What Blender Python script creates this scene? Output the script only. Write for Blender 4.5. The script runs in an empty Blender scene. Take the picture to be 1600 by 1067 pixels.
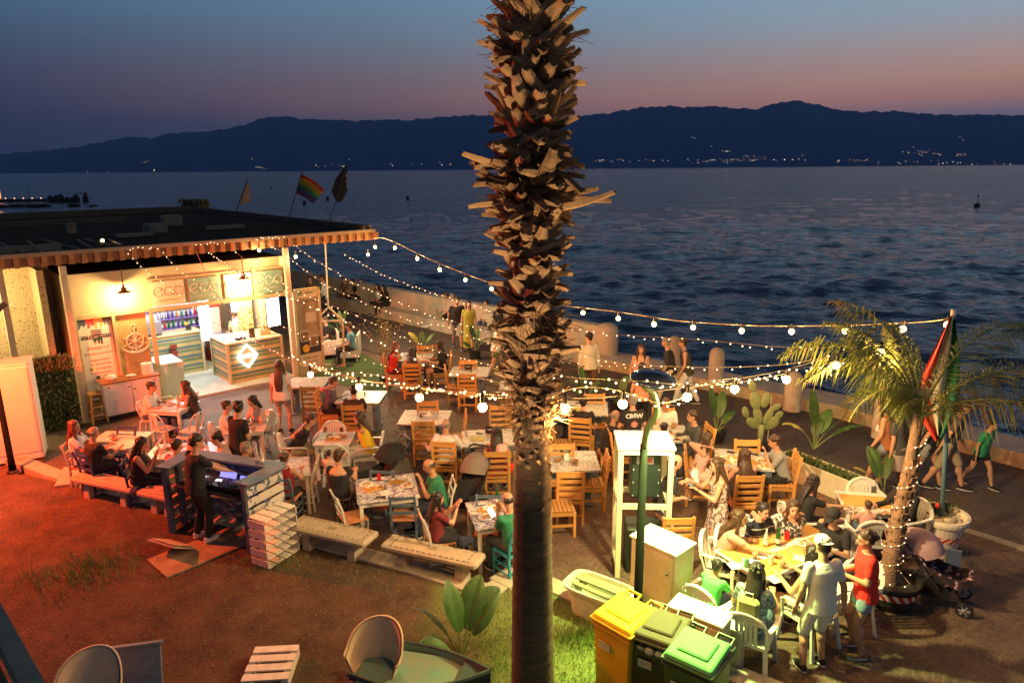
import bpy, bmesh, math, random
import numpy as np
from mathutils import Vector, Matrix, Euler
random.seed(7)
R = math.radians
scene = bpy.context.scene
col = scene.collection

# ------------------------------------------------------------ camera
CAM_H, PITCH, ROLL, FPX = 5.8, R(13.8), R(0.49), 1100.0
cd = bpy.data.cameras.new('camera')
cam = bpy.data.objects.new('camera', cd)
col.objects.link(cam)
cd.sensor_width = 36.0
cd.lens = 36.0 * FPX / 1600.0
cd.clip_start = 0.1
cd.clip_end = 60000
cam.matrix_world = Matrix.Translation((0, 0, CAM_H)) @ Euler((R(90) - PITCH, 0, 0)).to_matrix().to_4x4() @ Matrix.Rotation(-ROLL, 4, 'Z')
scene.camera = cam

# ------------------------------------------------------------ dusk sky
world = bpy.data.worlds.new('World')
scene.world = world
world.use_nodes = True
wn = world.node_tree.nodes
wl = world.node_tree.links
for n in list(wn): wn.remove(n)
wo = wn.new('ShaderNodeOutputWorld'); wb = wn.new('ShaderNodeBackground')
tc = wn.new('ShaderNodeTexCoord'); sx = wn.new('ShaderNodeSeparateXYZ')
wl.new(tc.outputs['Generated'], sx.inputs[0])
def wmath(op, a, b=None, clamp=False):
    m = wn.new('ShaderNodeMath'); m.operation = op; m.use_clamp = clamp
    for i, v in enumerate((a, b)):
        if v is None: continue
        if isinstance(v, (int, float)): m.inputs[i].default_value = v
        else: wl.new(v, m.inputs[i])
    return m.outputs[0]
def wramp(fac, stops):
    r = wn.new('ShaderNodeValToRGB'); cr = r.color_ramp
    while len(cr.elements) < len(stops): cr.elements.new(0.5)
    for e, (p, c) in zip(cr.elements, stops):
        e.position = p; e.color = (*c, 1)
    wl.new(fac, r.inputs[0]); return r.outputs[0]
el = wmath('MULTIPLY', sx.outputs['Z'], 1.6, True)
east = wramp(el, [(0, (.10, .085, .14)), (.09, (.15, .12, .165)), (.125, (.40, .19, .155)), (.155, (.46, .245, .18)), (.20, (.38, .27, .245)), (.26, (.27, .305, .35)), (.34, (.205, .32, .42)), (.5, (.17, .27, .36)), (.68, (.075, .12, .17)), (1, (.025, .04, .065))])
west = wramp(el, [(0, (.010, .018, .045)), (.10, (.020, .026, .055)), (.18, (.034, .045, .085)), (.24, (.036, .066, .115)), (.34, (.050, .105, .172)), (.5, (.06, .11, .17)), (.68, (.03, .055, .09)), (1, (.012, .022, .04))])
azf = wmath('ADD', wmath('MULTIPLY', sx.outputs['X'], .78), .47, True)
azr = wramp(azf, [(0, (0, 0, 0)), (.35, (.30, .30, .30)), (.75, (.78, .78, .78)), (1, (1, 1, 1))])
wm = wn.new('ShaderNodeMix'); wm.data_type = 'RGBA'
wl.new(azr, wm.inputs[0]); wl.new(west, wm.inputs[6]); wl.new(east, wm.inputs[7])
wl.new(wm.outputs[2], wb.inputs[0]); wb.inputs[1].default_value = 1.28
wl.new(wb.outputs[0], wo.inputs[0])

scene.view_settings.view_transform = 'Standard'
scene.view_settings.look = 'None'
scene.view_settings.exposure = 0.35
scene.view_settings.gamma = 1.0
scene.render.engine = 'CYCLES'
scene.cycles.use_light_tree = True
scene.cycles.max_bounces = 4
scene.cycles.diffuse_bounces = 2
scene.cycles.glossy_bounces = 2
scene.cycles.transmission_bounces = 3
scene.cycles.transparent_max_bounces = 8
scene.cycles.caustics_reflective = False
scene.cycles.caustics_refractive = False
scene.cycles.sample_clamp_indirect = 3.0

def lamp(kind, name, loc, power, color, radius=.05, target=None, cone=150, blend=.6):
    d = bpy.data.lights.new(name, kind); d.energy = power; d.color = color; d.shadow_soft_size = radius
    o = bpy.data.objects.new(name, d); col.objects.link(o); o.location = loc
    if kind == 'SPOT':
        d.spot_size = R(cone); d.spot_blend = blend
        o.rotation_euler = (Vector(target) - Vector(loc)).to_track_quat('-Z', 'Y').to_euler()
    return o

# ------------------------------------------------------------ photograph pixel -> place
def ray(px, py):
    u = (px - 800) / FPX; v = -(py - 533.5) / FPX
    c, s = math.cos(ROLL), math.sin(ROLL)
    u, v = u * c + v * s, -u * s + v * c
    cp, sp = math.cos(PITCH), math.sin(PITCH)
    return (u, cp + v * sp, -sp + v * cp)
def at(px, py, z=0.0):
    d = ray(px, py); t = (z - CAM_H) / d[2]
    return Vector((d[0] * t, d[1] * t, z))
def at_y(px, py, y):
    d = ray(px, py); t = y / d[1]
    return Vector((d[0] * t, y, CAM_H + d[2] * t))
def at_plane(px, py, A, B):
    d = ray(px, py); tx, ty = B[0] - A[0], B[1] - A[1]; n = (-ty, tx)
    k = (A[0] * n[0] + A[1] * n[1]) / (d[0] * n[0] + d[1] * n[1])
    return Vector((d[0] * k, d[1] * k, CAM_H + d[2] * k))

# ------------------------------------------------------------ materials
MATS = {}
ORAND = {'pine wood': .3, 'white plastic': .14, 'white painted wood': .2, 'blue painted wood': .25, 'banana leaf': .35, 'dead leaf base': .1, 'blue mosaic top': .1}
def mat(name, c, rough=.6, var=.12, vscale=6., bump=.0, bscale=40., c2=None, metal=0., emit=None, estr=1., spec=.5, trans=0., alpha=1., sheen=0., stretch=None, pattern=None):
    if name in MATS: return MATS[name]
    m = bpy.data.materials.new(name); m.use_nodes = True
    nt = m.node_tree; N = nt.nodes; L = nt.links
    b = N['Principled BSDF']
    b.inputs['Roughness'].default_value = rough
    b.inputs['Metallic'].default_value = metal
    b.inputs['Specular IOR Level'].default_value = spec
    if trans: b.inputs['Transmission Weight'].default_value = trans
    if alpha < 1: b.inputs['Alpha'].default_value = alpha
    t = N.new('ShaderNodeTexCoord'); src = t.outputs['Object']
    if stretch:
        mp = N.new('ShaderNodeMapping'); mp.inputs['Scale'].default_value = stretch; L.new(src, mp.inputs[0]); src = mp.outputs[0]
    nz = N.new('ShaderNodeTexNoise'); nz.inputs['Scale'].default_value = vscale; nz.inputs['Detail'].default_value = 5; nz.inputs['Roughness'].default_value = .65
    L.new(src, nz.inputs['Vector'])
    rp = N.new('ShaderNodeValToRGB'); rp.color_ramp.elements[0].position = .32; rp.color_ramp.elements[1].position = .68
    if c2 is None:
        lo = [max(0, x * (1 - var)) for x in c]; hi = [min(1, x * (1 + var)) for x in c]
    else: lo, hi = c2, c
    rp.color_ramp.elements[0].color = (*lo, 1); rp.color_ramp.elements[1].color = (*hi, 1)
    L.new(nz.outputs[0], rp.inputs[0]); out = rp.outputs[0]
    if pattern: out = pattern(N, L, src, out)
    if name in ORAND:
        oi = N.new('ShaderNodeObjectInfo'); mm = N.new('ShaderNodeMapRange'); mm.inputs[3].default_value = 1 - ORAND[name]; mm.inputs[4].default_value = 1 + ORAND[name] * .6; L.new(oi.outputs['Random'], mm.inputs[0])
        vm = N.new('ShaderNodeVectorMath'); vm.operation = 'SCALE'; L.new(out, vm.inputs[0]); L.new(mm.outputs[0], vm.inputs[3]); out = vm.outputs[0]
    L.new(out, b.inputs['Base Color'])
    if bump:
        n2 = N.new('ShaderNodeTexNoise'); n2.inputs['Scale'].default_value = bscale; n2.inputs['Detail'].default_value = 4
        L.new(src, n2.inputs['Vector'])
        bp = N.new('ShaderNodeBump'); bp.inputs['Strength'].default_value = bump; bp.inputs['Distance'].default_value = .02
        L.new(n2.outputs[0], bp.inputs['Height']); L.new(bp.outputs[0], b.inputs['Normal'])
    if emit:
        b.inputs['Emission Color'].default_value = (*emit, 1); b.inputs['Emission Strength'].default_value = estr
        m.cycles.emission_sampling = 'NONE'
    MATS[name] = m; m['b'] = 1
    return m
def nmix(N, L, fac, a, b):
    m = N.new('ShaderNodeMix'); m.data_type = 'RGBA'
    for i, v in ((0, fac), (6, a), (7, b)):
        if isinstance(v, tuple): m.inputs[i].default_value = (*v, 1)
        elif isinstance(v, (int, float)): m.inputs[i].default_value = v
        else: L.new(v, m.inputs[i])
    return m.outputs[2]
def nmath(N, L, op, a, b=None, clamp=False):
    m = N.new('ShaderNodeMath'); m.operation = op; m.use_clamp = clamp
    for i, v in enumerate((a, b)):
        if v is None: continue
        if isinstance(v, (int, float)): m.inputs[i].default_value = v
        else: L.new(v, m.inputs[i])
    return m.outputs[0]
def mosaic(ink, scale=9., lo=.47, hi=.53, ink2=None):
    """irregular tile chips printed in ink on a pale ground"""
    def f(N, L, src, base):
        v = N.new('ShaderNodeTexVoronoi'); v.inputs['Scale'].default_value = scale * 3.2; v.feature = 'DISTANCE_TO_EDGE'
        L.new(src, v.inputs['Vector'])
        nz = N.new('ShaderNodeTexNoise'); nz.inputs['Scale'].default_value = scale * 1.6; nz.inputs['Detail'].default_value = 3; nz.inputs['Distortion'].default_value = 1.5
        L.new(src, nz.inputs['Vector'])
        band = nmath(N, L, 'MULTIPLY', nmath(N, L, 'GREATER_THAN', nz.outputs[0], lo), nmath(N, L, 'LESS_THAN', nz.outputs[0], hi))
        v2 = N.new('ShaderNodeTexVoronoi'); v2.inputs['Scale'].default_value = scale * 2.2; L.new(src, v2.inputs['Vector'])
        sp = nmath(N, L, 'LESS_THAN', v2.outputs['Distance'], .22)
        fac = nmath(N, L, 'MAXIMUM', band, nmath(N, L, 'MULTIPLY', sp, .8))
        o = nmix(N, L, fac, base, ink)
        grout = nmath(N, L, 'LESS_THAN', v.outputs['Distance'], .04)
        return nmix(N, L, nmath(N, L, 'MULTIPLY', grout, .35), o, (.35, .33, .3))
    return f
def speckle(ink, scale=30., thr=.5, amt=1.):
    def f(N, L, src, base):
        nz = N.new('ShaderNodeTexNoise'); nz.inputs['Scale'].default_value = scale; nz.inputs['Detail'].default_value = 2; nz.inputs['Distortion'].default_value = 1
        L.new(src, nz.inputs['Vector'])
        return nmix(N, L, nmath(N, L, 'MULTIPLY', nmath(N, L, 'GREATER_THAN', nz.outputs[0], thr), amt), base, ink)
    return f
def stripes(ink, freq=18., axis=2, duty=.5, bend=0.):
    def f(N, L, src, base):
        s = N.new('ShaderNodeSeparateXYZ')
        if bend:
            nz = N.new('ShaderNodeTexNoise'); nz.inputs['Scale'].default_value = 5; L.new(src, nz.inputs['Vector'])
            va = N.new('ShaderNodeVectorMath'); va.operation = 'MULTIPLY_ADD'; L.new(nz.outputs[1], va.inputs[0]); va.inputs[1].default_value = (bend,) * 3; L.new(src, va.inputs[2]); L.new(va.outputs[0], s.inputs[0])
        else: L.new(src, s.inputs[0])
        w = nmath(N, L, 'FRACT', nmath(N, L, 'MULTIPLY', s.outputs[axis], freq))
        return nmix(N, L, nmath(N, L, 'LESS_THAN', w, duty), base, ink)
    return f

# ------------------------------------------------------------ mesh toolkit
def rotm(rx=0, ry=0, rz=0): return Euler((R(rx), R(ry), R(rz))).to_matrix()
class MB:
    def __init__(s): s.v = []; s.f = []; s.m = []; s.mi = 0
    def add(s, vs, fs):
        o = len(s.v); s.v += [tuple(v) for v in vs]; s.f += [tuple(i + o for i in f) for f in fs]; s.m += [s.mi] * len(fs); return s
    def box(s, c, d, rot=None, taper=1.):
        hx, hy, hz = d[0] / 2, d[1] / 2, d[2] / 2
        vs = [Vector((x * hx * (taper if z > 0 else 1), y * hy * (taper if z > 0 else 1), z * hz)) for z in (-1, 1) for y in (-1, 1) for x in (-1, 1)]
        if rot is not None: vs = [rot @ v for v in vs]
        return s.add([v + Vector(c) for v in vs], [(0, 2, 3, 1), (4, 5, 7, 6), (0, 1, 5, 4), (2, 6, 7, 3), (0, 4, 6, 2), (1, 3, 7, 5)])
    def bar(s, a, b, w, h=None, up=(0, 0, 1)):
        a = Vector(a); b = Vector(b); h = h or w; d = b - a; L = d.length
        if L < 1e-6: return s
        y = d / L; u = Vector(up)
        if abs(y.dot(u)) > .98: u = Vector((0, 1, 0)) if abs(y.y) < .9 else Vector((1, 0, 0))
        x = y.cross(u).normalized(); z = x.cross(y)
        M = Matrix((x, y, z)).transposed()
        return s.box((a + b) / 2, (w, L, h), M)
    def tube(s, pts, r, n=8, cap=True, flat=1.):
        pts = [Vector(p) for p in pts]; k = len(pts)
        rr = r if isinstance(r, (list, tuple)) else [r] * k
        vs = []; prev = None
        for i, p in enumerate(pts):
            d = (pts[min(i + 1, k - 1)] - pts[max(i - 1, 0)])
            d = d.normalized() if d.length > 1e-9 else Vector((0, 0, 1))
            if prev is None:
                u = Vector((0, 0, 1)) if abs(d.z) < .9 else Vector((0, 1, 0))
                x = d.cross(u).normalized()
            else: x = (prev - d * prev.dot(d)).normalized()
            prev = x; y = d.cross(x)
            for j in range(n):
                a = 2 * math.pi * j / n
                vs.append(p + x * math.cos(a) * rr[i] + y * math.sin(a) * rr[i] * flat)
        fs = [(i * n + j, i * n + (j + 1) % n, (i + 1) * n + (j + 1) % n, (i + 1) * n + j) for i in range(k - 1) for j in range(n)]
        if cap: fs += [tuple(range(n - 1, -1, -1)), tuple(range((k - 1) * n, k * n))]
        return s.add(vs, fs)
    def lathe(s, prof, c=(0, 0, 0), n=20, rot=None, sy=1., caps=True):
        vs = []
        for r_, z in prof:
            for j in range(n):
                a = 2 * math.pi * j / n
                v = Vector((math.cos(a) * r_, math.sin(a) * r_ * sy, z))
                if rot is not None: v = rot @ v
                vs.append(v + Vector(c))
        k = len(prof)
        fs = [(i * n + j, i * n + (j + 1) % n, (i + 1) * n + (j + 1) % n, (i + 1) * n + j) for i in range(k - 1) for j in range(n)]
        if caps: fs += [tuple(range(n - 1, -1, -1)), tuple(range((k - 1) * n, k * n))]
        return s.add(vs, fs)
    def ball(s, c, r, n=10, rot=None):
        r = (r, r, r) if isinstance(r, (int, float)) else r
        h = max(4, n // 2); vs = [Vector((0, 0, -1))]
        for i in range(1, h):
            a = math.pi * i / h
            for j in range(n): vs.append(Vector((math.sin(a) * math.cos(2 * math.pi * j / n), math.sin(a) * math.sin(2 * math.pi * j / n), -math.cos(a))))
        vs.append(Vector((0, 0, 1)))
        vs = [Vector((v.x * r[0], v.y * r[1], v.z * r[2])) for v in vs]
        if rot is not None: vs = [rot @ v for v in vs]
        vs = [v + Vector(c) for v in vs]
        fs = [(0, 1 + (j + 1) % n, 1 + j) for j in range(n)]
        for i in range(h - 2):
            for j in range(n): fs.append((1 + i * n + j, 1 + i * n + (j + 1) % n, 1 + (i + 1) * n + (j + 1) % n, 1 + (i + 1) * n + j))
        t = len(vs) - 1; b = 1 + (h - 2) * n
        fs += [(t, b + j, b + (j + 1) % n) for j in range(n)]
        return s.add(vs, fs)
    def prism(s, poly, z0, z1):
        n = len(poly); vs = [(x, y, z0) for x, y in poly] + [(x, y, z1) for x, y in poly]
        return s.add(vs, [tuple(range(n - 1, -1, -1)), tuple(range(n, 2 * n))] + [(i, (i + 1) % n, n + (i + 1) % n, n + i) for i in range(n)])
    def grid(s, P):
        """P: rows of points -> open sheet"""
        k = len(P); n = len(P[0])
        return s.add([p for r_ in P for p in r_], [(i * n + j, i * n + j + 1, (i + 1) * n + j + 1, (i + 1) * n + j) for i in range(k - 1) for j in range(n - 1)])
    def xf(s, M):
        s.v = [tuple(M @ Vector(v)) for v in s.v]; return s
    def build(s, name, m, parent=None, smooth=False, bevel=0., loc=None, rz=None, recalc=False):
        me = bpy.data.meshes.new(name); me.from_pydata(s.v, [], s.f)
        ms = m if isinstance(m, (list, tuple)) else [m]
        for x in ms:
            if x: me.materials.append(x)
        me.polygons.foreach_set('material_index', [min(i, len(ms) - 1) for i in s.m])
        if bevel or recalc:
            bm = bmesh.new(); bm.from_mesh(me)
            if bevel: bmesh.ops.bevel(bm, geom=[e for e in bm.edges if len(e.link_faces) == 2 and e.calc_face_angle() > .6], offset=bevel, segments=1, affect='EDGES', clamp_overlap=True)
            if recalc: bmesh.ops.recalc_face_normals(bm, faces=bm.faces)
            bm.to_mesh(me); bm.free()
        if smooth: me.polygons.foreach_set('use_smooth', [True] * len(me.polygons))
        me.update()
        o = bpy.data.objects.new(name, me); col.objects.link(o)
        if parent is not None: o.parent = parent
        if loc is not None: o.location = loc
        if rz is not None: o.rotation_euler.z = rz
        return o
def tag(o, label=None, cat=None, group=None, kind=None):
    if label: o['label'] = label
    if cat: o['category'] = cat
    if group: o['group'] = group
    if kind: o['kind'] = kind
    return o
def thing(name, label, cat, loc=(0, 0, 0), rz=0., group=None):
    o = bpy.data.objects.new(name, None); col.objects.link(o); o.location = loc; o.rotation_euler.z = R(rz); o.empty_display_size = .2
    return tag(o, label, cat, group)
KIDS = {}
def kids(o): return [c for c in bpy.data.objects if c.parent == o]
def dup(root, loc=None, rz=None, label=None, group=None):
    def cp(o, par):
        c = o.copy(); col.objects.link(c)
        if par is not None: c.parent = par
        for k in KIDS.get(o.name, []) : cp(k, c)
        return c
    c = cp(root, None)
    if loc is not None: c.location = loc
    if rz is not None: c.rotation_euler.z = R(rz)
    if label: c['label'] = label
    if group: c['group'] = group
    return c
def reg(root):
    """remember a prototype's children for dup()"""
    for k in [c for c in bpy.data.objects if c.parent == root]:
        KIDS.setdefault(root.name, []).append(k); reg(k)
    return root
def text(body, size, m, parent, loc, rot, name='lettering', depth=.003, align='CENTER', bold=0.):
    cu = bpy.data.curves.new(name, 'FONT'); cu.body = body; cu.size = size; cu.extrude = depth; cu.align_x = align; cu.align_y = 'CENTER'; cu.offset = bold; cu.resolution_u = 2
    t = bpy.data.objects.new(name, cu); me = bpy.data.meshes.new_from_object(t); bpy.data.objects.remove(t)
    me.materials.append(m); o = bpy.data.objects.new(name, me); col.objects.link(o); o.parent = parent
    o.location = loc; o.rotation_euler = rot
    return o
def spline(P, n=8):
    P = [Vector(p) for p in P]; out = []
    for i in range(len(P) - 1):
        a, b, c, d = P[max(i - 1, 0)], P[i], P[i + 1], P[min(i + 2, len(P) - 1)]
        for k in range(n):
            t = k / n
            out.append(.5 * ((2 * b) + (c - a) * t + (2 * a - 5 * b + 4 * c - d) * t * t + (3 * b - a - 3 * c + d) * t ** 3))
    return out + [P[-1]]

WOOD = mat('pine wood', (.60, .29, .075), .55, .22, 5, .15, 60, stretch=(1, 1, 6))
WHITEP = mat('white plastic', (.72, .70, .64), .35, .05, 3)
WHITEW = mat('white painted wood', (.66, .60, .50), .6, .14, 9, .1)
BLUEW = mat('blue painted wood', (.11, .155, .215), .6, .25, 9, .15)
NAVYW = mat('navy painted wood', (.03, .05, .16), .6, .2, 9, .1)
TEALW = mat('turquoise painted wood', (.03, .26, .34), .6, .2, 9, .1)
MOSB = mat('blue mosaic top', (.70, .68, .60), .35, .06, 4, 0, pattern=mosaic((.05, .06, .10)))
MOSP = mat('purple mosaic top', (.68, .62, .58), .35, .06, 4, 0, pattern=mosaic((.10, .07, .16), 7, .45, .54))
MARB = mat('marbled tabletop', (.62, .62, .48), .35, .1, 3, c2=(.42, .46, .33))
METAL = mat('dark metal', (.05, .05, .05), .4, .2, metal=.6)
BLACK = mat('black plastic', (.012, .012, .014), .4, .2)
GLASS = mat('glass', (.8, .85, .85), .05, 0, trans=.9)
PAPER = mat('white paper', (.75, .73, .68), .7, .05)
CONC = mat('concrete', (.36, .33, .28), .85, .2, 3, .3, 30)
# ------------------------------------------------------------ the lamps the place has
lamp('SPOT', 'street_lamp_light', (1.93, 7.86, 3.34), 900, (1.0, .74, .36), .09, (2.3, 8.0, 0), 168, .35)
lamp('SPOT', 'green_flood_light', (1.88, 7.80, 3.32), 950, (.36, 1.0, .10), .08, (1.9, 6.4, 0), 118, .9)
lamp('SPOT', 'red_flood_light', (-10.0, 11.3, 3.5), 2600, (1.0, .10, .018), .10, (-6.5, 11.4, 0), 176, .3)
lamp('SPOT', 'palm_uplight', (-.5, 3.6, .35), 1500, (1.0, .68, .38), .30, (.18, 6.3, 5.45), 36, .7)

# ------------------------------------------------------------ setting: ground sheets
def sheet(name, poly, z, m, kind='structure'):
    mb = MB(); mb.add([(x, y, z) for x, y in poly], [tuple(range(len(poly)))])
    o = mb.build(name, m); return tag(o, kind=kind)
def cobbles(N, L, src, base):
    v = N.new('ShaderNodeTexVoronoi'); v.feature = 'DISTANCE_TO_EDGE'; v.inputs['Scale'].default_value = 11; v.inputs['Randomness'].default_value = .75
    # fan-like rows: warp the cells by rings around a grid of centres
    L.new(src, v.inputs['Vector'])
    j = nmath(N, L, 'LESS_THAN', v.outputs['Distance'], .055)
    v2 = N.new('ShaderNodeTexVoronoi'); v2.inputs['Scale'].default_value = 11; v2.inputs['Randomness'].default_value = .75; L.new(src, v2.inputs['Vector'])
    s = N.new('ShaderNodeSeparateColor'); L.new(v2.outputs['Color'], s.inputs[0])
    b2 = nmix(N, L, nmath(N, L, 'MULTIPLY', s.outputs[0], .5), base, (.06, .036, .026))
    # fans of setts: arcs around staggered centres
    s3 = N.new('ShaderNodeSeparateXYZ'); L.new(src, s3.inputs[0]); c_ = 1.15
    yy = nmath(N, L, 'DIVIDE', s3.outputs[1], c_ / 2); fl_ = nmath(N, L, 'FLOOR', yy); yf = nmath(N, L, 'MULTIPLY', nmath(N, L, 'FRACT', yy), c_ / 2)
    xf = nmath(N, L, 'MULTIPLY', nmath(N, L, 'SUBTRACT', nmath(N, L, 'FRACT', nmath(N, L, 'ADD', nmath(N, L, 'DIVIDE', s3.outputs[0], c_), nmath(N, L, 'MULTIPLY', fl_, .5))), .5), c_)
    dd_ = nmath(N, L, 'SQRT', nmath(N, L, 'ADD', nmath(N, L, 'MULTIPLY', xf, xf), nmath(N, L, 'MULTIPLY', yf, yf)))
    ring_ = nmath(N, L, 'LESS_THAN', nmath(N, L, 'FRACT', nmath(N, L, 'MULTIPLY', dd_, 9.5)), .16)
    wn_ = N.new('ShaderNodeTexNoise'); wn_.inputs['Scale'].default_value = 1.7; L.new(src, wn_.inputs['Vector'])
    ring_ = nmath(N, L, 'MULTIPLY', ring_, nmath(N, L, 'GREATER_THAN', wn_.outputs[0], .47))
    return nmix(N, L, nmath(N, L, 'MULTIPLY', nmath(N, L, 'MAXIMUM', nmath(N, L, 'MULTIPLY', j, .7), ring_), .42), b2, (.20, .16, .11))
def pavers(N, L, src, base):
    mp = N.new('ShaderNodeMapping'); mp.inputs['Rotation'].default_value = (0, 0, R(-43)); L.new(src, mp.inputs[0])
    b = N.new('ShaderNodeTexBrick'); b.inputs['Scale'].default_value = 3.6; b.inputs['Mortar Size'].default_value = .02; b.inputs['Mortar'].default_value = (.02, .018, .017, 1)
    b.inputs['Color1'].default_value = (.10, .065, .05, 1); b.inputs['Color2'].default_value = (.065, .045, .038, 1)
    L.new(mp.outputs[0], b.inputs['Vector'])
    return nmix(N, L, .72, base, b.outputs[0])
FLOOR = mat('cobble paving', (.115, .062, .040), .7, .3, .9, .5, 14, pattern=cobbles)
PAVE = mat('promenade pavers', (.16, .12, .09), .75, .3, .8, .25, 30, pattern=pavers)
def soil(N, L, src, base):
    a = N.new('ShaderNodeTexNoise'); a.inputs['Scale'].default_value = 45; a.inputs['Detail'].default_value = 6; a.inputs['Roughness'].default_value = .8; L.new(src, a.inputs['Vector'])
    o = nmix(N, L, nmath(N, L, 'MULTIPLY', nmath(N, L, 'GREATER_THAN', a.outputs[0], .60), .8), base, (.20, .15, .075))
    o = nmix(N, L, nmath(N, L, 'MULTIPLY', nmath(N, L, 'LESS_THAN', a.outputs[0], .42), .8), o, (.035, .022, .012))
    g = N.new('ShaderNodeTexNoise'); g.inputs['Scale'].default_value = .8; g.inputs['Detail'].default_value = 5; L.new(src, g.inputs['Vector'])
    s = N.new('ShaderNodeSeparateXYZ'); L.new(src, s.inputs[0])
    k = nmath(N, L, 'ADD', nmath(N, L, 'MULTIPLY', s.outputs[0], .55), nmath(N, L, 'MULTIPLY', nmath(N, L, 'SUBTRACT', g.outputs[0], .5), 3.2))
    return nmix(N, L, nmath(N, L, 'MULTIPLY', nmath(N, L, 'ADD', k, .75, True), .9, True), o, (.15, .19, .05))
SOIL = mat('dry lawn soil', (.075, .042, .022), .95, .5, 2.5, .8, 25, pattern=soil)
LKERB = [(-9.13, 12.8), (-3.2, 10.16), (-.39, 8.73), (-.03, 9.46), (.35, 9.35), (3.2, 6.55)]
sheet('paving', [(-30, 4), (30, 4), (30, 9), (7.9, 9.85), (1.0, 17.1), (-9, 26.5), (-30, 46)], 0.0, FLOOR)
sheet('promenade', [(31, -12), (7.87, 9.82), (.97, 17.07), (-9.03, 26.47), (-30, 46.2), (-30, 56), (-9.0, 31.9), (1.7, 21.5), (7.9, 16.05), (12, 11.0), (32, -9)], 0.0, PAVE)
# pale strip between paving and promenade
STRIP = mat('pale stone strip', (.30, .26, .22), .8, .15, 3, .1)
mb = MB()
pts = [(20, -2.2), (7.9, 9.85), (4.6, 13.3)]
for a, b in zip(pts, pts[1:]):
    a = Vector((*a, .012)); b = Vector((*b, .012)); mb.bar(a, b, .17, .022)
tag(mb.build('kerb_strip', STRIP), kind='structure')
# lawn: raised a little, its sheet runs under the camera
lawn = [(-40, 21), (-9.3, 12.62), (-3.2, 10.0), (-.45, 8.62), (-.1, 9.2), (.3, 9.05), (3.0, 6.45), (3.6, 2), (3.6, -6), (-40, -6)]
sheet('lawn', lawn, .10, SOIL)
KERB = mat('lawn kerb stone', (.42, .36, .28), .85, .18, 4, .25)
def strip(name, pts, w, z0, z1, m):
    """a mitred kerb of width w to the left of the line"""
    P = [Vector((x, y, 0)) for x, y in pts]; n = len(P); off = []
    for i in range(n):
        d1 = (P[i] - P[max(i - 1, 0)]); d2 = (P[min(i + 1, n - 1)] - P[i])
        if d1.length < 1e-6: d1 = d2
        if d2.length < 1e-6: d2 = d1
        n1 = Vector((-d1.y, d1.x, 0)).normalized(); n2 = Vector((-d2.y, d2.x, 0)).normalized()
        b = (n1 + n2).normalized(); off.append(P[i] + b * w / max(.5, b.dot(n1)))
    mb = MB(); vs = []
    for p, q in zip(P, off): vs += [(p.x, p.y, z0), (q.x, q.y, z0), (q.x, q.y, z1), (p.x, p.y, z1)]
    fs = [(4 * i + k, 4 * i + (k + 1) % 4, 4 * i + 4 + (k + 1) % 4, 4 * i + 4 + k) for i in range(n - 1) for k in range(4)] + [(0, 3, 2, 1), (4 * n - 4, 4 * n - 3, 4 * n - 2, 4 * n - 1)]
    mb.add(vs, fs); return mb.build(name, m, bevel=.012, recalc=True)
def pxz(L, z=0): return [tuple(at(x, y, z)[:2]) for x, y in L]
k = strip('lawn_kerb', pxz([(-60, 690), (70, 742), (300, 806), (490, 852), (640, 893), (765, 934), (818, 903), (960, 968), (1100, 1046), (1240, 1100)], .14), .30, -.02, .14, KERB)
tag(k, kind='structure')

# grass blades on the lit part of the lawn
GR = mat('grass blades', (.13, .19, .03), .8, .3, 20)
GR2 = mat('straw blades', (.26, .22, .09), .8, .3, 20)
mb = MB(); rnd = random.Random(3)
def inpoly(x, y, P):
    c = False; j = len(P) - 1
    for i in range(len(P)):
        if (P[i][1] > y) != (P[j][1] > y) and x < (P[j][0] - P[i][0]) * (y - P[i][1]) / (P[j][1] - P[i][1]) + P[i][0]: c = not c
        j = i
    return c
cnt = 0
while cnt < 30000:
    x = rnd.uniform(-9, 3.2); y = rnd.uniform(5.6, 12.3)
    dens = .10 + .95 * min(1, max(0, (x + 1.3) / 1.6))
    if rnd.random() > dens or not inpoly(x, y, lawn): continue
    h = rnd.uniform(.015, .05) * (1.25 if x > -.5 else .75); a = rnd.uniform(0, 6.28); l = rnd.uniform(0, .04)
    dx, dy = math.cos(a) * .0045, math.sin(a) * .0045
    mb.mi = 0 if rnd.random() < (.62 if x > -.5 else .25) else 1
    mb.add([(x - dx, y - dy, .1), (x + dx, y + dy, .1), (x + dy * l * 200, y - dx * l * 200, .1 + h)], [(0, 1, 2)]); cnt += 1
# taller tufts: one by the planter, one at the left
for cx, cy, n, hh, sp in ((at(935, 1000, .1)[0], at(935, 1000, .1)[1], 700, .16, .28), (*at(115, 905, .1)[:2], 420, .17, .42), (*at(1000, 935, .1)[:2], 300, .14, .2), (*at(420, 880, .1)[:2], 300, .10, .25), (*at(160, 880, .1)[:2], 200, .20, .3)):
    for i in range(n):
        x = cx + rnd.gauss(0, sp); y = cy + rnd.gauss(0, sp * .5); h = hh * rnd.uniform(.4, 1.3); a = rnd.uniform(0, 6.28); l = rnd.uniform(.2, .8) * h
        dx, dy = math.cos(a) * .005, math.sin(a) * .005; mb.mi = 0
        mb.add([(x - dx, y - dy, .1), (x + dx, y + dy, .1), (x + math.sin(a) * l, y - math.cos(a) * l, .1 + h)], [(0, 1, 2)])
tag(mb.build('grass', [GR, GR2]), kind='stuff', label='short trampled grass growing on the lawn', cat='grass')

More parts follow.
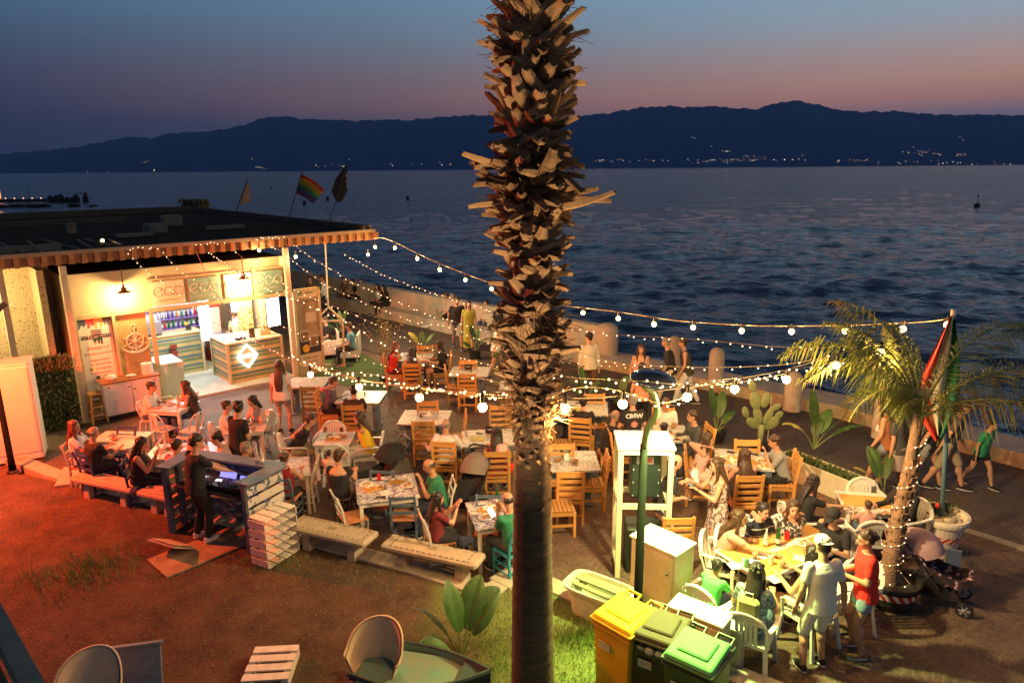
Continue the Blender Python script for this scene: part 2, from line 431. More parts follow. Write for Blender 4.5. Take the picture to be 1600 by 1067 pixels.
# artificial turf beside the kiosk
turf = mat('green turf', (.045, .085, .025), .95, .2, 12, .5, 90)
sheet('turf', [tuple(at(x, y)[:2]) for x, y in ((500, 548), (555, 548), (640, 590), (600, 612), (520, 600), (490, 588))], .012, turf)

# ------------------------------------------------------------ the sea
SEAZ = -2.6
m = bpy.data.materials.new('sea water'); m.use_nodes = True; N = m.node_tree.nodes; L = m.node_tree.links; b = N['Principled BSDF']
b.inputs['Base Color'].default_value = (.028, .060, .115, 1); b.inputs['Roughness'].default_value = .10; b.inputs['IOR'].default_value = 1.33
g = N.new('ShaderNodeNewGeometry'); mp = N.new('ShaderNodeMapping'); mp.inputs['Scale'].default_value = (.42, .6, 1); mp.inputs['Rotation'].default_value = (0, 0, R(6)); L.new(g.outputs['Position'], mp.inputs[0])
def wave(scale, det, dist):
    n = N.new('ShaderNodeTexNoise'); n.inputs['Scale'].default_value = scale; n.inputs['Detail'].default_value = det; n.inputs['Roughness'].default_value = .62; n.inputs['Distortion'].default_value = dist
    L.new(mp.outputs[0], n.inputs['Vector']); return n.outputs[0]
h = nmath(N, L, 'ADD', nmath(N, L, 'MULTIPLY', wave(.16, 3, .3), 2.2), nmath(N, L, 'ADD', nmath(N, L, 'MULTIPLY', wave(.9, 5, .8), .75), nmath(N, L, 'MULTIPLY', wave(4, 3, .3), .10)))
bp = N.new('ShaderNodeBump'); bp.inputs['Strength'].default_value = 1.0; bp.inputs['Distance'].default_value = .5
L.new(h, bp.inputs['Height']); L.new(bp.outputs[0], b.inputs['Normal'])

# one sea surface: finely waved near the shore, coarser towards the horizon
rs = [14.0]
while rs[-1] < 15600: rs.append(min(15600, rs[-1] + max(.18, min(rs[-1] ** 2 * .00013, rs[-1] * .25))))
an = list(np.radians(np.concatenate([np.linspace(-180, -46, 40), np.linspace(-44, 44, 900), np.linspace(46, 180, 40)])))
rr, aa = np.meshgrid(np.array(rs), np.array(an), indexing='ij'); X_ = rr * np.sin(aa); Y_ = rr * np.cos(aa); Z_ = np.zeros_like(X_)
rg = np.random.RandomState(4)
for i in range(70):
    wl_ = .8 * 1.05 ** i * (1 + .1 * rg.rand()); th = R(75) + rg.normal() * .55; k_ = 2 * math.pi / wl_
    am = .0135 * wl_ ** .8 * (1.15 if wl_ < 5 else .5)
    fade = np.clip(1 - (rr * .0016) / wl_ * .55, .12, 1)
    Z_ += am * fade * np.sin(k_ * (X_ * math.cos(th) + Y_ * math.sin(th)) + rg.rand() * 6.28)
gust = .65 + .35 * np.sin(X_ * .011 + 2 * np.sin(Y_ * .006)) * np.sin(Y_ * .017 + 1.3)
Z_ = Z_ * gust * .62 * np.clip(3000 / rr, 0, 1)
nr_, nc_ = rr.shape; co = np.stack([X_, Y_, Z_ + SEAZ], -1).reshape(-1, 3)
ii, jj = np.meshgrid(np.arange(nr_ - 1), np.arange(nc_ - 1), indexing='ij'); base_i = (ii * nc_ + jj).ravel()
fc = np.stack([base_i, base_i + nc_, base_i + nc_ + 1, base_i + 1], -1)
me = bpy.data.meshes.new('sea'); me.vertices.add(len(co)); me.vertices.foreach_set('co', co.ravel()); me.loops.add(fc.size); me.loops.foreach_set('vertex_index', fc.ravel()); me.polygons.add(len(fc)); me.polygons.foreach_set('loop_start', np.arange(0, fc.size, 4)); me.polygons.foreach_set('loop_total', np.full(len(fc), 4)); me.update(); me.validate()
me.polygons.foreach_set('use_smooth', [True] * len(me.polygons)); me.materials.append(m)
so = bpy.data.objects.new('sea', me); col.objects.link(so); tag(so, kind='structure')
print('sea verts', len(co))

# ------------------------------------------------------------ mountains across the strait
MT = mat('haze blue mountain', (.035, .09, .20), 1, .2, .002, spec=0)  # distance haze is partly put into the blue of the slopes
prof = [(-500, 262), (-200, 258), (0, 241), (60, 236), (120, 230), (160, 222), (200, 214), (235, 216), (270, 208), (330, 205), (380, 196), (405, 186), (440, 181), (470, 186), (500, 187), (560, 189), (600, 187), (640, 188), (690, 183), (740, 180), (800, 182), (900, 182), (950, 177), (1000, 168), (1040, 166), (1085, 168), (1110, 166), (1160, 170), (1180, 171), (1210, 162), (1240, 157), (1270, 162), (1310, 172), (1345, 175), (1400, 174), (1440, 178), (1490, 180), (1540, 179), (1600, 181), (1750, 186), (2100, 195), (2400, 240)]
rnd = random.Random(11)
def ridge(px):
    for (a, ya), (b_, yb) in zip(prof, prof[1:]):
        if a <= px <= b_:
            t = (px - a) / (b_ - a); return ya + (yb - ya) * t
    return 262
rows = []
xs = [-500 + i * 5 for i in range(580)]
jit = [rnd.uniform(-.5, .5) + 1.1 * math.sin(x_ * .19) * math.sin(x_ * .031) + .8 * math.sin(x_ * .43 + 1) for x_ in xs]
for t in (0, .12, .25, .4, .55, .7, .85, 1.0, 1.25):
    row = []
    for i, px in enumerate(xs):
        Y = 9000 + 5200 * t
        top = at_y(px, ridge(px) + jit[i] * (1 if t > .3 else 0), 9000 + 5200)
        H = top.z + 2.6; x = top.x * Y / 14200
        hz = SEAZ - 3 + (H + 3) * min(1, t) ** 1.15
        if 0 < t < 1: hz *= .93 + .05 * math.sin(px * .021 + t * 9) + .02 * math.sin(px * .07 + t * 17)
        if t > 1: hz = H * .4; x = top.x
        row.append((x, Y, hz))
    rows.append(row)
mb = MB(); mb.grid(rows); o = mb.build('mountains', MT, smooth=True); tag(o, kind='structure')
# lights of the towns on the far shore
TL = mat('town lamp', (1, .8, .5), .5, 0, emit=(1, .82, .55), estr=3.0)
TL2 = mat('town lamp orange', (1, .5, .3), .5, 0, emit=(1, .45, .25), estr=2.2)
mb = MB()
def tl(px, py, r_, i=0):
    # on the slope: far-shore band
    y = 8950 if py > 248 - (px - 1000) * .01 else 9400
    p = at_y(px, py, y); mb.mi = i; mb.ball(p, r_, 6)
for (a, b_, y, n) in ((90, 170, 270, 8), (240, 252, 266, 3), (388, 415, 262, 7), (490, 540, 259, 8), (600, 760, 257, 9), (915, 945, 252, 6), (950, 1080, 251, 14), (1080, 1200, 251, 26), (1140, 1260, 250, 16), (1300, 1360, 251, 14), (1360, 1600, 254, 26), (1410, 1470, 240, 20), (1495, 1515, 241, 8), (1125, 1150, 236, 5), (1160, 1260, 244, 8), (220, 235, 252, 4)):
    for i in range(n):
        px = rnd.uniform(a, b_); py = y + rnd.gauss(0, 1.2 if n < 20 else 2.2)
        tl(px, py - (px - (a + b_) / 2) * .003, rnd.uniform(1.4, 3.6), 0 if rnd.random() < .7 else 1)
for px, py in ((394, 248), (545, 249), (1082, 215), (1086, 216), (1112, 229), (1500, 214), (1505, 219), (1427, 230), (1243, 157.5), (1236, 158)): tl(px, py, 2.6)
tag(mb.build('town_lights', [TL, TL2]), 'scattered lamps of the towns along the far shore', 'town lights', kind='stuff')

# ------------------------------------------------------------ sea wall
SW = mat('sea wall render', (.46, .38, .29), .9, .22, 1.6, .3, 18)
Wl = [(-30, 52), (-20, 42.1), (-9.35, 31.74), (-4.0, 26.5), (1.4, 21.33), (2.35, 20.45)]
Wr = [(2.35, 20.45), (4.5, 18.6), (7.62, 15.88), (9.96, 12.9), (13.5, 8), (22, -6)]
def back(L, d):
    out = []
    for i, (x, y) in enumerate(L):
        x0, y0 = L[max(i - 1, 0)]; x1, y1 = L[min(i + 1, len(L) - 1)]
        t = Vector((x1 - x0, y1 - y0)).normalized(); out.append((x - t.y * d, y + t.x * d))
    return out
w = thing('sea_wall', 'long pale sea wall with a seat ledge between promenade and sea', 'sea wall')
strip('ledge', Wl, .55, -.02, .40, SW).parent = w
strip('parapet', back(Wl, .552), .34, -.02, 1.12, SW).parent = w
strip('ledge', Wr, 1.0, -.02, .28, SW).parent = w
strip('edge_band', back(Wr, -.05), .045, -.01, .30, mat('ledge edge', (.42, .33, .2), .8, .15)).parent = w
e = MB(); x, y = back([(1.4, 21.33), (2.35, 20.45)], .75)[1]
e.lathe([(.34, .28), (.34, 1.0), (.30, 1.12), (.18, 1.2), (0.02, 1.22)], (x + .05, y - .1, 0), 16); e.build('end_post', SW, w, smooth=False)
mb = MB(); qq = back(Wl + Wr[1:], .9); mb.add([(x, y, -.2) for x, y in qq] + [(x + 2, y + 2, -3.5) for x, y in qq], [(i, i + 1, len(qq) + i + 1, len(qq) + i) for i in range(len(qq) - 1)]); mb.build('footing', SW, w)
bl = None
for (px, py), lb in zip(((1052, 575), (1118, 596), (1237, 640), (1377, 683), (1650, 800)), ('behind the man in the dark shirt', 'right of the woman in the olive tunic', 'beyond the prickly pear', 'beside the woman with the white shoulder bag', 'at the far right of the ledge')):
    p = at(px, py, .28)
    if bl is None:
        b_ = MB(); b_.lathe([(.20, 0), (.20, .70), (.185, .80), (.14, .88), (.07, .92), (.01, .93)], n=18)
        bl = b_.build('bollard', SW, smooth=False); bl.location = p; o = bl
    else: o = dup(bl, p)
    tag(o, 'round-topped concrete bollard on the sea ledge ' + lb, 'bollard', 'concrete bollards along the sea ledge')
# navigation buoy and mooring posts in the water
def floatpost(px, py, h, r_, lb, cat='buoy', mast=0):
    p = at(px, py, SEAZ); mb = MB()
    mb.lathe([(r_ * .9, -1), (r_, 0), (r_, h * .8), (r_ * .7, h), (0.01, h)], (0, 0, 0), 10)
    if mast: mb.tube([(0, 0, h), (0, 0, h + mast)], r_ * .12, 5); mb.ball((0, 0, h + mast), r_ * .4, 6)
    o = mb.build(cat.replace(' ', '_'), mat('dark buoy', (.02, .02, .02), .6)); o.location = p; tag(o, lb, cat)
floatpost(1526, 324, .7, .55, 'small dark navigation buoy with a mast far out on the right', mast=1.6)
floatpost(637, 312, 1.0, .45, 'dark mooring post in the water left of the palm trunk', 'mooring post')
floatpost(512, 313, 1.0, .45, 'dark mooring post in the water just left of the black flag', 'mooring post')
floatpost(476, 320, 1.0, .45, 'dark mooring post in the water under the rainbow flag', 'mooring post')
floatpost(424, 294, .6, .6, 'tiny dark buoy left of the rainbow flag')
# rocks and lit jetty at the far left
RK = mat('wet rock', (.012, .012, .012), .8, .4)
def rocks(name, px, py, n, sx_, sz, lb):
    p = at(px, py, SEAZ); mb = MB(); r2 = random.Random(px)
    for i in range(n):
        mb.ball((r2.gauss(0, sx_), r2.gauss(0, sx_ * .25), r2.uniform(0, sz * .4)), (r2.uniform(.4, 1) * sx_ * .4, sx_ * .25, sz * r2.uniform(.4, 1)), 7)
    o = mb.build(name, RK); o.location = p; tag(o, lb, 'rocks')
rocks('rock_islet', 106, 316, 14, 3.0, 2.2, 'dark rocks rising from the water behind the kiosk roof')
rocks('rock_spit', 30, 324, 16, 6, .8, 'low dark spit of rock reaching in from the left edge')
p = at(8, 316, SEAZ); j = thing('lit_pier', 'small pier with a brightly lit hut at the far left edge', 'pier', p)
mb = MB(); mb.box((2, 0, .5), (22, 4, .6)); mb.build('deck', RK, j)
mb = MB(); mb.box((-4.5, 0, 2.2), (5, 3, 2.4)); mb.build('hut', mat('lit hut', (.6, .3, .15), .6, emit=(1, .35, .12), estr=1.2), j)
mb = MB(); mb.box((-4.5, -1.6, 3.3), (5, .2, .9)); mb.build('lamp_row', mat('hut lamps', (1, .8, .5), .6, emit=(1, .75, .45), estr=9), j)
mb = MB()
for i in range(5): mb.ball((1 + i * 2.6, -1, 1.1), .18, 6)
mb.build('deck_lamp', mat('hut lamps small', (1, .5, .2), .6, emit=(1, .4, .25), estr=2), j)
o = MB().tube([(0, 0, 0), (0, 0, 5)], .05, 6).build('mast', METAL); o.location = at(50, 330, SEAZ); tag(o, 'thin dark mast standing left of the rocks', 'mast')
o = MB().box((0, 0, .3), (4, 1.4, .6), taper=1.2).box((.2, 0, .9), (1.3, 1, .6)).build('motor_boat', mat('pale hull', (.3, .3, .33), .4)); o.location = at(128, 304, SEAZ); tag(o, 'small pale boat moored behind the dark rocks', 'boat')
# ------------------------------------------------------------ furniture prototypes (sitter faces +Y)
def legs4(root, w, d, h, t, m, splay=0., z1=None):
    for sx_ in (-1, 1):
        for sy_ in (-1, 1):
            MB().bar((sx_ * (w / 2 + splay), sy_ * (d / 2 + splay), 0), (sx_ * w / 2, sy_ * d / 2, h), t, t).build('leg', m, root, bevel=.003)
def pine_chair():
    r = thing('slatted_chair', 'x', 'chair')
    w, d = .42, .40; m = WOOD
    sb = MB()
    for i in range(6): sb.box((0, -.2 + .035 + i * .068, .455), (w + .02, .06, .02))
    sb.build('seat', m, r, bevel=.003)
    for s in (-1, 1):
        MB().box((s * w / 2, d / 2 - .01, .22), (.045, .045, .445)).build('leg', m, r, bevel=.003)
        b = MB(); b.bar((s * w / 2, -d / 2, 0), (s * w / 2, -d / 2 - .005, .47), .045, .05); b.bar((s * w / 2, -d / 2 - .005, .47), (s * w / 2, -d / 2 - .08, 1.0), .045, .045)
        b.build('rear_post', m, r, bevel=.003)
    b = MB()
    for z, h in ((.56, .06), (.68, .06), (.80, .06), (.93, .11)):
        y = -d / 2 - .005 - .075 * (z - .47) / .53; b.box((0, y, z), (w - .045, .02, h), rotm(8))
    b.build('backrest', m, r, bevel=.003)
    b = MB()
    b.box((0, d / 2 - .01, .40), (w - .045, .02, .06)); b.box((0, -d / 2, .40), (w - .045, .02, .06)); b.box((0, -d / 2, .17), (w - .045, .02, .04))
    for s in (-1, 1): b.box((s * w / 2, 0, .40), (.02, d - .045, .06)); b.box((s * w / 2, 0, .2), (.02, d - .045, .04))
    b.build('apron', m, r)
    return reg(r)
def ladder_chair(m, seatm, name):
    r = thing(name, 'x', 'chair'); w, d = .38, .36
    MB().box((0, 0, .455), (w + .03, d + .03, .03)).build('seat', seatm, r, bevel=.008)
    for s in (-1, 1):
        MB().tube([(s * w / 2, d / 2, 0), (s * w / 2, d / 2, .45)], .018, 8).build('leg', m, r)
        P = [(s * w / 2, -d / 2 - .03, 0), (s * w / 2, -d / 2, .45), (s * w / 2, -d / 2 - .03, .7), (s * w / 2, -d / 2 - .10, .92)]
        b = MB(); [b.bar(p, q, .035, .03) for p, q in zip(P, P[1:])]; b.build('rear_post', m, r)
    b = MB()
    for z, y in ((.60, -.02), (.74, -.045), (.88, -.09)):
        for i in range(4):
            a, c = -.5 + i / 4, -.5 + (i + 1) / 4
            b.bar((a * w, -d / 2 + y - .05 * (.25 - a * a), z), (c * w, -d / 2 + y - .05 * (.25 - c * c), z), .015, .05)
    b.build('backrest', m, r)
    b = MB()
    for z in (.18, .30):
        for s in (-1, 1): b.bar((s * w / 2, -d / 2, z), (s * w / 2, d / 2, z), .018)
        b.bar((-w / 2, d / 2, z), (w / 2, d / 2, z), .018)
    b.bar((-w / 2, -d / 2, .2), (w / 2, -d / 2, .2), .018); b.build('stretcher', m, r)
    return reg(r)
def plastic_chair(m=WHITEP, arms=True, name='plastic_garden_chair'):
    r = thing(name, 'x', 'chair')
    b = MB(); P = []
    for i in range(7):
        y = -.22 + i * .44 / 6; P.append([(x, y, .43 + .018 * (x / .22) ** 2 * 1 + (.012 if i == 6 else 0) - (.012 if i == 6 else 0) * 2) for x in [-.23 + .46 * k / 6 for k in range(7)]])
    b.grid(P); b.grid([[(x, y, z - .022) for x, y, z in row][::-1] for row in P])
    for s in (-1, 1): b.box((s * .232, 0, .425), (.02, .46, .05))
    b.box((0, .225, .415), (.46, .02, .05)); b.box((0, -.225, .42), (.46, .02, .04)); b.build('seat', m, r, smooth=False)
    # fan shaped back: rounded frame, upright slats
    b = MB(); n = 12; fr = []
    for i in range(n + 1):
        a = math.pi * i / n; x = -math.cos(a) * .245; z = .62 + math.sin(a) ** .8 * .26; fr.append((x, -.24 - .20 * (z - .43) - .0, z))
    full = [(-.235, -.225, .44)] + fr + [(.235, -.225, .44)]
    for p, q in zip(full, full[1:]): b.bar(p, q, .05, .022)
    for x in (-.105, -.052, 0, .052, .105):
        top = .62 + math.sqrt(max(0, 1 - (x / .245) ** 2)) ** .8 * .26
        b.bar((x, -.225, .44), (x, -.24 - .20 * (top - .43), top - .01), .040, .012)
    zt = .80; b.box((0, -.24 - .2 * (zt - .43), zt), (.36, .014, .10), rotm(11)); b.build('backrest', m, r)
    for s in (-1, 1):
        for t in (-1, 1):
            MB().bar((s * .26, t * (.25 if t > 0 else .28), 0), (s * .215, t * .205, .44), .052, .03).build('leg', m, r)
        if arms:
            b = MB(); A = spline([(s * .24, -.29, .68), (s * .275, -.12, .675), (s * .275, .12, .66), (s * .265, .20, .62), (s * .235, .215, .45)], 4)
            [b.bar(p, q, .052, .018) for p, q in zip(A, A[1:])]; b.build('armrest', m, r)
    return reg(r)
def metal_chair():
    r = thing('metal_cafe_chair', 'x', 'chair'); m = mat('white enamel', (.72, .66, .6), .3, .05)
    b = MB(); b.box((0, 0, .45), (.36, .36, .025)); b.build('seat', m, r, bevel=.01)
    for s in (-1, 1):
        for t in (-1, 1): MB().bar((s * .22, t * .23, 0), (s * .16, t * .16, .45), .045, .02).build('leg', m, r)
    A = spline([(-.17, -.1, .46), (-.19, -.18, .70), (-.10, -.23, .84), (.10, -.23, .84), (.19, -.18, .70), (.17, -.1, .46)], 6)
    b = MB().tube(A, .013, 6); b.box((0, -.19, .64), (.11, .012, .38), rotm(8)); b.build('backrest', m, r)
    return reg(r)
def pallet_table(w, d, top, base=BLUEW, name='pallet_table'):
    r = thing(name, 'x', 'table')
    b = MB(); b.box((0, 0, .735), (w, d, .03)); b.build('tabletop', [top], r, bevel=.004)
    b = MB()
    for y in (-d / 2 + .07, 0, d / 2 - .07):
        b.box((0, y, .705), (w - .06, .10, .022))
        for x in (-w / 2 + .10, 0, w / 2 - .10): b.box((x, y, .655), (.12, .09, .075))
    for x in (-w / 2 + .10, 0, w / 2 - .10): b.box((x, 0, .606), (.10, d - .08, .02))
    b.build('pallet_frame', base, r)
    for x in (-w / 2 + .18, w / 2 - .18): MB().box((x, 0, .30), (.10, .34, .59)).build('leg', base, r, bevel=.004)
    b = MB(); [b.box((x, 0, .02), (.14, .6, .04)) for x in (-w / 2 + .18, w / 2 - .18)]; b.build('foot', base, r)
    return reg(r)
def leg_table(w, d, top, legm, name='table', t=.06, cat='table'):
    r = thing(name, 'x', cat)
    b = MB(); b.box((0, 0, .735), (w, d, .03)); b.build('tabletop', [top], r, bevel=.006)
    b = MB()
    for s in (-1, 1): b.box((s * (w / 2 - .06), 0, .68), (.02, d - .14, .075)); b.box((0, s * (d / 2 - .06), .68), (w - .14, .02, .075))
    b.build('apron', legm, r)
    for x in (-1, 1):
        for y in (-1, 1): MB().box((x * (w / 2 - .06), y * (d / 2 - .06), .36), (t, t, .72), taper=1.0).build('leg', legm, r, bevel=.004)
    return reg(r)

PC = pine_chair(); WL = ladder_chair(WHITEW, mat('straw seat', (.45, .18, .07), .8, .2), 'white_ladder_chair')
BL = ladder_chair(BLUEW, mat('straw seat', (.45, .18, .07)), 'blue_ladder_chair'); NL = ladder_chair(NAVYW, NAVYW, 'navy_ladder_chair'); TLc = ladder_chair(TEALW, TEALW, 'turquoise_ladder_chair')
PL = plastic_chair(); PLN = plastic_chair(arms=False, name='armless_plastic_chair'); MC = metal_chair()
used = set()
def put(proto, x, y, h, label, group, first_cat=None):
    """h: the way it faces, degrees from +X"""
    if proto.name not in used:
        used.add(proto.name); o = proto; o.location = (x, y, 0); o.rotation_euler.z = R(h - 90)
        o['label'] = label
        if group: o['group'] = group
    else: o = dup(proto, (x, y, 0), h - 90, label, group)
    return o
GP = 'pine slatted chairs around the tables'; GW = 'white plastic garden chairs'; GB = 'painted ladder-back chairs'
def chair(proto, px, py, h, label, group, zt=.97, back_=.26):
    """px,py: middle of the top of its back"""
    p = at(px, py, zt); x = p.x + math.cos(R(h)) * back_; y = p.y + math.sin(R(h)) * back_
    return put(proto, x, y, h, label, group)
for px, py, h, lb in (
    (484, 605, 88, 'pine slatted chair with dark bag, nearest the standing girl with long hair'),
    (503, 618, 8, 'pine slatted chair under the man in the grey-purple shirt'),
    (551, 633, 90, 'pine slatted chair behind the woman in yellow, near side of a blue table'),
    (661, 659, 90, 'empty pine slatted chair on the near side of an empty mosaic table'),
    (668, 628, 270, 'empty pine chair beyond the empty mosaic table, under a lit bulb'),
    (672, 690, 15, 'pine slatted chair under the man in the white shirt seen from behind'),
    (774, 704, 88, 'pine slatted chair with a pink jacket and red bag hung on its back'),
    (727, 645, 185, 'pine slatted chair seen edge-on between two mosaic tables left of the trunk'),
    (781, 634, 272, 'empty pine chair just left of the trunk facing the camera beyond a table'),
    (644, 563, 90, 'pine slatted chair under the dark-haired girl between two other women'),
    (603, 550, 5, 'pine slatted chair under the red-haired woman in red'),
    (664, 541, 270, 'pine slatted chair at the far side of the three women\'s table'),
    (707, 556, 182, 'pine slatted chair under the curly-haired woman in black'),
    (729, 585, 90, 'empty pine slatted chair on the near side of the table with a black menu stand'),
    (696, 574, 5, 'empty pine slatted chair seen edge-on at the left end of the menu-stand table'),
    (731, 564, 270, 'empty pine slatted chair beyond the table with a black menu stand'),
    (806, 613, 92, 'pine slatted chair against the left edge of the big palm trunk'),
    (902, 654, 90, 'empty pine slatted chair on the near side of the table with yellow menus'),
    (929, 617, 270, 'empty pine slatted chair at the far side of the table right of the trunk'),
    (949, 664, 182, 'empty pine slatted chair at the right end of the yellow-menu table'),
    (862, 655, 5, 'pine slatted chair just right of the trunk under the woman with phone'),
    (878, 695, 268, 'empty pine chair beyond the mosaic table with a black card stand'),
    (892, 738, 90, 'empty pine slatted chair nearest the camera right of the big trunk'),
    (949, 710, 180, 'empty pine slatted chair at the right end of the card-stand table'),
    (952, 672, 4, 'pine slatted chair under the bald man in black left of the speaker frame'),
    (852, 745, 5, 'pine slatted chair half hidden by the trunk at the card-stand table'),
    (1168, 689, 266, 'empty pine chair at the far side of the table before the prickly pear'),
    (1236, 716, 176, 'pine slatted chair under the man in the grey t-shirt'),
    (1159, 738, 82, 'pine slatted chair under the long-haired woman seen from behind'),
    (1077, 702, 340, 'pine slatted chair under the woman in the pale pink top'),
    (1061, 810, 92, 'pine slatted chair beside the tall speaker frame, behind the man in black polo'),
    (1116, 668, 188, 'pine slatted chair under the man in the dark jacket'),
    (1041, 640, 268, 'pine slatted chair under the man in the white polo shirt')):
    chair(PC, px, py, h, lb, GP)
for px, py, h, lb, pr in (
    (1106, 845, 20, 'white plastic chair seen edge-on by the tall cabinet behind the boy in green', PL),
    (1122, 822, 330, 'white plastic chair under the woman in dusty pink reaching over the table', PL),
    (1175, 806, 290, 'white plastic chair mostly hidden behind the boy in the striped shirt', PL),
    (1262, 806, 240, 'white plastic chair under the woman in the black and white blouse', PL),
    (1103, 905, 40, 'white plastic chair under the boy in the green t-shirt', PL),
    (1160, 935, 52, 'white plastic chair under the woman with a backpack, nearest the camera', PL),
    (1372, 880, 176, 'white plastic chair behind the woman in the red t-shirt', PL),
    (1325, 828, 228, 'white plastic chair under the man in the black cap', PL),
    (1356, 803, 84, 'white plastic chair under the toddler at the small back table', PL),
    (1349, 746, 262, 'empty white plastic chair beyond the small back table with yellow mats', PL),
    (1444, 780, 200, 'white plastic chair beside the big white flower pot', PL),
    (1258, 790, 12, 'white plastic chair under the black-haired woman turned to the back table', PL),
    (1285, 900, 120, 'white plastic chair under the seated woman hidden by the man in the white cap', PL),
    (521, 657, 268, 'empty white plastic chair at the far side of the small white plastic table', PL),
    (521, 694, 88, 'empty white plastic chair at the near side of the small white plastic table', PLN),
    (455, 680, 20, 'white plastic chair under the crouched man in a black t-shirt', PL),
    (588, 674, 192, 'white plastic chair under the woman in the yellow top', PL),
    (443, 646, 196, 'empty white plastic chair at the right end of the waiter\'s table', PL),
    (332, 662, 20, 'white plastic chair under the person in white behind the waiter', PL)):
    chair(pr, px, py, h, lb, GW, .88, .33)
for px, py, h, lb, pr in (
    (454, 754, 84, 'blue ladder-back chair under the boy in the dark red tank top', BL),
    (628, 776, 92, 'blue ladder-back chair on the near side of the big food-laden mosaic table', BL),
    (596, 737, 262, 'blue chair back beyond the food-laden mosaic table beside the pushchair', BL),
    (764, 775, 268, 'blue ladder-back chair beyond the phone-lit table by the trunk', BL),
    (523, 773, 30, 'white ladder-back chair with straw seat turned to the big mosaic table', WL),
    (694, 742, 186, 'white ladder-back chair under the man in the green polo', WL),
    (678, 804, 25, 'cream ladder-back chair under the woman in the maroon top', WL),
    (494, 718, 186, 'white ladder-back chair right of the boy in the tank top', WL),
    (858, 780, 178, 'white ladder-back chair just right of the foreground trunk', WL),
    (251, 688, 12, 'white ladder-back chair between the dark-haired girl and the crowded red-lit table', WL),
    (292, 684, 262, 'white ladder-back chair at the far side of the crowded red-lit table', WL),
    (106, 688, 12, 'pale ladder-back chair under the leftmost seated woman', WL),
    (141, 708, 70, 'navy ladder-back chair under the balding man in a black polo', NL),
    (197, 667, 262, 'navy ladder-back chair beyond the leftmost table', NL),
    (212, 722, 10, 'navy ladder-back chair under the girl in black looking at her phone', NL),
    (801, 834, 118, 'turquoise ladder-back chair under the man in green by the trunk', TLc)):
    chair(pr, px, py, h, lb, GB, .90, .26)
for px, py, h, lb in ((215, 627, 10, 'white metal cafe chair under the bearded man in a black vest'), (240, 648, 66, 'empty white metal cafe chair nearest the camera at the red-lit corner table'), (309, 646, 160, 'white metal cafe chair on the near right of the red-lit corner table'), (307, 613, 190, 'white metal cafe chair under the curly-haired woman drinking')):
    chair(MC, px, py, h, lb, 'white metal cafe chairs', .84, .22)

# tables: (centre, size, angle, label)
GT = 'mosaic pallet tables on blue bases'
def table(x, y, w, d, ang, lb, top=MOSB, kind='pallet', group=GT, legm=WHITEW, name='pallet_table'):
    t = pallet_table(w, d, top) if kind == 'pallet' else leg_table(w, d, top, legm, name)
    t.location = (x, y, 0); t.rotation_euler.z = R(ang); t['label'] = lb
    if group: t['group'] = group
    return t
TP = (PAPER, MOSB)
T9 = table(-1.84, 13.99, 1.02, .87, -3, 'empty mosaic table left of the trunk with salt, pepper and a napkin holder')
T10 = table(-.48, 12.8, 1.0, .86, 5, 'mosaic table shared by the man in white and the woman in maroon, seen from behind')
T11 = table(-1.09, 17.39, 1.0, .88, -5, 'empty mosaic table with a small black menu stand near the promenade')
T12 = table(.24, 16.08, 1.1, .87, -2, 'mosaic table half hidden behind the big palm trunk')
T13 = table(1.54, 14.48, 1.04, .92, -6, 'mosaic table with yellow menus and a hanging bulb above, right of the trunk')
T14 = table(1.01, 11.66, 1.0, .89, 0, 'empty mosaic table with a black card stand right of the trunk')
T15 = table(-2.68, 18.9, .93, .9, -2, 'mosaic table of the three women near the promenade')
T16 = table(-3.46, 15.39, 1.01, .9, -3, 'mosaic table beside the man in the grey-purple shirt')
T17 = table(-5.04, 16.56, .97, .88, 2, 'mosaic table under the leftmost hanging bulb by the kiosk')
T18 = table(2.85, 12.97, 1.15, .9, -4, 'mosaic table behind the speaker frame where the man in the white polo sits')
T19 = table(4.1, 11.66, .98, .82, -14, 'mosaic table in front of the prickly pear with plates of food')
GS = 'white-legged tables'
T7 = table(-2.07, 10.62, .98, .92, 14, 'big mosaic table covered in food plates beside two concrete benches', MOSP, 'leg', GS)
T8 = table(-.30, 9.72, .72, .9, 14, 'mosaic table lit by a phone screen just left of the trunk', MOSP, 'leg', GS)
T5 = table(-3.95, 11.44, .74, .84, 18, 'mosaic table in front of the boy in the dark red tank top', MOSB, 'leg', GS)
T1 = table(-7.69, 12.85, 1.0, .9, -3, 'marbled green-white table at the far left', MARB, 'leg', GS)
PLT = mat('white tabletop', (.70, .67, .62), .3, .05)
T2 = table(-7.53, 14.86, .80, .76, -10, 'white square table of the couple in front of the kiosk freezer', PLT, 'leg', GS, WHITEP, 'white_table')
T3 = table(-5.45, 13.6, .80, .85, 12, 'white square table beside the standing waiter in black', PLT, 'leg', GS, WHITEP, 'white_table')
T4 = table(at(290, 703, .75).x, at(290, 703, .75).y, 1.3, .75, 6, 'long white table crowded with food and glasses behind the booth', PLT, 'leg', GS, WHITEW, 'white_table')
T6 = table(-3.46, 12.83, .70, .66, 2, 'small white plastic table piled with leftovers before the woman in yellow', PLT, 'leg', GS, WHITEP, 'plastic_table')
KRAFT = mat('brown placemat', (.58, .32, .08), .75, .08, 4)
T20 = table(3.30, 8.45, .85, .85, 30, 'long drinks table at the lower right, half nearest the bins', PLT, 'leg', GS, WHITEP, 'plastic_table')
T22 = table(4.02, 8.86, .85, .85, 30, 'long drinks table at the lower right, half nearest the woman in red', PLT, 'leg', GS, WHITEP, 'plastic_table')
T21 = table(5.45, 9.97, .76, .70, -11, 'small white table with yellow mats where the toddler sits', PLT, 'leg', GS, WHITEP, 'plastic_table')

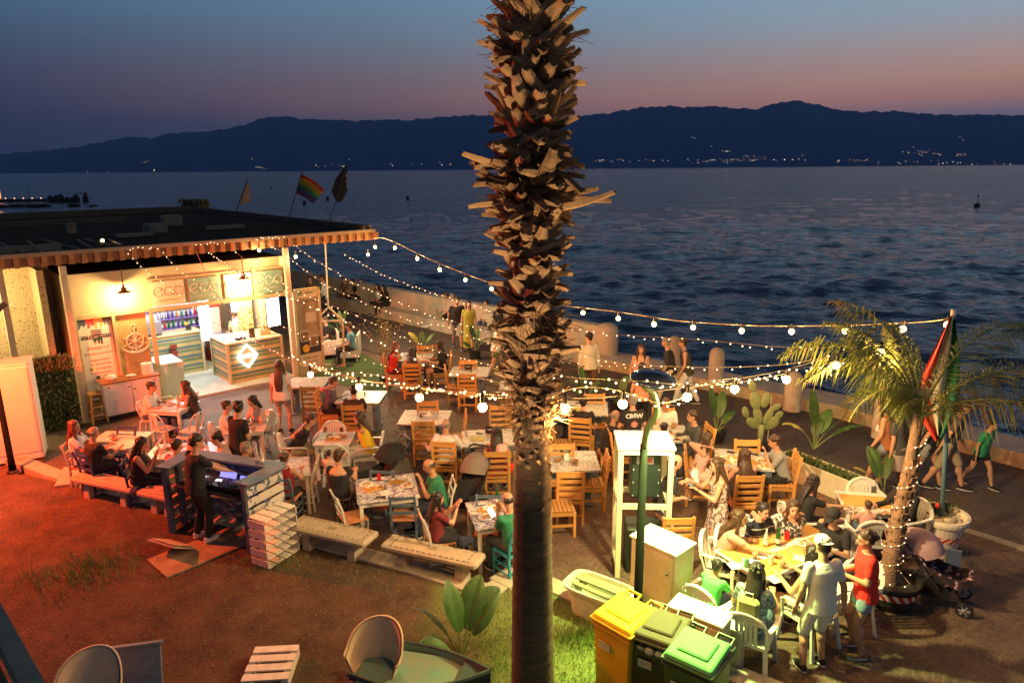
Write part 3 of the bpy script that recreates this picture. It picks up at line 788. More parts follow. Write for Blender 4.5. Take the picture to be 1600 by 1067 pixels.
# ------------------------------------------------------------ things on tables
def local(T, x, y, z=.752):
    a = T.rotation_euler.z; return Vector((T.location.x + x * math.cos(a) - y * math.sin(a), T.location.y + x * math.sin(a) + y * math.cos(a), z))
protos = {}
def item(kind, T, x, y, rz=0., label=None, z=.752, group=None):
    p = local(T, x, y, z); a = math.degrees(T.rotation_euler.z) + rz
    if kind not in protos:
        o = reg(MAKE[kind]()); protos[kind] = o; o.location = p; o.rotation_euler.z = R(a)
    else: o = dup(protos[kind], p, a)
    o['label'] = label; o['category'] = CATS[kind]; o['group'] = group or 'things standing on the tables'
    return o
def mk_plate():
    b = MB().lathe([(.07, 0), (.12, .012), (.115, .016), (.02, .008)], n=16); b.mi = 1; r2 = random.Random(4)
    for i in range(9): b.ball((r2.uniform(-.06, .06), r2.uniform(-.06, .06), .022), (r2.uniform(.012, .03), .018, .014), 6)
    return b.build('plate', [PAPER, mat('fried food', (.60, .28, .05), .6, .4, 30)], smooth=False)
def mk_tray():
    b = MB().box((0, 0, .006), (.30, .22, .01)); b.mi = 1; r2 = random.Random(8)
    for i in range(12): b.ball((r2.uniform(-.12, .12), r2.uniform(-.08, .08), .02), (r2.uniform(.02, .04), .02, .018), 6)
    b.mi = 2
    for i in range(5): b.box((r2.uniform(-.1, .1), r2.uniform(-.08, .08), .035), (.06, .05, .02), rotm(20 * r2.random(), 15, 90 * r2.random()))
    return b.build('food_tray', [KRAFT, mat('fried food', (.6, .28, .05)), PAPER])
def mk_glass():
    r = bpy.data.objects.new('drinking_glass', None); col.objects.link(r)
    MB().lathe([(.028, 0), (.036, .12), (.034, .12), (.026, .01)], n=12).build('glass', mat('clear tumbler', (.8, .82, .8), .05, 0, trans=.7, alpha=.5), r, smooth=True)
    MB().lathe([(.025, .01), (.031, .09), (.0, .09)], n=12).build('drink', mat('amber drink', (.65, .22, .03), .15, .1), r, smooth=True); return r
def mk_bottle(c, nm):
    def f():
        r = bpy.data.objects.new(nm, None); col.objects.link(r)
        MB().lathe([(.032, 0), (.033, .13), (.028, .17), (.013, .21), (.012, .26), (.0, .26)], n=12).build('body', mat(nm + ' glass', c, .08, 0, trans=.3), r, smooth=True)
        MB().lathe([(.034, .04), (.034, .10)], n=12).build('paper_label', PAPER, r); return r
    return f
def mk_can(c, nm):
    def f():
        return MB().lathe([(.024, 0), (.032, .008), (.032, .11), (.026, .12), (.0, .12)], n=14).build(nm, mat(nm + ' paint', c, .3, .1, metal=.3), smooth=False)
    return f
def mk_phone():
    return MB().box((0, 0, .005), (.075, .15, .009)).build('phone', BLACK, bevel=.003)
def mk_napkin():
    return MB().box((0, 0, .003), (.14, .16, .004)).box((.03, .02, .009), (.10, .12, .005), rotm(4, 6, 25)).build('napkin', PAPER)
def mk_mat():
    return MB().box((0, 0, .002), (.41, .35, .002)).build('placemat', KRAFT)
def mk_menu():
    r = bpy.data.objects.new('menu_stand', None); col.objects.link(r)
    MB().box((0, 0, .09), (.19, .012, .15), rotm(-10)).build('card', BLACK, r); MB().box((0, 0, .008), (.12, .06, .016)).build('foot', WOOD, r)
    text('MENU', .04, PAPER, r, (0, -.012, .10), (R(80), 0, 0)); return r
def mk_holder():
    return MB().box((0, 0, .05), (.09, .05, .10)).box((0, 0, .115), (.05, .03, .03)).build('napkin_holder', PAPER, bevel=.004)
def mk_shaker(): return MB().lathe([(.018, 0), (.02, .05), (.014, .07), (0, .075)], n=10).build('pepper_shaker', mat('dark shaker', (.06, .02, .02), .3))
def mk_ymenu(): return MB().box((0, 0, .003), (.21, .29, .005)).build('yellow_menu', mat('yellow menu', (.70, .62, .12), .5, .15, 20, pattern=speckle((.15, .12, .02), 25, .58)))
def mk_bowl(): return MB().lathe([(.04, 0), (.075, .04), (.07, .04), (.03, .012)], n=14).build('bowl', mat('snack bowl', (.35, .18, .07), .5))
MAKE = dict(plate=mk_plate, tray=mk_tray, glass=mk_glass, green=mk_bottle((.01, .12, .02), 'green_bottle'), clear=mk_bottle((.6, .65, .6), 'clear_bottle'), cola=mk_can((.6, .01, .01), 'red_can'), silver=mk_can((.5, .55, .55), 'silver_can'), flask=mk_can((.10, .25, .12), 'green_flask'), phone=mk_phone, napkin=mk_napkin, mat=mk_mat, menu=mk_menu, holder=mk_holder, shaker=mk_shaker, ymenu=mk_ymenu, bowl=mk_bowl)
CATS = dict(plate='plate', tray='food tray', glass='glass', green='bottle', clear='bottle', cola='can', silver='can', flask='flask', phone='phone', napkin='napkin', mat='placemat', menu='menu stand', holder='napkin holder', shaker='shaker', ymenu='menu', bowl='bowl')
LD = 'the long drinks table'
for T, k, x, y, rz, lb in (
    (T9, 'holder', .08, .02, 0, 'white napkin holder on the empty mosaic table left of the trunk'), (T9, 'shaker', -.08, -.02, 0, 'dark pepper shaker left of the napkin holder on the empty table'),
    (T10, 'ymenu', -.2, -.05, 80, 'yellow menu in front of the man in the white shirt'), (T10, 'phone', -.15, .22, 60, 'dark phone lying on the table of the man in the white shirt'), (T10, 'menu', .05, .15, -20, 'black menu stand at the table of the woman in maroon'),
    (T11, 'menu', -.05, .08, 5, 'black menu stand on the empty table near the promenade'), (T11, 'shaker', .04, -.06, 0, 'dark pepper shaker by the black menu stand near the promenade'),
    (T13, 'ymenu', -.35, -.2, 10, 'yellow menu under the lit bulb right of the trunk'), (T13, 'ymenu', -.12, -.18, -8, 'second yellow menu beside the one under the lit bulb'), (T13, 'phone', -.1, .3, 85, 'dark phone at the far edge of the yellow-menu table'),
    (T14, 'menu', -.06, .2, 0, 'black card stand on the empty mosaic table right of the trunk'), (T14, 'holder', -.06, .02, 0, 'white napkin holder in front of the black card stand'), (T14, 'bowl', -.2, -.04, 0, 'small dark bowl left of the white napkin holder'), (T14, 'bowl', .08, -.1, 0, 'small dark bowl right of the white napkin holder'),
    (T15, 'bowl', -.1, .1, 0, 'snack bowl on the table of the three women'), (T15, 'plate', .15, -.1, 0, 'plate of food on the table of the three women'), (T15, 'glass', -.2, -.15, 0, 'glass by the red-haired woman'),
    (T16, 'glass', -.25, .1, 0, 'glass before the man in grey-purple'), (T16, 'shaker', .05, .1, 0, 'dark shaker in the middle of the table beside the man in grey-purple'), (T16, 'napkin', -.28, -.15, 20, 'napkin by the elbow of the man in grey-purple'),
    (T17, 'napkin', -.2, 0, 12, 'napkin on the table under the leftmost bulb'),
    (T18, 'phone', .2, .05, 80, 'dark phone in the middle of the table of the man in white polo'), (T18, 'phone', .35, -.35, 88, 'dark phone at the near right corner of the white-polo table'), (T18, 'glass', -.1, .2, 0, 'glass beside the man in the white polo'), (T18, 'clear', -.25, .15, 0, 'clear bottle left of the man in the white polo'),
    (T19, 'plate', -.3, -.05, 0, 'plate of food by the woman in pale pink'), (T19, 'plate', -.12, -.2, 0, 'plate of food in front of the long-haired woman seen from behind'), (T19, 'plate', .3, -.05, 0, 'plate by the man in the grey t-shirt'), (T19, 'plate', .32, -.3, 0, 'white plate at the near right corner beside the grey t-shirt'), (T19, 'mat', -.22, -.1, 0, 'brown placemat under the plates by the woman in pale pink'), (T19, 'mat', .27, -.15, 0, 'brown placemat beside the man in the grey t-shirt'), (T19, 'phone', -.2, .25, 80, 'dark phone at the far left of the table before the prickly pear'), (T19, 'phone', .2, .25, 75, 'dark phone at the far right of the table before the prickly pear'), (T19, 'silver', -.02, .08, 0, 'silver can in the middle of the table before the prickly pear'),
    (T7, 'tray', -.22, .02, 20, 'food tray on the left of the big mosaic table'), (T7, 'tray', .2, .18, -10, 'food tray before the man in the green polo'), (T7, 'plate', .33, -.02, 0, 'plate at the right end of the big mosaic table'), (T7, 'plate', -.32, .2, 0, 'plate at the far left of the big mosaic table'), (T7, 'glass', .14, .37, 0, 'orange drink at the far edge of the big mosaic table'), (T7, 'glass', -.02, -.06, 0, 'orange drink in the middle of the big mosaic table'), (T7, 'phone', -.12, -.34, 75, 'dark phone at the near edge of the big mosaic table'), (T7, 'napkin', -.05, -.2, 10, 'napkin on the near side of the big mosaic table'), (T7, 'cola', -.1, .3, 0, 'red can at the far side of the big mosaic table'),
    (T8, 'tray', -.05, .12, 30, 'food tray between the maroon woman and the man in green'), (T8, 'plate', -.15, -.12, 0, 'plate at the near left of the phone-lit table'), (T8, 'glass', .22, .3, 0, 'drink at the far corner of the phone-lit table'), (T8, 'green', .12, .28, 0, 'green bottle at the far side of the phone-lit table'),
    (T1, 'glass', -.1, .05, 0, 'glass in the middle of the leftmost table'), (T1, 'bowl', -.02, -.05, 0, 'small bowl on the leftmost table'), (T1, 'phone', -.2, .18, 85, 'dark phone near the arm of the leftmost woman'),
    (T2, 'clear', .05, .12, 0, 'clear bottle between the couple in front of the freezer'), (T2, 'plate', -.1, .05, 0, 'plate before the bearded man in the vest'), (T2, 'napkin', .15, .05, 20, 'crumpled napkin before the curly-haired woman'), (T2, 'phone', -.28, -.02, 80, 'dark phone at the bearded man\'s elbow'), (T2, 'phone', .3, .25, 80, 'dark phone at the far right corner of the couple\'s table'),
    (T3, 'glass', .1, .2, 0, 'glass left on the waiter\'s table'), (T3, 'glass', .22, .12, 0, 'second glass left on the right of the waiter\'s table'), (T3, 'plate', .0, .1, 0, 'plate left on the waiter\'s table'), (T3, 'napkin', .2, -.2, 15, 'napkin at the near edge of the waiter\'s table'),
    (T4, 'tray', -.25, .1, 0, 'food tray by the girl in black'), (T4, 'tray', .15, .1, 12, 'food tray at the right of the crowded red-lit table'), (T4, 'plate', -.45, .0, 0, 'plate nearest the girl in black'), (T4, 'glass', .0, .2, 0, 'glass in the middle of the crowded red-lit table'), (T4, 'glass', .3, .25, 0, 'drink by the woman with a bun'), (T4, 'cola', .2, -.12, 0, 'red can on the crowded red-lit table'), (T4, 'bowl', -.1, -.15, 0, 'bowl near the man in pink'),
    (T5, 'plate', -.15, .1, 0, 'plate before the boy in the tank top'),
    (T6, 'bowl', -.1, .05, 0, 'bowl among the leftovers'), (T6, 'plate', .05, .1, 0, 'plate of leftovers before the woman in yellow'), (T6, 'tray', .0, -.05, 5, 'tray of leftovers in the middle of the small plastic table'), (T6, 'bowl', .18, .0, 0, 'second bowl beside the woman in yellow'), (T6, 'napkin', -.2, -.1, 30, 'crumpled napkin before the crouched man in black'),
    (T20, 'mat', -.2, .2, 0, 'brown placemat before the woman in dusty pink'), (T20, 'mat', .21, .22, 0, 'brown placemat between the bottles'), (T20, 'mat', -.2, -.22, 0, 'brown placemat before the boy in green'), (T20, 'mat', .2, -.22, 0, 'brown placemat before the woman with a backpack'),
    (T22, 'mat', -.2, .22, 0, 'brown placemat before the woman in black and white'), (T22, 'mat', .22, .2, 0, 'brown placemat before the man in the black cap'), (T22, 'mat', -.2, -.22, 0, 'brown placemat nearest the man in the white cap'), (T22, 'mat', .22, -.2, 0, 'brown placemat beside the woman in red'),
    (T21, 'mat', -.17, .02, 90, 'yellow-brown mat at the left of the toddler\'s table'), (T21, 'mat', .18, .02, 90, 'yellow-brown mat at the right of the toddler\'s table')):
    item(k, T, x, y, rz, lb)
for px, py, k, rz, lb in ((1196, 853, 'clear', 0, 'clear bottle on the drinks table before the boy in stripes'), (1215, 851, 'green', 0, 'green bottle standing between the boy in stripes and the blouse woman'), (1229, 843, 'cola', 0, 'red can before the woman in the black and white blouse'), (1179, 874, 'glass', 0, 'glass of beer near the hand of the woman in dusty pink'), (1204, 881, 'silver', 0, 'dark-topped silver can in the middle of the drinks table'), (1222, 887, 'glass', 0, 'tall amber drink at the near middle of the drinks table'), (1166, 885, 'flask', 0, 'tall green-grey flask beside the boy in green'), (1262, 858, 'glass', 0, 'amber drink left of the man in the white cap'), (1226, 900, 'phone', 60, 'black phone at the near edge of the drinks table'), (1210, 905, 'napkin', 20, 'napkin beside the black phone'), (1190, 868, 'napkin', 40, 'napkin under the outstretched hand'), (1250, 872, 'napkin', 60, 'napkin at the right of the drinks table'), (1254, 848, 'plate', 0, 'white plate beside the amber drink'), (1147, 884, 'napkin', 10, 'napkin by the tablet')):
    p = at(px, py, .757)
    if k not in protos: o = reg(MAKE[k]()); protos[k] = o; o.location = p; o.rotation_euler.z = R(rz); o['label'] = lb; o['group'] = 'things standing on the tables'
    else: o = dup(protos[k], p, rz, lb, 'things standing on the tables')
    o['category'] = CATS[k]
# ------------------------------------------------------------ kiosk (local x along its front, y inwards)
KA = Vector((-10.34, 16.10, 0)); KANG = 41.07
ka, kb = math.cos(R(KANG)), math.sin(R(KANG))
def K(s, n, z=0.): return Vector((KA.x + s * ka - n * kb, KA.y + s * kb + n * ka, z))
CREAM = mat('cream wall', (.62, .47, .25), .7, .08, 2, .05)
TRIM = mat('tan timber trim', (.50, .38, .20), .6, .15, 6)
DROOF = mat('dark roofing', (.055, .033, .020), 1.0, .4, 2, spec=.05)
kk = thing('kiosk', 'cream food kiosk with striped counters and signs under a timber pergola', 'kiosk', KA, KANG)
def kb_(name, boxes, m, parent=kk, bevel=0.):
    b = MB(); [b.box(*x) for x in boxes]; return b.build(name, m, parent, bevel=bevel)
kb_('wall', [((.06, 1.9, 1.72), (.12, 3.8, 3.44)), ((2.67, 3.86, 1.72), (5.34, .12, 3.44)), ((5.28, 2.75, 1.72), (.12, 2.1, 3.44))], CREAM)
kb_('upper_wall', [((2.67, .05, 3.00), (5.34, .10, .98)), ((.93, .05, 2.505), (1.62, .09, .02))], CREAM)
kb_('panel_wall', [((.9, .09, 1.26), (1.5, .06, 2.44))], mat('ochre door panel', (.55, .36, .14), .6, .15, 4))
kb_('door_frame', [((.10, .0, 1.25), (.09, .12, 2.5)), ((.91, 0, 1.25), (.07, .12, 2.5)), ((1.76, 0, 1.25), (.08, .14, 2.5)), ((.93, .0, 2.46), (1.58, .11, .08))], TRIM, bevel=.004)
kb_('header', [((3.53, -.01, 2.44), (3.54, .12, .10)), ((3.53, -.01, 3.20), (3.54, .10, .05)), ((5.30, -.01, 2.82), (.09, .12, .72))], TRIM, bevel=.004)
for s in (0, 5.28): kb_('post', [((s, -.22, 1.87), (.13, .13, 3.74))], mat('pale post', (.55, .45, .30), .6, .12), bevel=.005)
kb_('roof', [((2.67, 1.9, 3.46), (5.3, 3.7, .05))], DROOF)
kb_('post', [((-1.1, .6, 1.87), (.13, .13, 3.74))], mat('pale post', (.55, .45, .30)), bevel=.005)
kb_('floor', [((3.5, 1.8, .03), (3.6, 4.0, .06))], mat('kiosk floor', (.45, .46, .36), .5, .1, 2))
# pergola
kb_('front_beam', [((3.5, -.12, 3.87), (9.5, .12, .20))], mat('red brown timber', (.20, .085, .035), .6, .25, 3, stretch=(1, 6, 6)))
kb_('rafter', [((-1.1 + i * .262, -.03, 3.87), (.11, .42, .22)) for i in range(36)], mat('orange rafter ends', (.36, .16, .05), .6, .25, 3))
kb_('roof_edge', [((3.4, -.20, 4.03), (9.4, .16, .09))], mat('grey brown batten', (.30, .22, .14), .7, .2, 3))
kb_('roof_deck', [((.2, 8.3, 3.94), (15.9, 15.7, .08))], DROOF)
kb_('side_beam', [((8.15, 8, 4.05), (.22, 15.6, .22))], mat('dark side beam', (.09, .05, .03), .7, .3))
kb_('back_beam', [((0, 16.1, 4.08), (16.4, .3, .28)), ((-2, 11, 4.05), (12, .25, .20))], mat('dark side beam', (.09, .05, .03)))
kb_('batten', [((-1.0 + i * .45 + .1 * math.sin(i * 5), 2.2 + .3 * math.sin(i * 3), 4.01), (.04, 2.6 + math.sin(i * 7), .05), rotm(0, 0, 4 * math.sin(i * 9))) for i in range(7)] + [((3.4, 5, 4.1), (.5, .9, .25)), ((5.2, 4, 4.08), (1.2, .12, .12)), ((1.4, 6.5, 4.12), (.25, .3, .3)), ((2.4, 3.4, 4.05), (.9, .5, .08)), ((-3.5, 5, 4.05), (1.8, 1.1, .1)), ((4.6, 7.5, 4.15), (.6, .5, .35))] + [((-2, 1.2, 4.05), (4.5, .2, .16)), ((-1.3, 2.2, 4.05), (.2, 3.4, .14))], mat('weathered batten', (.22, .16, .10), .8, .3))
# left outbuilding wall behind the posts
ow = thing('outbuilding', 'cream pebble-dashed outbuilding left of the kiosk lit by a hidden lamp', 'outbuilding', K(-2.6, 2.6), KANG)
MB().box((0, 0, 1.8), (4.6, .15, 3.6)).box((2.25, -1.1, 1.8), (.12, 2.1, 3.6)).build('wall', mat('pebble dash', (.60, .50, .30), .85, .12, 20, .8, 50, pattern=speckle((.20, .15, .07), 26, .62)), ow)
MB().box((1.75, -.75, 1.8), (1.7, .12, 3.6)).build('inner_wall', mat('pebble dash', (.60, .50, .30)), ow)
MB().box((-1.2, -1.5, 2.35), (1.7, .8, .12)).box((-1.2, -1.6, 1.9), (1.7, 1.0, .75)).build('lean_to', mat('lichened slab', (.24, .23, .14), .9, .3, 6, .4), ow)
MB().box((-1.2, -1.7, .7), (1.8, 1.1, 1.4)).build('base_wall', mat('brick red base', (.22, .08, .04), .9, .3, 8), ow)
MB().box((.35, -2.3, 2.95), (.9, .09, .09), rotm(0, 0, 8)).box((1.15, -2.5, 2.75), (.8, .09, .12), rotm(0, -35, 10)).build('bracket', mat('dark side beam', (.09, .05, .03)), ow)
lamp('POINT', 'outbuilding_light', K(-2.3, .7, 3.1), 300, (1, .68, .28), .1)
# leafy screen
def leafy(name, label, loc, rz, w, h, d, n, m, cat='plant', sz=.05, seed=1, parts=True):
    r = thing(name, label, cat, loc, rz); r2 = random.Random(seed); b = MB()
    for i in range(n):
        c = Vector((r2.uniform(-w / 2, w / 2), r2.uniform(-d / 2, d / 2), r2.uniform(0, h))); s = sz * r2.uniform(.6, 1.4)
        M = rotm(r2.uniform(0, 360), r2.uniform(0, 360), r2.uniform(0, 360)); b.mi = r2.randrange(len(m))
        b.add([c + M @ Vector(v) for v in ((-s, 0, 0), (0, -s * .5, 0), (s, 0, s * .2), (0, s * .5, 0))], [(0, 1, 2, 3)])
    b.build('foliage', m, r); MB().box((0, d * .25, h / 2), (w * .9, .03, h * .97)).build('backing', mat('hedge backing', (.03, .045, .015), .9, .3), r); return r
LF = mat('hedge leaf', (.06, .10, .03), .7, .3, 20); LF2 = mat('hedge leaf pale', (.15, .13, .05), .7, .3, 20)
leafy('ivy_screen', 'tall ivy screen standing between the white cabinet and the kiosk door panels', K(-.62, -.35), KANG, 1.0, 1.75, .22, 3600, [LF, LF, LF2], 'hedge', .045)

# ---- signs over the counter
GRN = mat('sage green sign', (.20, .32, .24), .6, .1, 4); CRS = mat('cream sign', (.66, .56, .38), .6, .05)
LETC = mat('cream lettering', (.75, .70, .52), .5, 0); LETG = mat('grey green lettering', (.34, .36, .24), .5, 0); DARK = mat('dark lettering', (.03, .03, .03), .5, 0)
def eco(parent, cx, cz, sc, m, y):
    def arc(x, z, r_, a0, a1, n=22): return [(x + math.cos(R(a0 + (a1 - a0) * i / n)) * r_, y, z + math.sin(R(a0 + (a1 - a0) * i / n)) * r_) for i in range(n + 1)]
    r_ = .105 * sc; x1, x2, x3 = cx - .235 * sc, cx, cx + .235 * sc
    b = MB(); e = [(x1 - r_ * .7, y, cz - r_ * .35), (x1 + r_ * .88, y, cz + r_ * .5)] + arc(x1, cz, r_, 30, 330, 26)
    b.tube(e, .008 * sc, 5); b.tube(arc(x2, cz, r_, 48, 300) + [(x2 + r_ * .95, y, cz - r_ * .45), (x3 - r_ * 1.0, y, cz + r_ * .2)], .008 * sc, 5)
    b.tube(arc(x3, cz, r_, 0, 360), .008 * sc, 5)
    b.build('lettering', m, parent)
for s0, s1, green in ((1.82, 2.60, 0), (2.70, 3.48, 1), (3.60, 4.34, 0), (4.44, 5.22, 1)):
    p = MB().box(((s0 + s1) / 2, -.045, 2.83), (s1 - s0, .03, .62)).build('sign_board', GRN if green else CRS, kk, bevel=.003)
    eco(p, (s0 + s1) / 2, 2.88, 1.05, LETC if green else LETG, -.068)
    text('VENTITRE LIDO BISTROT', .045, LETC if green else LETG, p, ((s0 + s1) / 2, -.064, 2.66), (R(90), 0, 0), depth=.001)
# ---- poster
po = MB().box((.505, .045, 1.42), (.72, .02, 2.02)).build('banner', mat('banner paper', (.80, .72, .60), .6, .03), kk)
def pt(t, s, m, x, z, name='lettering'): return text(t, s, m, po, (x, .030, z), (R(90), 0, 0), name, .001)
inkM = mat('banner ink', (.25, .08, .06), .6, 0)
x0 = .145
for i, c in enumerate(((.03, .10, .18), (.65, .03, .02), (.80, .60, .03), (.03, .02, .02))):
    b = MB(); b.box((x0 + .09 + i * .18, .030, 2.395), (.18, .006, .07)); r2 = random.Random(i)
    for j in range(6): h = r2.uniform(.04, .20); b.box((x0 + .02 + i * .18 + j * .029, .030, 2.36 - h / 2), (.015, .005, h))
    b.build('paint_drip', mat('drip %d' % i, c, .5, 0), po)
b = MB(); [b.box((.52, .030, 2.12 - k * .045), (.22, .005, .022), rotm(0, 4, 0)) for k in range(4)]; b.build('press_emblem', DARK, po)
MB().box((.53, .031, 1.90), (.20, .005, .05)).box((.47, .031, 1.86), (.04, .005, .09)).box((.55, .031, 1.85), (.04, .005, .10)).box((.61, .031, 1.84), (.04, .005, .12)).build('emblem_base', mat('dark green ink', (.02, .12, .06), .5, 0), po)
MB().box((.505, .0315, 1.965), (.64, .005, .085)).build('name_band', DARK, po)
text('TUTTO per TUTTO', .077, mat('banner paper', (.8, .72, .6)), po, (.505, .026, 1.965), (R(90), 0, 0), depth=.001)
pt('Stampare è', .10, mat('brown ink', (.45, .22, .12), .6, 0), .52, 1.70); pt('la nostra passione', .082, mat('brown ink', (.45, .22, .12)), .505, 1.56)
pt('Reggio Calabria', .066, inkM, .52, 1.40); pt('Tel. 0965 892858', .064, inkM, .52, 1.29); pt('329 8687188', .064, inkM, .56, 1.18); pt('info@tuttopertutto.it', .054, inkM, .52, 1.08)
MB().box((.31, .031, 1.18), (.06, .004, .07)).build('phone_icon', mat('olive icon', (.3, .28, .05), .5, 0), po)
MB().box((.42, .031, .96), (.07, .004, .08)).build('f_icon', DARK, po); pt('f', .08, LETC, .425, .955)
MB().ball((.60, .031, .97), (.04, .003, .04), 10).build('red_icon', mat('drip 1', (.65, .03, .02)), po); pt('www.tuttopertutto.it', .05, inkM, .50, .86)
b = MB(); [b.box((.22 + j * .03, .031, .55), (.012, .004, h)) for j, h in enumerate((.06, .1, .16, .09, .05))]; b.box((.28, .031, .52), (.2, .004, .05)); b.build('paint_drip', DARK, po)
# ---- ship wheel and anchor emblem on the second panel
b = MB(); cx, cz = 1.33, 1.72
b.tube([(cx + .19 * math.cos(a), .03, cz + .19 * math.sin(a)) for a in [i * math.pi / 12 for i in range(25)]], .024, 6)
for i in range(8):
    a = i * math.pi / 4 + .39; b.bar((cx, .03, cz), (cx + .27 * math.cos(a), .03, cz + .27 * math.sin(a)), .03, .02)
b.ball((cx, .02, cz), .05, 8)
b.bar((cx, .02, cz + .35), (cx, .02, cz - .25), .04, .03); b.tube([(cx + .045 * math.cos(a), .02, cz + .37 + .055 * math.sin(a)) for a in [i * math.pi / 6 for i in range(13)]], .014, 6)
b.tube([(cx + .34 * math.cos(R(a)), .015, cz - .02 + .27 * math.sin(R(a))) for a in range(195, 346, 10)], [.012 + .03 * math.sin(i / 15 * math.pi) for i in range(16)], 6)
b.build('anchor_emblem', mat('carved emblem', (.60, .50, .36), .6, .1), kk)
# ---- striped counters
def striped(N, L, src, base):
    s = N.new('ShaderNodeSeparateXYZ'); L.new(src, s.inputs[0]); w = nmath(N, L, 'FRACT', nmath(N, L, 'ADD', nmath(N, L, 'MULTIPLY', s.outputs[2], 3.6), .1))
    nz = N.new('ShaderNodeTexNoise'); nz.inputs['Scale'].default_value = 2.5; L.new(src, nz.inputs['Vector'])
    g = nmix(N, L, nmath(N, L, 'LESS_THAN', w, .30), base, (.10, .17, .15))
    g = nmix(N, L, nmath(N, L, 'MULTIPLY', nmath(N, L, 'GREATER_THAN', w, .62), nmath(N, L, 'LESS_THAN', w, .93)), g, (.17, .21, .10))
    return nmix(N, L, nmath(N, L, 'LESS_THAN', nmath(N, L, 'FRACT', nmath(N, L, 'MULTIPLY', s.outputs[2], 10.8)), .04), g, (.08, .06, .03))
STR = mat('striped planks', (.50, .36, .15), .6, .2, 5, .1, 30, stretch=(1, 1, 1), pattern=striped)
def counter(name, label, s0, s1, n0, n1, h):
    r = thing(name, label, 'counter', K((s0 + s1) / 2, (n0 + n1) / 2), KANG)
    MB().box((0, 0, h / 2 + .03), (s1 - s0, n1 - n0, h - .02)).build('front', STR, r)
    MB().box((0, 0, h + .045), (s1 - s0 + .06, n1 - n0 + .06, .05)).build('worktop', TRIM, r, bevel=.006)
    b = MB()
    for x in (-1, 1):
        for y in (-1, 1): b.box((x * (s1 - s0) / 2, y * (n1 - n0) / 2, h / 2 + .04), (.07, .07, h))
    b.build('corner_post', TRIM, r); return r
c1 = counter('bar_counter', 'striped till counter with a glowing neon diamond on its front', 3.62, 5.15, .28, 1.55, 1.14)
counter('back_counter', 'striped back counter with red pocket racks behind the white freezer', 1.78, 3.55, 2.2, 2.8, 1.22)
NEON = mat('neon tube', (1, 1, 1), .3, 0, emit=(1, .95, .82), estr=7)
nr = thing('neon_sign', 'glowing white diamond neon sign on the striped till counter', 'neon sign', K(4.12, .26, .80), KANG)
P = [(0, .33), (.30, .03), (.33, -.01), (.30, -.05), (.03, -.32), (0, -.34), (-.03, -.32), (-.30, -.05), (-.33, -.01), (-.30, .03), (-.03, .31), (0, .33)]
MB().tube([(x * .82, -.05, z * .95) for x, z in P], .024, 8).build('tube', NEON, nr)
text('anche', .15, NEON, nr, (0, -.05, .0), (R(90), 0, 0), depth=.012, bold=.006)
MB().prism([(x * .8, z * .92) for x, z in P[:-1]], -.01, .01).xf(Matrix.Rotation(R(90), 4, 'X')).build('backplate', mat('neon backplate', (.35, .18, .08), .5, .1), nr)
rk = thing('pocket_rack', 'red leaflet pockets hanging on the front of the back counter', 'rack', K(2.75, 2.14, .75), KANG)
for z in (.18, 0, -.16): MB().box((0, 0, z), (.18, .05, .13)).build('pocket', mat('red pocket', (.22, .03, .02), .5, .2), rk)
# screen, tiles, tubes, lamps inside
scr = thing('menu_screen', 'bright white upright menu screen hanging at the right of the kiosk opening', 'screen', K(4.86, -.02, 1.97), KANG + 8)
MB().box((0, 0, 0), (.42, .04, .82)).build('frame', BLACK, scr, bevel=.004)
MB().box((0, -.024, 0), (.385, .006, .785)).build('panel', mat('screen glow', (1, 1, 1), .3, 0, emit=(1, .95, .88), estr=3.5), scr)
WHI = mat('white interior', (.75, .76, .78), .5, .04)
kb_('inner_wall', [((3.5, 3.75, 1.7), (3.5, .04, 3.3))], WHI)
TUBE = mat('light tube', (1, 1, 1), .3, 0, emit=(.92, .95, 1), estr=6)
for s, n, z0, z1, lb in ((3.62, 1.9, 1.0, 2.6, 'bright upright light tube left of the man at the till'), (4.55, 2.1, 1.1, 2.3, 'bright upright light tube right of the man at the till')):
    t = thing('light_tube', lb, 'light tube', K(s, n, 0), KANG, 'light tubes inside the kiosk')
    MB().box((0, .02, (z0 + z1) / 2), (.30 if s < 4 else .16, .05, z1 - z0)).build('housing', WHI, t); MB().box((0, -.02, (z0 + z1) / 2), (.22 if s < 4 else .09, .02, z1 - z0 - .1)).build('tube', TUBE, t)
lamp('POINT', 'kiosk_inner_light', K(3.0, 1.5, 2.5), 220, (.80, .86, 1.0), .2)
lamp('POINT', 'kiosk_till_light', K(4.5, 1.2, 2.45), 200, (1.0, .86, .62), .1)
sh = thing('bottle_shelf', 'tall bar shelf crowded with bottles at the back of the kiosk', 'shelf', K(3.3, 3.5), KANG)
b = MB(); [b.box((0, 0, z), (1.7, .28, .03)) for z in (.9, 1.2, 1.5, 1.8)]; b.box((-.86, 0, 1.1), (.04, .28, 2.0)); b.box((.86, 0, 1.1), (.04, .28, 2.0)); b.build('board', mat('purple lit board', (.20, .12, .40), .5, .2), sh)
r2 = random.Random(5); BC = [mat('bottle %d' % i, c, .15, .1, trans=.2) for i, c in enumerate(((.5, .03, .02), (.02, .15, .05), (.08, .05, .35), (.55, .25, .03), (.6, .6, .65), (.04, .02, .02)))]
bt = []
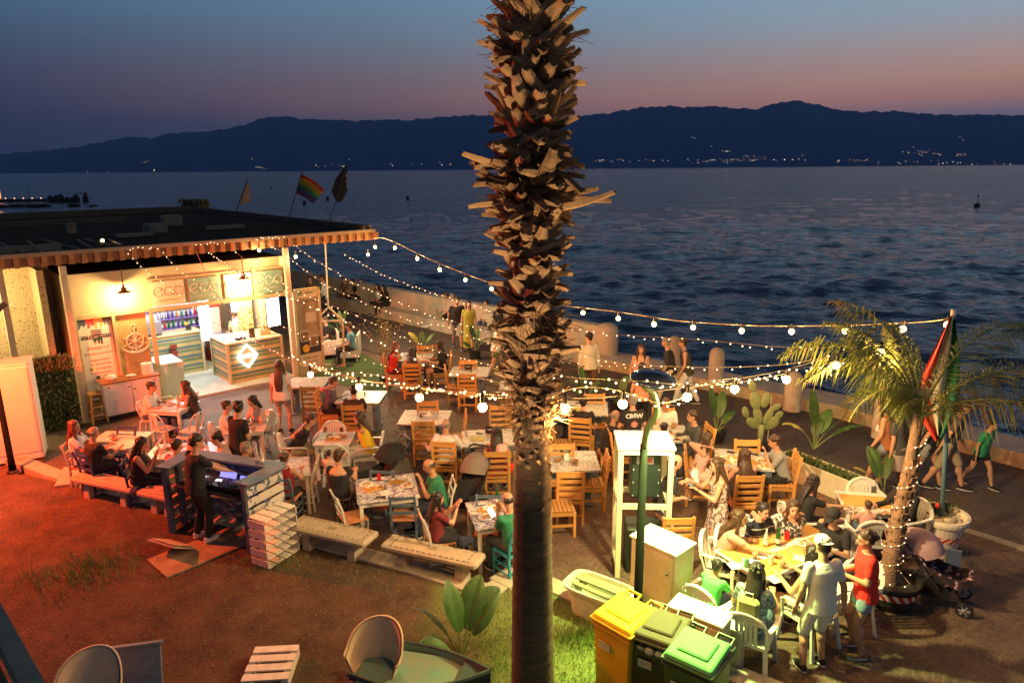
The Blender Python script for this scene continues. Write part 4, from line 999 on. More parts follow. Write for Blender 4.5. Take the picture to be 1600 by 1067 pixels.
for z in (.915, 1.215, 1.515):
    for i in range(13):
        mi = r2.randrange(6); nm = BC[mi]
        if not any(m_ == mi for m_, _ in bt):
            o = MB().lathe([(.035, 0), (.036, .15), (.013, .20), (.013, .26), (0, .26)], n=8).build('bottle', nm, smooth=True); bt.append((mi, o))
        else:
            q = [o_ for m_, o_ in bt if m_ == mi]; src_ = q[0] if q else bt[0][1]; o = dup(src_)
        o.location = K(2.52 + i * .13, 3.42 + r2.uniform(-.03, .03), z); tag(o, '%s liquor bottle, %s from the left on the %s back shelf of the kiosk' % (('red', 'green', 'violet', 'orange', 'silver', 'dark')[mi], ('first', 'second', 'third', 'fourth', 'fifth', 'sixth', 'seventh', 'eighth', 'ninth', 'tenth', 'eleventh', 'twelfth', 'last')[i], {.915: 'lowest', 1.215: 'middle', 1.515: 'top'}[z]), 'bottle', 'bottles on the kiosk back shelf')
def simple(name, label, cat, loc, rz, parts_, group=None):
    r = thing(name, label, cat, loc, rz, group)
    for pn, boxes, m in parts_:
        b = MB(); [b.box(*x) for x in boxes]; b.build(pn, m, r, bevel=.004)
    return r
RED = mat('red enamel', (.45, .03, .02), .4, .1)
simple('coffee_machine', 'steel coffee machine on the back counter beside the barista in black', 'coffee machine', K(2.25, 2.5, 1.3), KANG, [('body', [((0, 0, .2), (.6, .4, .36))], mat('steel', (.55, .56, .58), .25, .1, metal=.8)), ('grinder', [((-.45, 0, .25), (.14, .18, .5))], BLACK), ('tray', [((0, -.22, .03), (.55, .1, .03))], METAL)])
simple('white_hood', 'white rounded machine hood behind the coffee machine', 'machine', K(2.35, 3.1, 1.15), KANG, [('body', [((0, 0, .3), (.5, .4, .6))], WHI), ('knob', [((0, -.22, .3), (.08, .05, .08))], METAL)])
simple('back_worktop', 'cluttered steel worktop with cups behind the till', 'worktop', K(3.9, 2.9, 0), KANG, [('top', [((0, 0, .95), (1.2, .5, .04))], mat('lilac steel', (.40, .38, .55), .3, .2, metal=.4)), ('leg', [((-.55, 0, .46), (.05, .4, .92))], METAL), ('leg', [((.55, 0, .46), (.05, .4, .92))], METAL)])
simple('red_drinks_fridge', 'narrow red drinks fridge at the back of the kiosk', 'fridge', K(4.25, 3.3, 0), KANG, [('body', [((0, 0, .95), (.4, .5, 1.9))], RED), ('door', [((0, -.26, 1.0), (.34, .02, 1.5))], mat('fridge glow', (.7, .5, .4), .3, .1))])
simple('tiled_column', 'yellow patterned tile column beside the menu screen', 'column', K(4.78, 1.9, 0), KANG, [('shaft', [((0, 0, 1.15), (.42, .12, 2.3))], mat('patterned tile', (.65, .50, .22), .4, .1, 4, pattern=speckle((.35, .15, .04), 14, .55))), ('trim', [((0, -.02, 2.32), (.46, .16, .05))], TRIM)])
for s, lb, c in ((4.15, 'card reader with a lit blue screen on the till counter', (.02, .02, .03)), (4.0, 'black receipt printer on the till counter', (.02, .02, .02))):
    simple('till_device', lb, 'card reader', K(s, .5, 1.21), KANG + 10, [('body', [((0, 0, .04), (.10, .14, .07))], BLACK), ('display', [((0, -.03, .08), (.07, .05, .01))], mat('blue display', (.1, .1, .6), .3, 0, emit=(.25, .25, 1), estr=1.2))])
simple('menu_holder', 'small dark menu holder on the till counter', 'menu holder', K(4.45, .6, 1.21), KANG, [('frame', [((0, 0, .13), (.16, .03, .26))], mat('dark brown wood', (.08, .04, .02), .5)), ('foot', [((0, 0, .01), (.14, .08, .02))], METAL)])
simple('orange_squeezer', 'orange juicer with fruit on the right of the back counter', 'juicer', K(3.3, 2.45, 1.3), KANG, [('body', [((0, 0, .08), (.12, .12, .16))], METAL)])
o = MB().ball((0, 0, .05), .055, 10).build('orange', mat('orange fruit', (.8, .30, .02), .5)); o.location = K(3.22, 2.35, 1.45); tag(o, 'bright orange standing on top of the juicer', 'orange')
simple('bouquet_box', 'box of flowers at the right end of the till counter', 'flower box', K(4.85, .7, 1.21), KANG, [('box', [((0, 0, .06), (.3, .18, .12))], TRIM), ('blooms', [((r2.uniform(-.15, .15), r2.uniform(-.08, .08), r2.uniform(.15, .3)), (.07, .06, .05), rotm(r2.random() * 90, r2.random() * 90, 0)) for i in range(16)], mat('yellow bloom', (.6, .5, .2), .6, .3))])
# freezer and service cabinet
simple('chest_freezer', 'white chest freezer just inside the kiosk opening', 'freezer', K(2.15, .85, 0), KANG, [('body', [((0, 0, .44), (.62, 1.0, .84))], mat('grey white enamel', (.55, .57, .48), .4, .05)), ('lid', [((0, 0, .90), (.64, 1.02, .06))], WHITEP)])
cab = simple('service_cabinet', 'white two-door service cabinet under the anchor panel', 'cabinet', K(.98, -.36, 0), KANG, [('body', [((0, 0, .52), (1.25, .5, .78))], WHITEP), ('worktop', [((0, 0, .935), (1.32, .56, .04))], mat('brown worktop', (.30, .12, .04), .4, .2)), ('door', [((-.31, -.262, .50), (.60, .02, .70))], WHITEP), ('door', [((.31, -.262, .50), (.60, .02, .70))], WHITEP), ('plinth', [((0, 0, .06), (1.1, .4, .12))], BLACK)])
b = MB(); [b.ball((x, -.28, z), .018, 6) for x, z in ((-.06, .78), (.06, .70), (.5, .84), (-.5, .84))]; b.build('knob', BLACK, cab)
o = MB().lathe([(.035, 0), (.13, .0), (.13, .26), (.035, .26), (.035, .20)], n=18).build('paper_roll', PAPER, smooth=False); o.location = K(1.42, -.38, .957); tag(o, 'big white paper roll on the right end of the service cabinet', 'paper roll')
def bag(name, label, loc, s, m, cat='bag', seed=1, h=.7):
    r2 = random.Random(seed); b = MB()
    for i in range(6): b.ball((r2.uniform(-.4, .4) * s, r2.uniform(-.3, .3) * s, s * h * .5), (s * r2.uniform(.4, .7), s * r2.uniform(.35, .55), s * h * .6), 8)
    o = b.build(name, m, smooth=False); o.location = loc; return tag(o, label, cat)
bag('paper_bag', 'crumpled white bag on the left end of the service cabinet', K(.62, -.38, .957), .17, PAPER, seed=3)
bag('cutlery_tray', 'low tray of napkins in the middle of the service cabinet', K(1.05, -.38, .957), .13, PAPER, 'tray', 5, .4)
bag('wicker_bag', 'pale straw bag on the floor beside the freezer behind the couple', at(263, 628, .1), .22, mat('straw bag', (.42, .33, .15), .8, .3), 'bag', 9)
def stool(label, loc, rz):
    r = thing('wooden_stool', label, 'stool', loc, rz)
    MB().box((0, 0, .72), (.32, .32, .04)).build('seat', WOOD, r, bevel=.006)
    for x in (-1, 1):
        for y in (-1, 1): MB().bar((x * .16, y * .16, 0), (x * .12, y * .12, .71), .04, .04).build('leg', WOOD, r)
    b = MB(); [b.box((0, s * .145, z), (.28, .02, .03)) for s in (-1, 1) for z in (.2, .42)]; [b.box((s * .145, 0, z), (.02, .28, .03)) for s in (-1, 1) for z in (.25, .5)]; b.build('rung', WOOD, r); return r
stool('tall wooden stool left of the service cabinet below the banner', K(.22, -.45), KANG)
# advertising door panel right of the counter
dp = thing('poster_door', 'open door frame carrying a tall hotel-room poster right of the till counter', 'poster door', K(5.42, -.12), KANG + 3)
MB().box((0.04, 0, 1.27), (.08, .09, 2.54)).box((.80, 0, 1.27), (.08, .09, 2.54)).box((.42, 0, 2.5), (.84, .09, .08)).box((.42, 0, .12), (.7, .08, .24)).build('frame', TRIM, dp, bevel=.004)
MB().box((.42, 0, 1.37), (.68, .03, 2.22)).build('board', mat('poster cream', (.62, .50, .32), .6, .05), dp)
MB().box((.42, -.02, 1.45), (.66, .012, 1.65)).build('photo_print', mat('poster room print', (.42, .30, .17), .5, .5, 2.2, c2=(.16, .09, .05)), dp)
MB().box((.42, -.03, .86), (.66, .008, .42)).build('dark_field', mat('poster dark', (.04, .03, .03), .5, .1), dp)
for x, z in ((.26, 1.16), (.54, .98)): MB().box((x, -.036, z), (.26, .008, .30)).build('photo_frame', PAPER, dp); MB().box((x, -.042, z), (.23, .008, .27)).build('small_photo', mat('small photo', (.35, .20, .08), .5, .5, 9, c2=(.06, .04, .03)), dp)
MB().box((.50, -.03, 1.66), (.34, .01, .22)).box((.50, -.032, 1.78), (.30, .012, .10)).build('pictured_bed', mat('pictured linen', (.50, .40, .28), .6, .1), dp)
o = MB().lathe([(.11, 0), (.11, .008)], n=22, rot=rotm(90)).build('yellow_badge', mat('badge yellow', (.75, .42, .02), .5, .05), dp); o.location = (.27, -.046, .80)
text('HOTEL', .045, DARK, dp, (.27, -.058, .81), (R(90), 0, R(0)), depth=.001)
text('GREEN', .085, mat('green ink', (.10, .16, .05), .5), dp, (.5, -.02, 2.40), (R(90), 0, 0), depth=.002); b = MB(); [b.box((.2 + dx, -.02, 2.38 + dz), (.05, .006, .05)) for dx, dz in ((0, 0), (.07, 0), (0, .06), (.06, .05))]; b.build('logo', mat('green ink', (.1, .16, .05)), dp)
text('CAMERE & SUITE', .06, DARK, dp, (.42, -.02, .50), (R(90), 0, 0), depth=.001); text('info 0965 812345', .05, DARK, dp, (.42, -.02, .38), (R(90), 0, 0), depth=.001); text('relax sul mare', .08, DARK, dp, (.46, -.03, 2.18), (R(90), 0, 0), depth=.001)
# pendant lamps and bare bulbs on the pergola
BULB = mat('lit bulb', (1, .9, .7), .3, 0, emit=(1, .70, .27), estr=3.6)
BULBS_ = mat('fairy light', (1, .9, .7), .3, 0, emit=(1, .70, .38), estr=2.6)
def pendant(loc, label, pw):
    r = thing('pendant_lamp', label, 'lamp', loc, 0, 'lit pendant lamps on the kiosk front')
    MB().lathe([(.02, .20), (.03, .12), (.06, .10), (.075, .04), (.17, .0), (.165, -.008), (.05, .03)], n=18).build('lamp_shade', mat('bronze shade', (.18, .09, .04), .4, .2, metal=.5), r)
    MB().ball((0, 0, -.03), .055, 10).build('bulb', BULB, r); MB().tube([(0, 0, .2), (0, 0, .55)], .012, 6).build('rod', METAL, r)
    lamp('POINT', 'pendant_light', Vector(loc) + Vector((0, 0, -.12)), pw, (1, .70, .30), .05)
pendant(K(1.15, -.38, 3.02), 'lit bronze pendant lamp over the banner panels', 95); pendant(K(4.0, -.42, 3.05), 'lit bronze pendant lamp over the third eco sign', 90)
b = MB().tube([K(4, -.42, 3.30) + Vector((.22 * math.cos(a), 0, .10 * math.sin(a))) for a in [i * math.pi / 8 for i in range(8, 17)]], .012, 6); tag(b.build('lamp_bracket', METAL), 'curved iron bracket above the right-hand pendant lamp', 'bracket')
for px, py, yy, lb, pw in ((575, 398, K(7.9, .6).y, 'added bulb under the pergola end that brightens the promenade', 420), (160, 376, K(1.0, 2.2).y, 'bare lit bulb glowing above the kiosk roof', 8), (405, 391, K(4.5, -.4).y, 'bare lit bulb under the pergola beam above the right pendant', 25), (462, 401, K(5.6, -.4).y, 'bare hanging bulb outside the kiosk corner post', 25)):  # the first bulb is added to brighten the sea wall and promenade
    p = at_y(px, py, yy); r = thing('bare_bulb', lb, 'bulb', p, 0, 'bare bulbs on the pergola'); MB().ball((0, 0, 0), .05, 10).build('bulb', BULB, r); MB().lathe([(.02, .05), (.02, .16), (0, .16)], n=8).build('socket', METAL, r)
    lamp('POINT', 'bare_bulb_light', p + Vector((0, 0, -.10)), pw, (1, .72, .36), .03)
# swing seat with couple's lounge chair beyond
sw = thing('rope_swing', 'wooden house-shaped swing frame hanging on a rope from the pergola', 'swing', at_y(513, 480, 20.6))
z0 = 0; MB().tube([(0, 0, 0), (.02, .1, 2.1)], .02, 6).build('rope', mat('rope', (.5, .38, .2), .8), sw)
b = MB(); b.bar((0, 0, 0), (-.42, 0, -.42), .05); b.bar((0, 0, 0), (.42, 0, -.42), .05); b.bar((-.45, 0, -.42), (.45, 0, -.42), .05); b.bar((-.40, 0, -.42), (-.36, 0, -1.9), .055); b.bar((.40, 0, -.42), (.36, 0, -1.9), .055); b.bar((-.4, 0, -1.85), (.4, 0, -1.85), .06, .2)
b.build('frame', mat('weathered swing wood', (.40, .28, .15), .7, .2), sw)
def armchair(px, py, h, label):
    r = thing('lounge_armchair', label, 'armchair', at(px, py), h - 90)
    MB().box((0, 0, .30), (.62, .62, .22)).build('seat', WHITEW, r, bevel=.01); MB().box((0, -.34, .52), (.70, .06, .66)).build('backrest', WHITEW, r, bevel=.01)
    for s in (-1, 1): MB().box((s * .34, 0, .38), (.05, .64, .46)).build('side_panel', WHITEW, r, bevel=.01)
    for s in (-1, 1):
        for t in (-1, 1): MB().box((s * .32, t * .3, .08), (.05, .05, .16)).build('leg', WHITEW, r)
armchair(545, 562, 185, 'boxy cream armchair under the man in a blue t-shirt'); armchair(512, 558, 200, 'boxy cream armchair under the man in black beside the swing')

# ------------------------------------------------------------ booth, benches, cabinets
def fit(q, z):
    g = [at(x, y, z) for x, y in q]; c = sum(g, Vector()) / 4
    w = ((g[1] - g[0]).length + (g[2] - g[3]).length) / 2; d = ((g[3] - g[0]).length + (g[2] - g[1]).length) / 2; v = (g[1] - g[0]) + (g[2] - g[3])
    return c, w, d, math.degrees(math.atan2(v.y, v.x))
def inlay(N, L, src, base):
    s = N.new('ShaderNodeSeparateXYZ'); L.new(src, s.inputs[0])
    ay = nmath(N, L, 'ABSOLUTE', nmath(N, L, 'SUBTRACT', nmath(N, L, 'ABSOLUTE', s.outputs[1]), .145)); ax = nmath(N, L, 'ABSOLUTE', nmath(N, L, 'SUBTRACT', nmath(N, L, 'ABSOLUTE', s.outputs[0]), .62))
    dash = nmath(N, L, 'LESS_THAN', nmath(N, L, 'FRACT', nmath(N, L, 'MULTIPLY', s.outputs[0], 11)), .62); dash2 = nmath(N, L, 'LESS_THAN', nmath(N, L, 'FRACT', nmath(N, L, 'MULTIPLY', s.outputs[1], 11)), .62)
    la = nmath(N, L, 'MULTIPLY', nmath(N, L, 'MULTIPLY', nmath(N, L, 'LESS_THAN', ay, .012), dash), nmath(N, L, 'LESS_THAN', nmath(N, L, 'ABSOLUTE', s.outputs[0]), .66))
    lb_ = nmath(N, L, 'MULTIPLY', nmath(N, L, 'MULTIPLY', nmath(N, L, 'LESS_THAN', ax, .012), dash2), nmath(N, L, 'LESS_THAN', nmath(N, L, 'ABSOLUTE', s.outputs[1]), .14))
    cr = nmath(N, L, 'MULTIPLY', nmath(N, L, 'LESS_THAN', nmath(N, L, 'ABSOLUTE', s.outputs[0]), .07), nmath(N, L, 'LESS_THAN', nmath(N, L, 'ABSOLUTE', s.outputs[1]), .05))
    z = nmath(N, L, 'GREATER_THAN', s.outputs[2], .44)
    return nmix(N, L, nmath(N, L, 'MULTIPLY', nmath(N, L, 'MULTIPLY', nmath(N, L, 'MAXIMUM', nmath(N, L, 'MAXIMUM', la, lb_), nmath(N, L, 'MULTIPLY', cr, .6)), z), .8), base, (.10, .06, .03))
BEN = mat('cast stone bench', (.44, .35, .24), .85, .12, 8, .25, 60, pattern=inlay)
def bench(q, label, w=None, d=None):
    c, w0, d0, a = fit(q, .48); r = thing('stone_bench', label, 'bench', (c.x, c.y, 0), a, 'stone benches with inlaid lines along the lawn'); w = w or w0; d = (d or d0) * .82; c = c - Vector((-math.sin(R(a)), math.cos(R(a)), 0)) * .06
    MB().box((0, 0, .44), (w, d, .10)).build('seat', BEN, r, bevel=.03)
    for s in (-1, 1): MB().box((s * (w / 2 - .30), 0, .19), (.16, d * .72, .39), taper=.8).build('leg', BEN, r, bevel=.01)
bench([(136, 732), (233, 751), (201, 768), (107, 748)], 'stone bench lit red at the far left in front of the leftmost table')
bench([(240, 752), (300, 764), (275, 785), (212, 770)], 'stone bench mostly hidden behind the blue booth')
bench([(470, 800), (594, 828), (567, 852), (450, 826)], 'stone bench right of the white crate stack')
bench([(616, 832), (763, 861), (740, 887), (590, 852)], 'stone bench with a dark bag on its right end', None, None)
bag('handbag', 'dark navy shoulder bag slumped on the right end of the rightmost stone bench', at(727, 853, .50), .13, mat('dark navy cloth', (.02, .025, .05), .8), seed=11, h=1.1)
# step stones by the kerb
for q, lb in (([(75, 736), (118, 728), (150, 748), (110, 752)], 'flat paving slab by the lawn kerb at the far left'), ([(760, 905), (800, 880), (835, 890), (800, 915)], 'flat concrete slab at the corner of the lawn kerb by the trunk')):
    c, w, d, a = fit(q, .15); o = MB().box((0, 0, .075), (w, d, .15)).build('slab', KERB, bevel=.01); o.location = (c.x, c.y, 0.002); o.rotation_euler.z = R(a); tag(o, lb, 'slab')

def booth():
    A, B, C, D = (at(x, y, 1.22) for x, y in ((256, 732), (296, 709), (436, 730), (380, 758)))
    c = (A + B + C + D) / 4; c.z = .1; r = thing('dj_booth', 'blue-painted pallet booth where the man in black mixes music', 'booth', c)
    pts = [p - c for p in (A, B, C, D)]; top = 1.12
    SL = mat('chipped white blue slats', (.62, .58, .52), .7, .1, 5, .2, 20, pattern=speckle((.10, .16, .26), 7, .58)); BR = mat('unpainted pallet', (.36, .24, .15), .8, .25, 6)
    for i, (p, q, m) in enumerate(((pts[0], pts[1], BR), (pts[1], pts[2], BLUEW), (pts[2], pts[3], SL))):
        p = Vector((p.x, p.y, 0)); q = Vector((q.x, q.y, 0)); b = MB(); nn = (q - p).normalized(); no = Vector((-nn.y, nn.x, 0)) * (.05 if i != 1 else .05)
        for k in range(6): z = .12 + k * .175; b.bar(p + no + Vector((0, 0, z)), q + no + Vector((0, 0, z)), .022, .13)
        b.build('pallet_wall', m, r)
        b = MB()
        for t in (0.02, .5, .98): b.box(p.lerp(q, t) + Vector((0, 0, top / 2)), (.08, .08, top), rotm(0, 0, math.degrees(math.atan2(nn.y, nn.x))))
        b.build('post', BLUEW, r)
        MB().bar(p - nn * .04 + Vector((0, 0, top + .02 + i * .003)), q + nn * .04 + Vector((0, 0, top + .02 + i * .003)), .26, .035).build('shelf', BLUEW, r)
    m1 = (pts[1] + pts[2]) / 2; nn = (pts[2] - pts[1]).normalized(); inn = Vector((nn.y, -nn.x, 0))
    dk = m1 + inn * .42; b = MB().bar(Vector((dk.x, dk.y, .86)) - nn * .62, Vector((dk.x, dk.y, .86)) + nn * .62, .5, .03); b.build('desk', mat('dark desk', (.03, .025, .02), .5), r)
    return r, c, dk, nn
bo, bc, bd, bn = booth()
ang = math.degrees(math.atan2(bn.y, bn.x))
dj = thing('dj_mixer', 'black music mixer with glowing blue displays on the booth desk', 'mixer', bc + Vector((bd.x, bd.y, .885)) + bn * .12, ang)
MB().box((0, 0, .04), (.9, .36, .08)).build('body', BLACK, dj, bevel=.006)
for x in (-.28, .28): MB().lathe([(.11, .08), (.11, .095), (.03, .10), (0, .10)], (x, -.02, 0), 20).build('jog_wheel', mat('jog wheel', (.08, .08, .09), .2, metal=.5), dj)
MB().box((0, .15, .12), (.30, .02, .10), rotm(-25)).box((.3, .16, .10), (.15, .02, .06), rotm(-25)).build('display', mat('blue display', (.1, .1, .6)), dj)
MB().box((-.05, .0, .085), (.12, .06, .004)).build('lit_pads', mat('lit pads', (.8, .8, 1), .3, 0, emit=(.7, .8, 1), estr=2.2), dj)
b = MB(); r2 = random.Random(2); [b.lathe([(.012, .08), (.01, .10), (0, .10)], (r2.uniform(-.12, .12), r2.uniform(-.14, .1), 0), 8) for i in range(14)]; b.build('knob', METAL, dj)
for i, (px, py, lb) in enumerate(((402, 722, 'clear glass bottle on the right shelf of the booth'), (410, 724, 'second clear bottle on the right shelf of the booth'))):
    p = at(px, py, 1.27); o = dup(protos['clear'], p, 0, lb, 'bottles on the booth shelf'); o['category'] = 'bottle'
c, w, d, a = fit([(391, 804), (433, 785), (453, 793), (422, 815)], .86)
cr = thing('white_crate_stack', 'white-painted slatted crate stack leaning against the right side of the booth', 'crate', (c.x, c.y, .1), a)
b = MB(); W, D_ = .62, .34
for z in (.02, .17, .32, .47, .62, .76):
    for k in range(4): b.box((-W / 2 + .08 + k * .155, 0, z), (.13, D_, .018))
b.build('slat', WHITEW, cr)
for x in (-W / 2, W / 2):
    b = MB(); [b.box((x, 0, .08 + k * .15), (.02, D_, .11)) for k in range(5)]; b.build('side', WHITEW, cr)
c2, w, d, a = fit([(236, 855), (300, 826), (388, 868), (362, 886)], .11)
o = MB().box((0, 0, .012), (1.45, .72, .024)).build('wooden_board', mat('worn plywood', (.33, .20, .11), .8, .25, 5)); o.location = (c2.x, c2.y, .102); o.rotation_euler.z = R(a - 12); tag(o, 'worn plywood board under the feet of the man at the booth', 'board')
o = MB().box((0, 0, 0), (.55, .02, .42)).box((0, .03, 0), (.5, .01, .36)).build('folded_cardboard', mat('red-lit card', (.50, .36, .24), .7, .1)); o.location = at(268, 850, .25); o.rotation_euler = (R(60), 0, R(-25)); tag(o, 'crumpled cardboard leaning beside the left foot of the man at the booth', 'cardboard')

# speaker frame
PG = mat('cream lacquer frame', (.62, .64, .42), .35, .05)
p0 = at_y(965, 912, 9.12); fx = thing('glazed_frame', 'tall white-topped open frame like a phone booth standing right of the trunk', 'frame', (p0.x + .36, p0.y + .29, 0), -3)
for x in (-1, 1):
    for y in (-1, 1): MB().box((x * .35, y * .27, 1.0), (.075, .06, 2.0)).build('post', PG, fx, bevel=.004)
MB().box((0, 0, 2.02), (.80, .66, .05)).box((0, -.28, 1.955), (.66, .05, .07)).box((0, .28, 1.955), (.66, .05, .07)).build('top', WHITEP, fx, bevel=.006)
b = MB(); b.box((0, -.27, 1.13), (.64, .05, .07)); b.box((0, .27, 1.13), (.64, .05, .07)); [b.box((s * .35, 0, z), (.05, .5, .06)) for s in (-1, 1) for z in (.1, 1.13)]; b.build('rail', PG, fx)
MB().box((-.35, 0, 1.55), (.008, .46, .74)).box((-.35, 0, .6), (.008, .46, .86)).build('side_glass', mat('window glass', (.7, .75, .7), .05, 0, alpha=.22), fx)
GS_ = mat('green black speaker', (.009, .024, .016), .55, .2, 8)
sp = thing('loudspeaker', 'dark green loudspeaker with a handle plate standing inside the cream frame', 'loudspeaker', (p0.x + .40, p0.y + .36, 1.165), -3)
MB().box((0, 0, .38), (.42, .34, .74)).build('body', GS_, sp, bevel=.02); MB().box((-.02, -.175, .60), (.24, .012, .12)).build('handle_plate', mat('grey plate', (.35, .37, .35), .5, .1), sp)
MB().box((.04, -.183, .60), (.06, .01, .06)).build('rating_label', mat('red enamel', (.45, .03, .02)), sp); b = MB(); [b.ball((x, -.172, z), .008, 6) for x in (-.18, .18) for z in (.05, .25, .45, .7)]; b.build('screw', WHI, sp)
sp2 = thing('subwoofer', 'black subwoofer box on the ground under the loudspeaker inside the frame', 'loudspeaker', (p0.x + .40, p0.y + .34, 0), -3)
MB().box((0, 0, .36), (.5, .42, .7)).build('body', GS_, sp2, bevel=.015); MB().box((0, -.215, .36), (.42, .01, .6)).build('grille', BLACK, sp2)
# tall cabinet, low cabinets
LAC = mat('yellowed laminate', (.58, .50, .32), .55, .15, 3, .03); LACW = mat('white laminate', (.70, .69, .60), .45, .06, 3)
def cabinet(q, z, label, door=True, over=.02, m=LAC, name='cabinet', zb=0):
    c, w, d, a = fit(q, z); r = thing(name, label, 'cabinet', (c.x, c.y, zb), a)
    MB().box((0, 0, (z - zb) / 2 - .015), (w - 2 * over, d - 2 * over, z - zb - .03)).build('body', m, r, bevel=.004); MB().box((0, 0, z - zb - .015), (w, d, .034)).build('top', LACW, r, bevel=.006)
    if door: MB().box((0, -d / 2 + over - .008, (z - zb) / 2), (w - .10, .014, z - zb - .16)).build('door', m, r, bevel=.003); MB().ball((w / 2 - .12, -d / 2 - .012, z - zb - .3), .018, 8).build('knob', METAL, r)
    return r, c, w, d, a
r_ = cabinet([(1018, 818), (1091, 848), (1055, 868), (982, 834)], 1.22, 'tall cream cabinet with a bright white top behind the street lamp pole')
cabinet([(1062, 927), (1150, 958), (1127, 981), (1040, 943)], .82, 'low long cream cabinet between the bins and the boy in green')
cabinet([(1146, 964), (1175, 975), (1155, 987), (1130, 977)], .60, 'small low white cabinet at the foot of the backpack woman\'s chair', False)
# green flood and street lamp
def street_lamp(base, label, arm=1):
    r = thing('street_lamp', label, 'street lamp', base)
    MB().tube([(0, 0, 0), (0, 0, .3), (0, 0, 2.62)], [.070, .058, .046], 12).build('pole', mat('shaded pole', (.008, .009, .008), .8, .2, spec=.08), r, smooth=True)  # shade below the lamp head is put into this near-black colour
    MB().lathe([(.11, 0), (.11, .03), (.075, .05)], n=14).build('base_plate', METAL, r)
    A = spline([(0, 0, 2.57), (.03, 0, 2.80), (.13, 0, 3.02), (.08, 0, 3.24), (-.03, 0, 3.34)], 6); A = [(x * arm, y, z) for x, y, z in A]
    MB().tube(A, .038, 10, flat=1.3).build('arm', mat('green lit arm', (.04, .065, .03), .6, .1, spec=.2), r, smooth=True)  # green lamplight on the arm is put into its base colour
    hx = .05 * arm
    MB().lathe([(.02, .13), (.14, .12), (.26, .06), (.285, .02), (.27, .005), (.20, -.01), (.01, -.02)], (hx + .03, .02, 3.38), 26, rotm(3, 5, 0)).build('head', mat('sky tinted lamp head', (.02, .03, .06), .15, .1, metal=.3), r, smooth=True)  # blue of the reflected sky is put into the head colour
    MB().lathe([(.16, 0), (.14, -.012), (.0, -.02)], (hx + .03, 0, 3.365), 20, rotm(3, 5, 0)).build('light_panel', mat('lamp panel', (1, 1, .9), .4, 0, emit=(1, .95, .72), estr=3), r)
    return r
base = at_y(998, 905, 7.80); base.z = 0.0
street_lamp(base, 'dark street lamp with a disc head standing behind the yellow bin')
b2 = at(22, 745, .0); r = street_lamp(b2 + Vector((0, 0, .1)), 'dark lamp pole at the far left edge beside the white cabinet', -1)
# bins
def bin_(q, z, col_, lid, label, flap):
    c, w, d, a = fit(q, z); r = thing('wheelie_bin', label, 'bin', (c.x, c.y, .02), a, 'row of wheelie bins'); w, d = .56, .62
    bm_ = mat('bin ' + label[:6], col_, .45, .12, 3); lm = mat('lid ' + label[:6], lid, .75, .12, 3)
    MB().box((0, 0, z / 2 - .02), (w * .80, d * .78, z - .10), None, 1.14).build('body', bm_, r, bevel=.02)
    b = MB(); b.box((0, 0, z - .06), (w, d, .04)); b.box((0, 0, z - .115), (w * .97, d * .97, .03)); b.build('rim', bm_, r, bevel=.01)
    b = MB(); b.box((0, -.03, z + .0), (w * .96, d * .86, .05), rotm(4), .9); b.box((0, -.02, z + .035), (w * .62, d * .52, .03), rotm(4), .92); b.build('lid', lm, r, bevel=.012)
    for s in (-1, 1): MB().tube([(s * w * .42, d * .40, z - .02), (s * w * .42, d * .56, z + .0), (s * w * .12, d * .56, z + .0), (s * w * .12, d * .40, z - .02)], .018, 6).build('handle', bm_, r)
    MB().box((-.08, -d * .46 - .002, z * .68), (.15, .006, .10), rotm(5, 0, 0)).build('sticker', mat('faded sticker', (.45, .42, .36), .7, .3, 30), r)
    for s in (-1, 1): MB().lathe([(.09, -.02), (.09, .02)], (s * w * .40, d * .36, .09), 14, rotm(0, 90, 0)).build('wheel', BLACK, r)
    if flap: b = MB(); [b.ball((math.cos(t) * w * .46, math.sin(t) * d * .46, z - .14), (.07, .07, .05), 6) for t in [i * .42 for i in range(15)]]; b.build('bag_fringe', mat('bin bag', (.30, .32, .24), .3, .3, 12), r)
    return r
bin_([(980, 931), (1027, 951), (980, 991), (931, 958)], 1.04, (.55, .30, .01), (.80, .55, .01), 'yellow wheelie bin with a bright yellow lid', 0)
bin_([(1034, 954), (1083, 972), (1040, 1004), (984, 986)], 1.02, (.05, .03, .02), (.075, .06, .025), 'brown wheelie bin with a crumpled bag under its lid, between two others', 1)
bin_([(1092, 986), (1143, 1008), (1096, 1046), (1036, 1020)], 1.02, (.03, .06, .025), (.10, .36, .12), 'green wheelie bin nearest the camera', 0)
# old bathtub-like planter with slats
c, w, d, a = fit([(924, 897), (986, 920), (955, 943), (884, 916)], .50)
r = thing('plastic_planter_tub', 'pale plastic trough holding grey wooden slats left of the yellow bin', 'planter', (c.x, c.y, .02), a)
def trough(w, d, h, t=.035):
    b = MB(); n = 32
    def ring(sx_, sy_, z): return [(math.copysign(abs(math.cos(q)) ** .45, math.cos(q)) * sx_, math.copysign(abs(math.sin(q)) ** .45, math.sin(q)) * sy_, z) for q in [2 * math.pi * i / n for i in range(n)]]
    rings = [ring(w * .36, d * .34, 0), ring(w * .43, d * .42, h * .85), ring(w * .5, d * .5, h - .04), ring(w * .51, d * .51, h), ring(w * .46, d * .45, h), ring(w * .40, d * .38, h * .5), ring(w * .34, d * .32, .1)]
    vs = [v for q in rings for v in q]; k = len(rings)
    b.add(vs, [(i * n + j, i * n + (j + 1) % n, (i + 1) * n + (j + 1) % n, (i + 1) * n + j) for i in range(k - 1) for j in range(n)] + [tuple(range(n - 1, -1, -1)), tuple(range((k - 1) * n, k * n))]); return b
trough(.92, .52, .5).build('tub', mat('aged white plastic', (.62, .62, .44), .5, .12, 5), r, smooth=False)
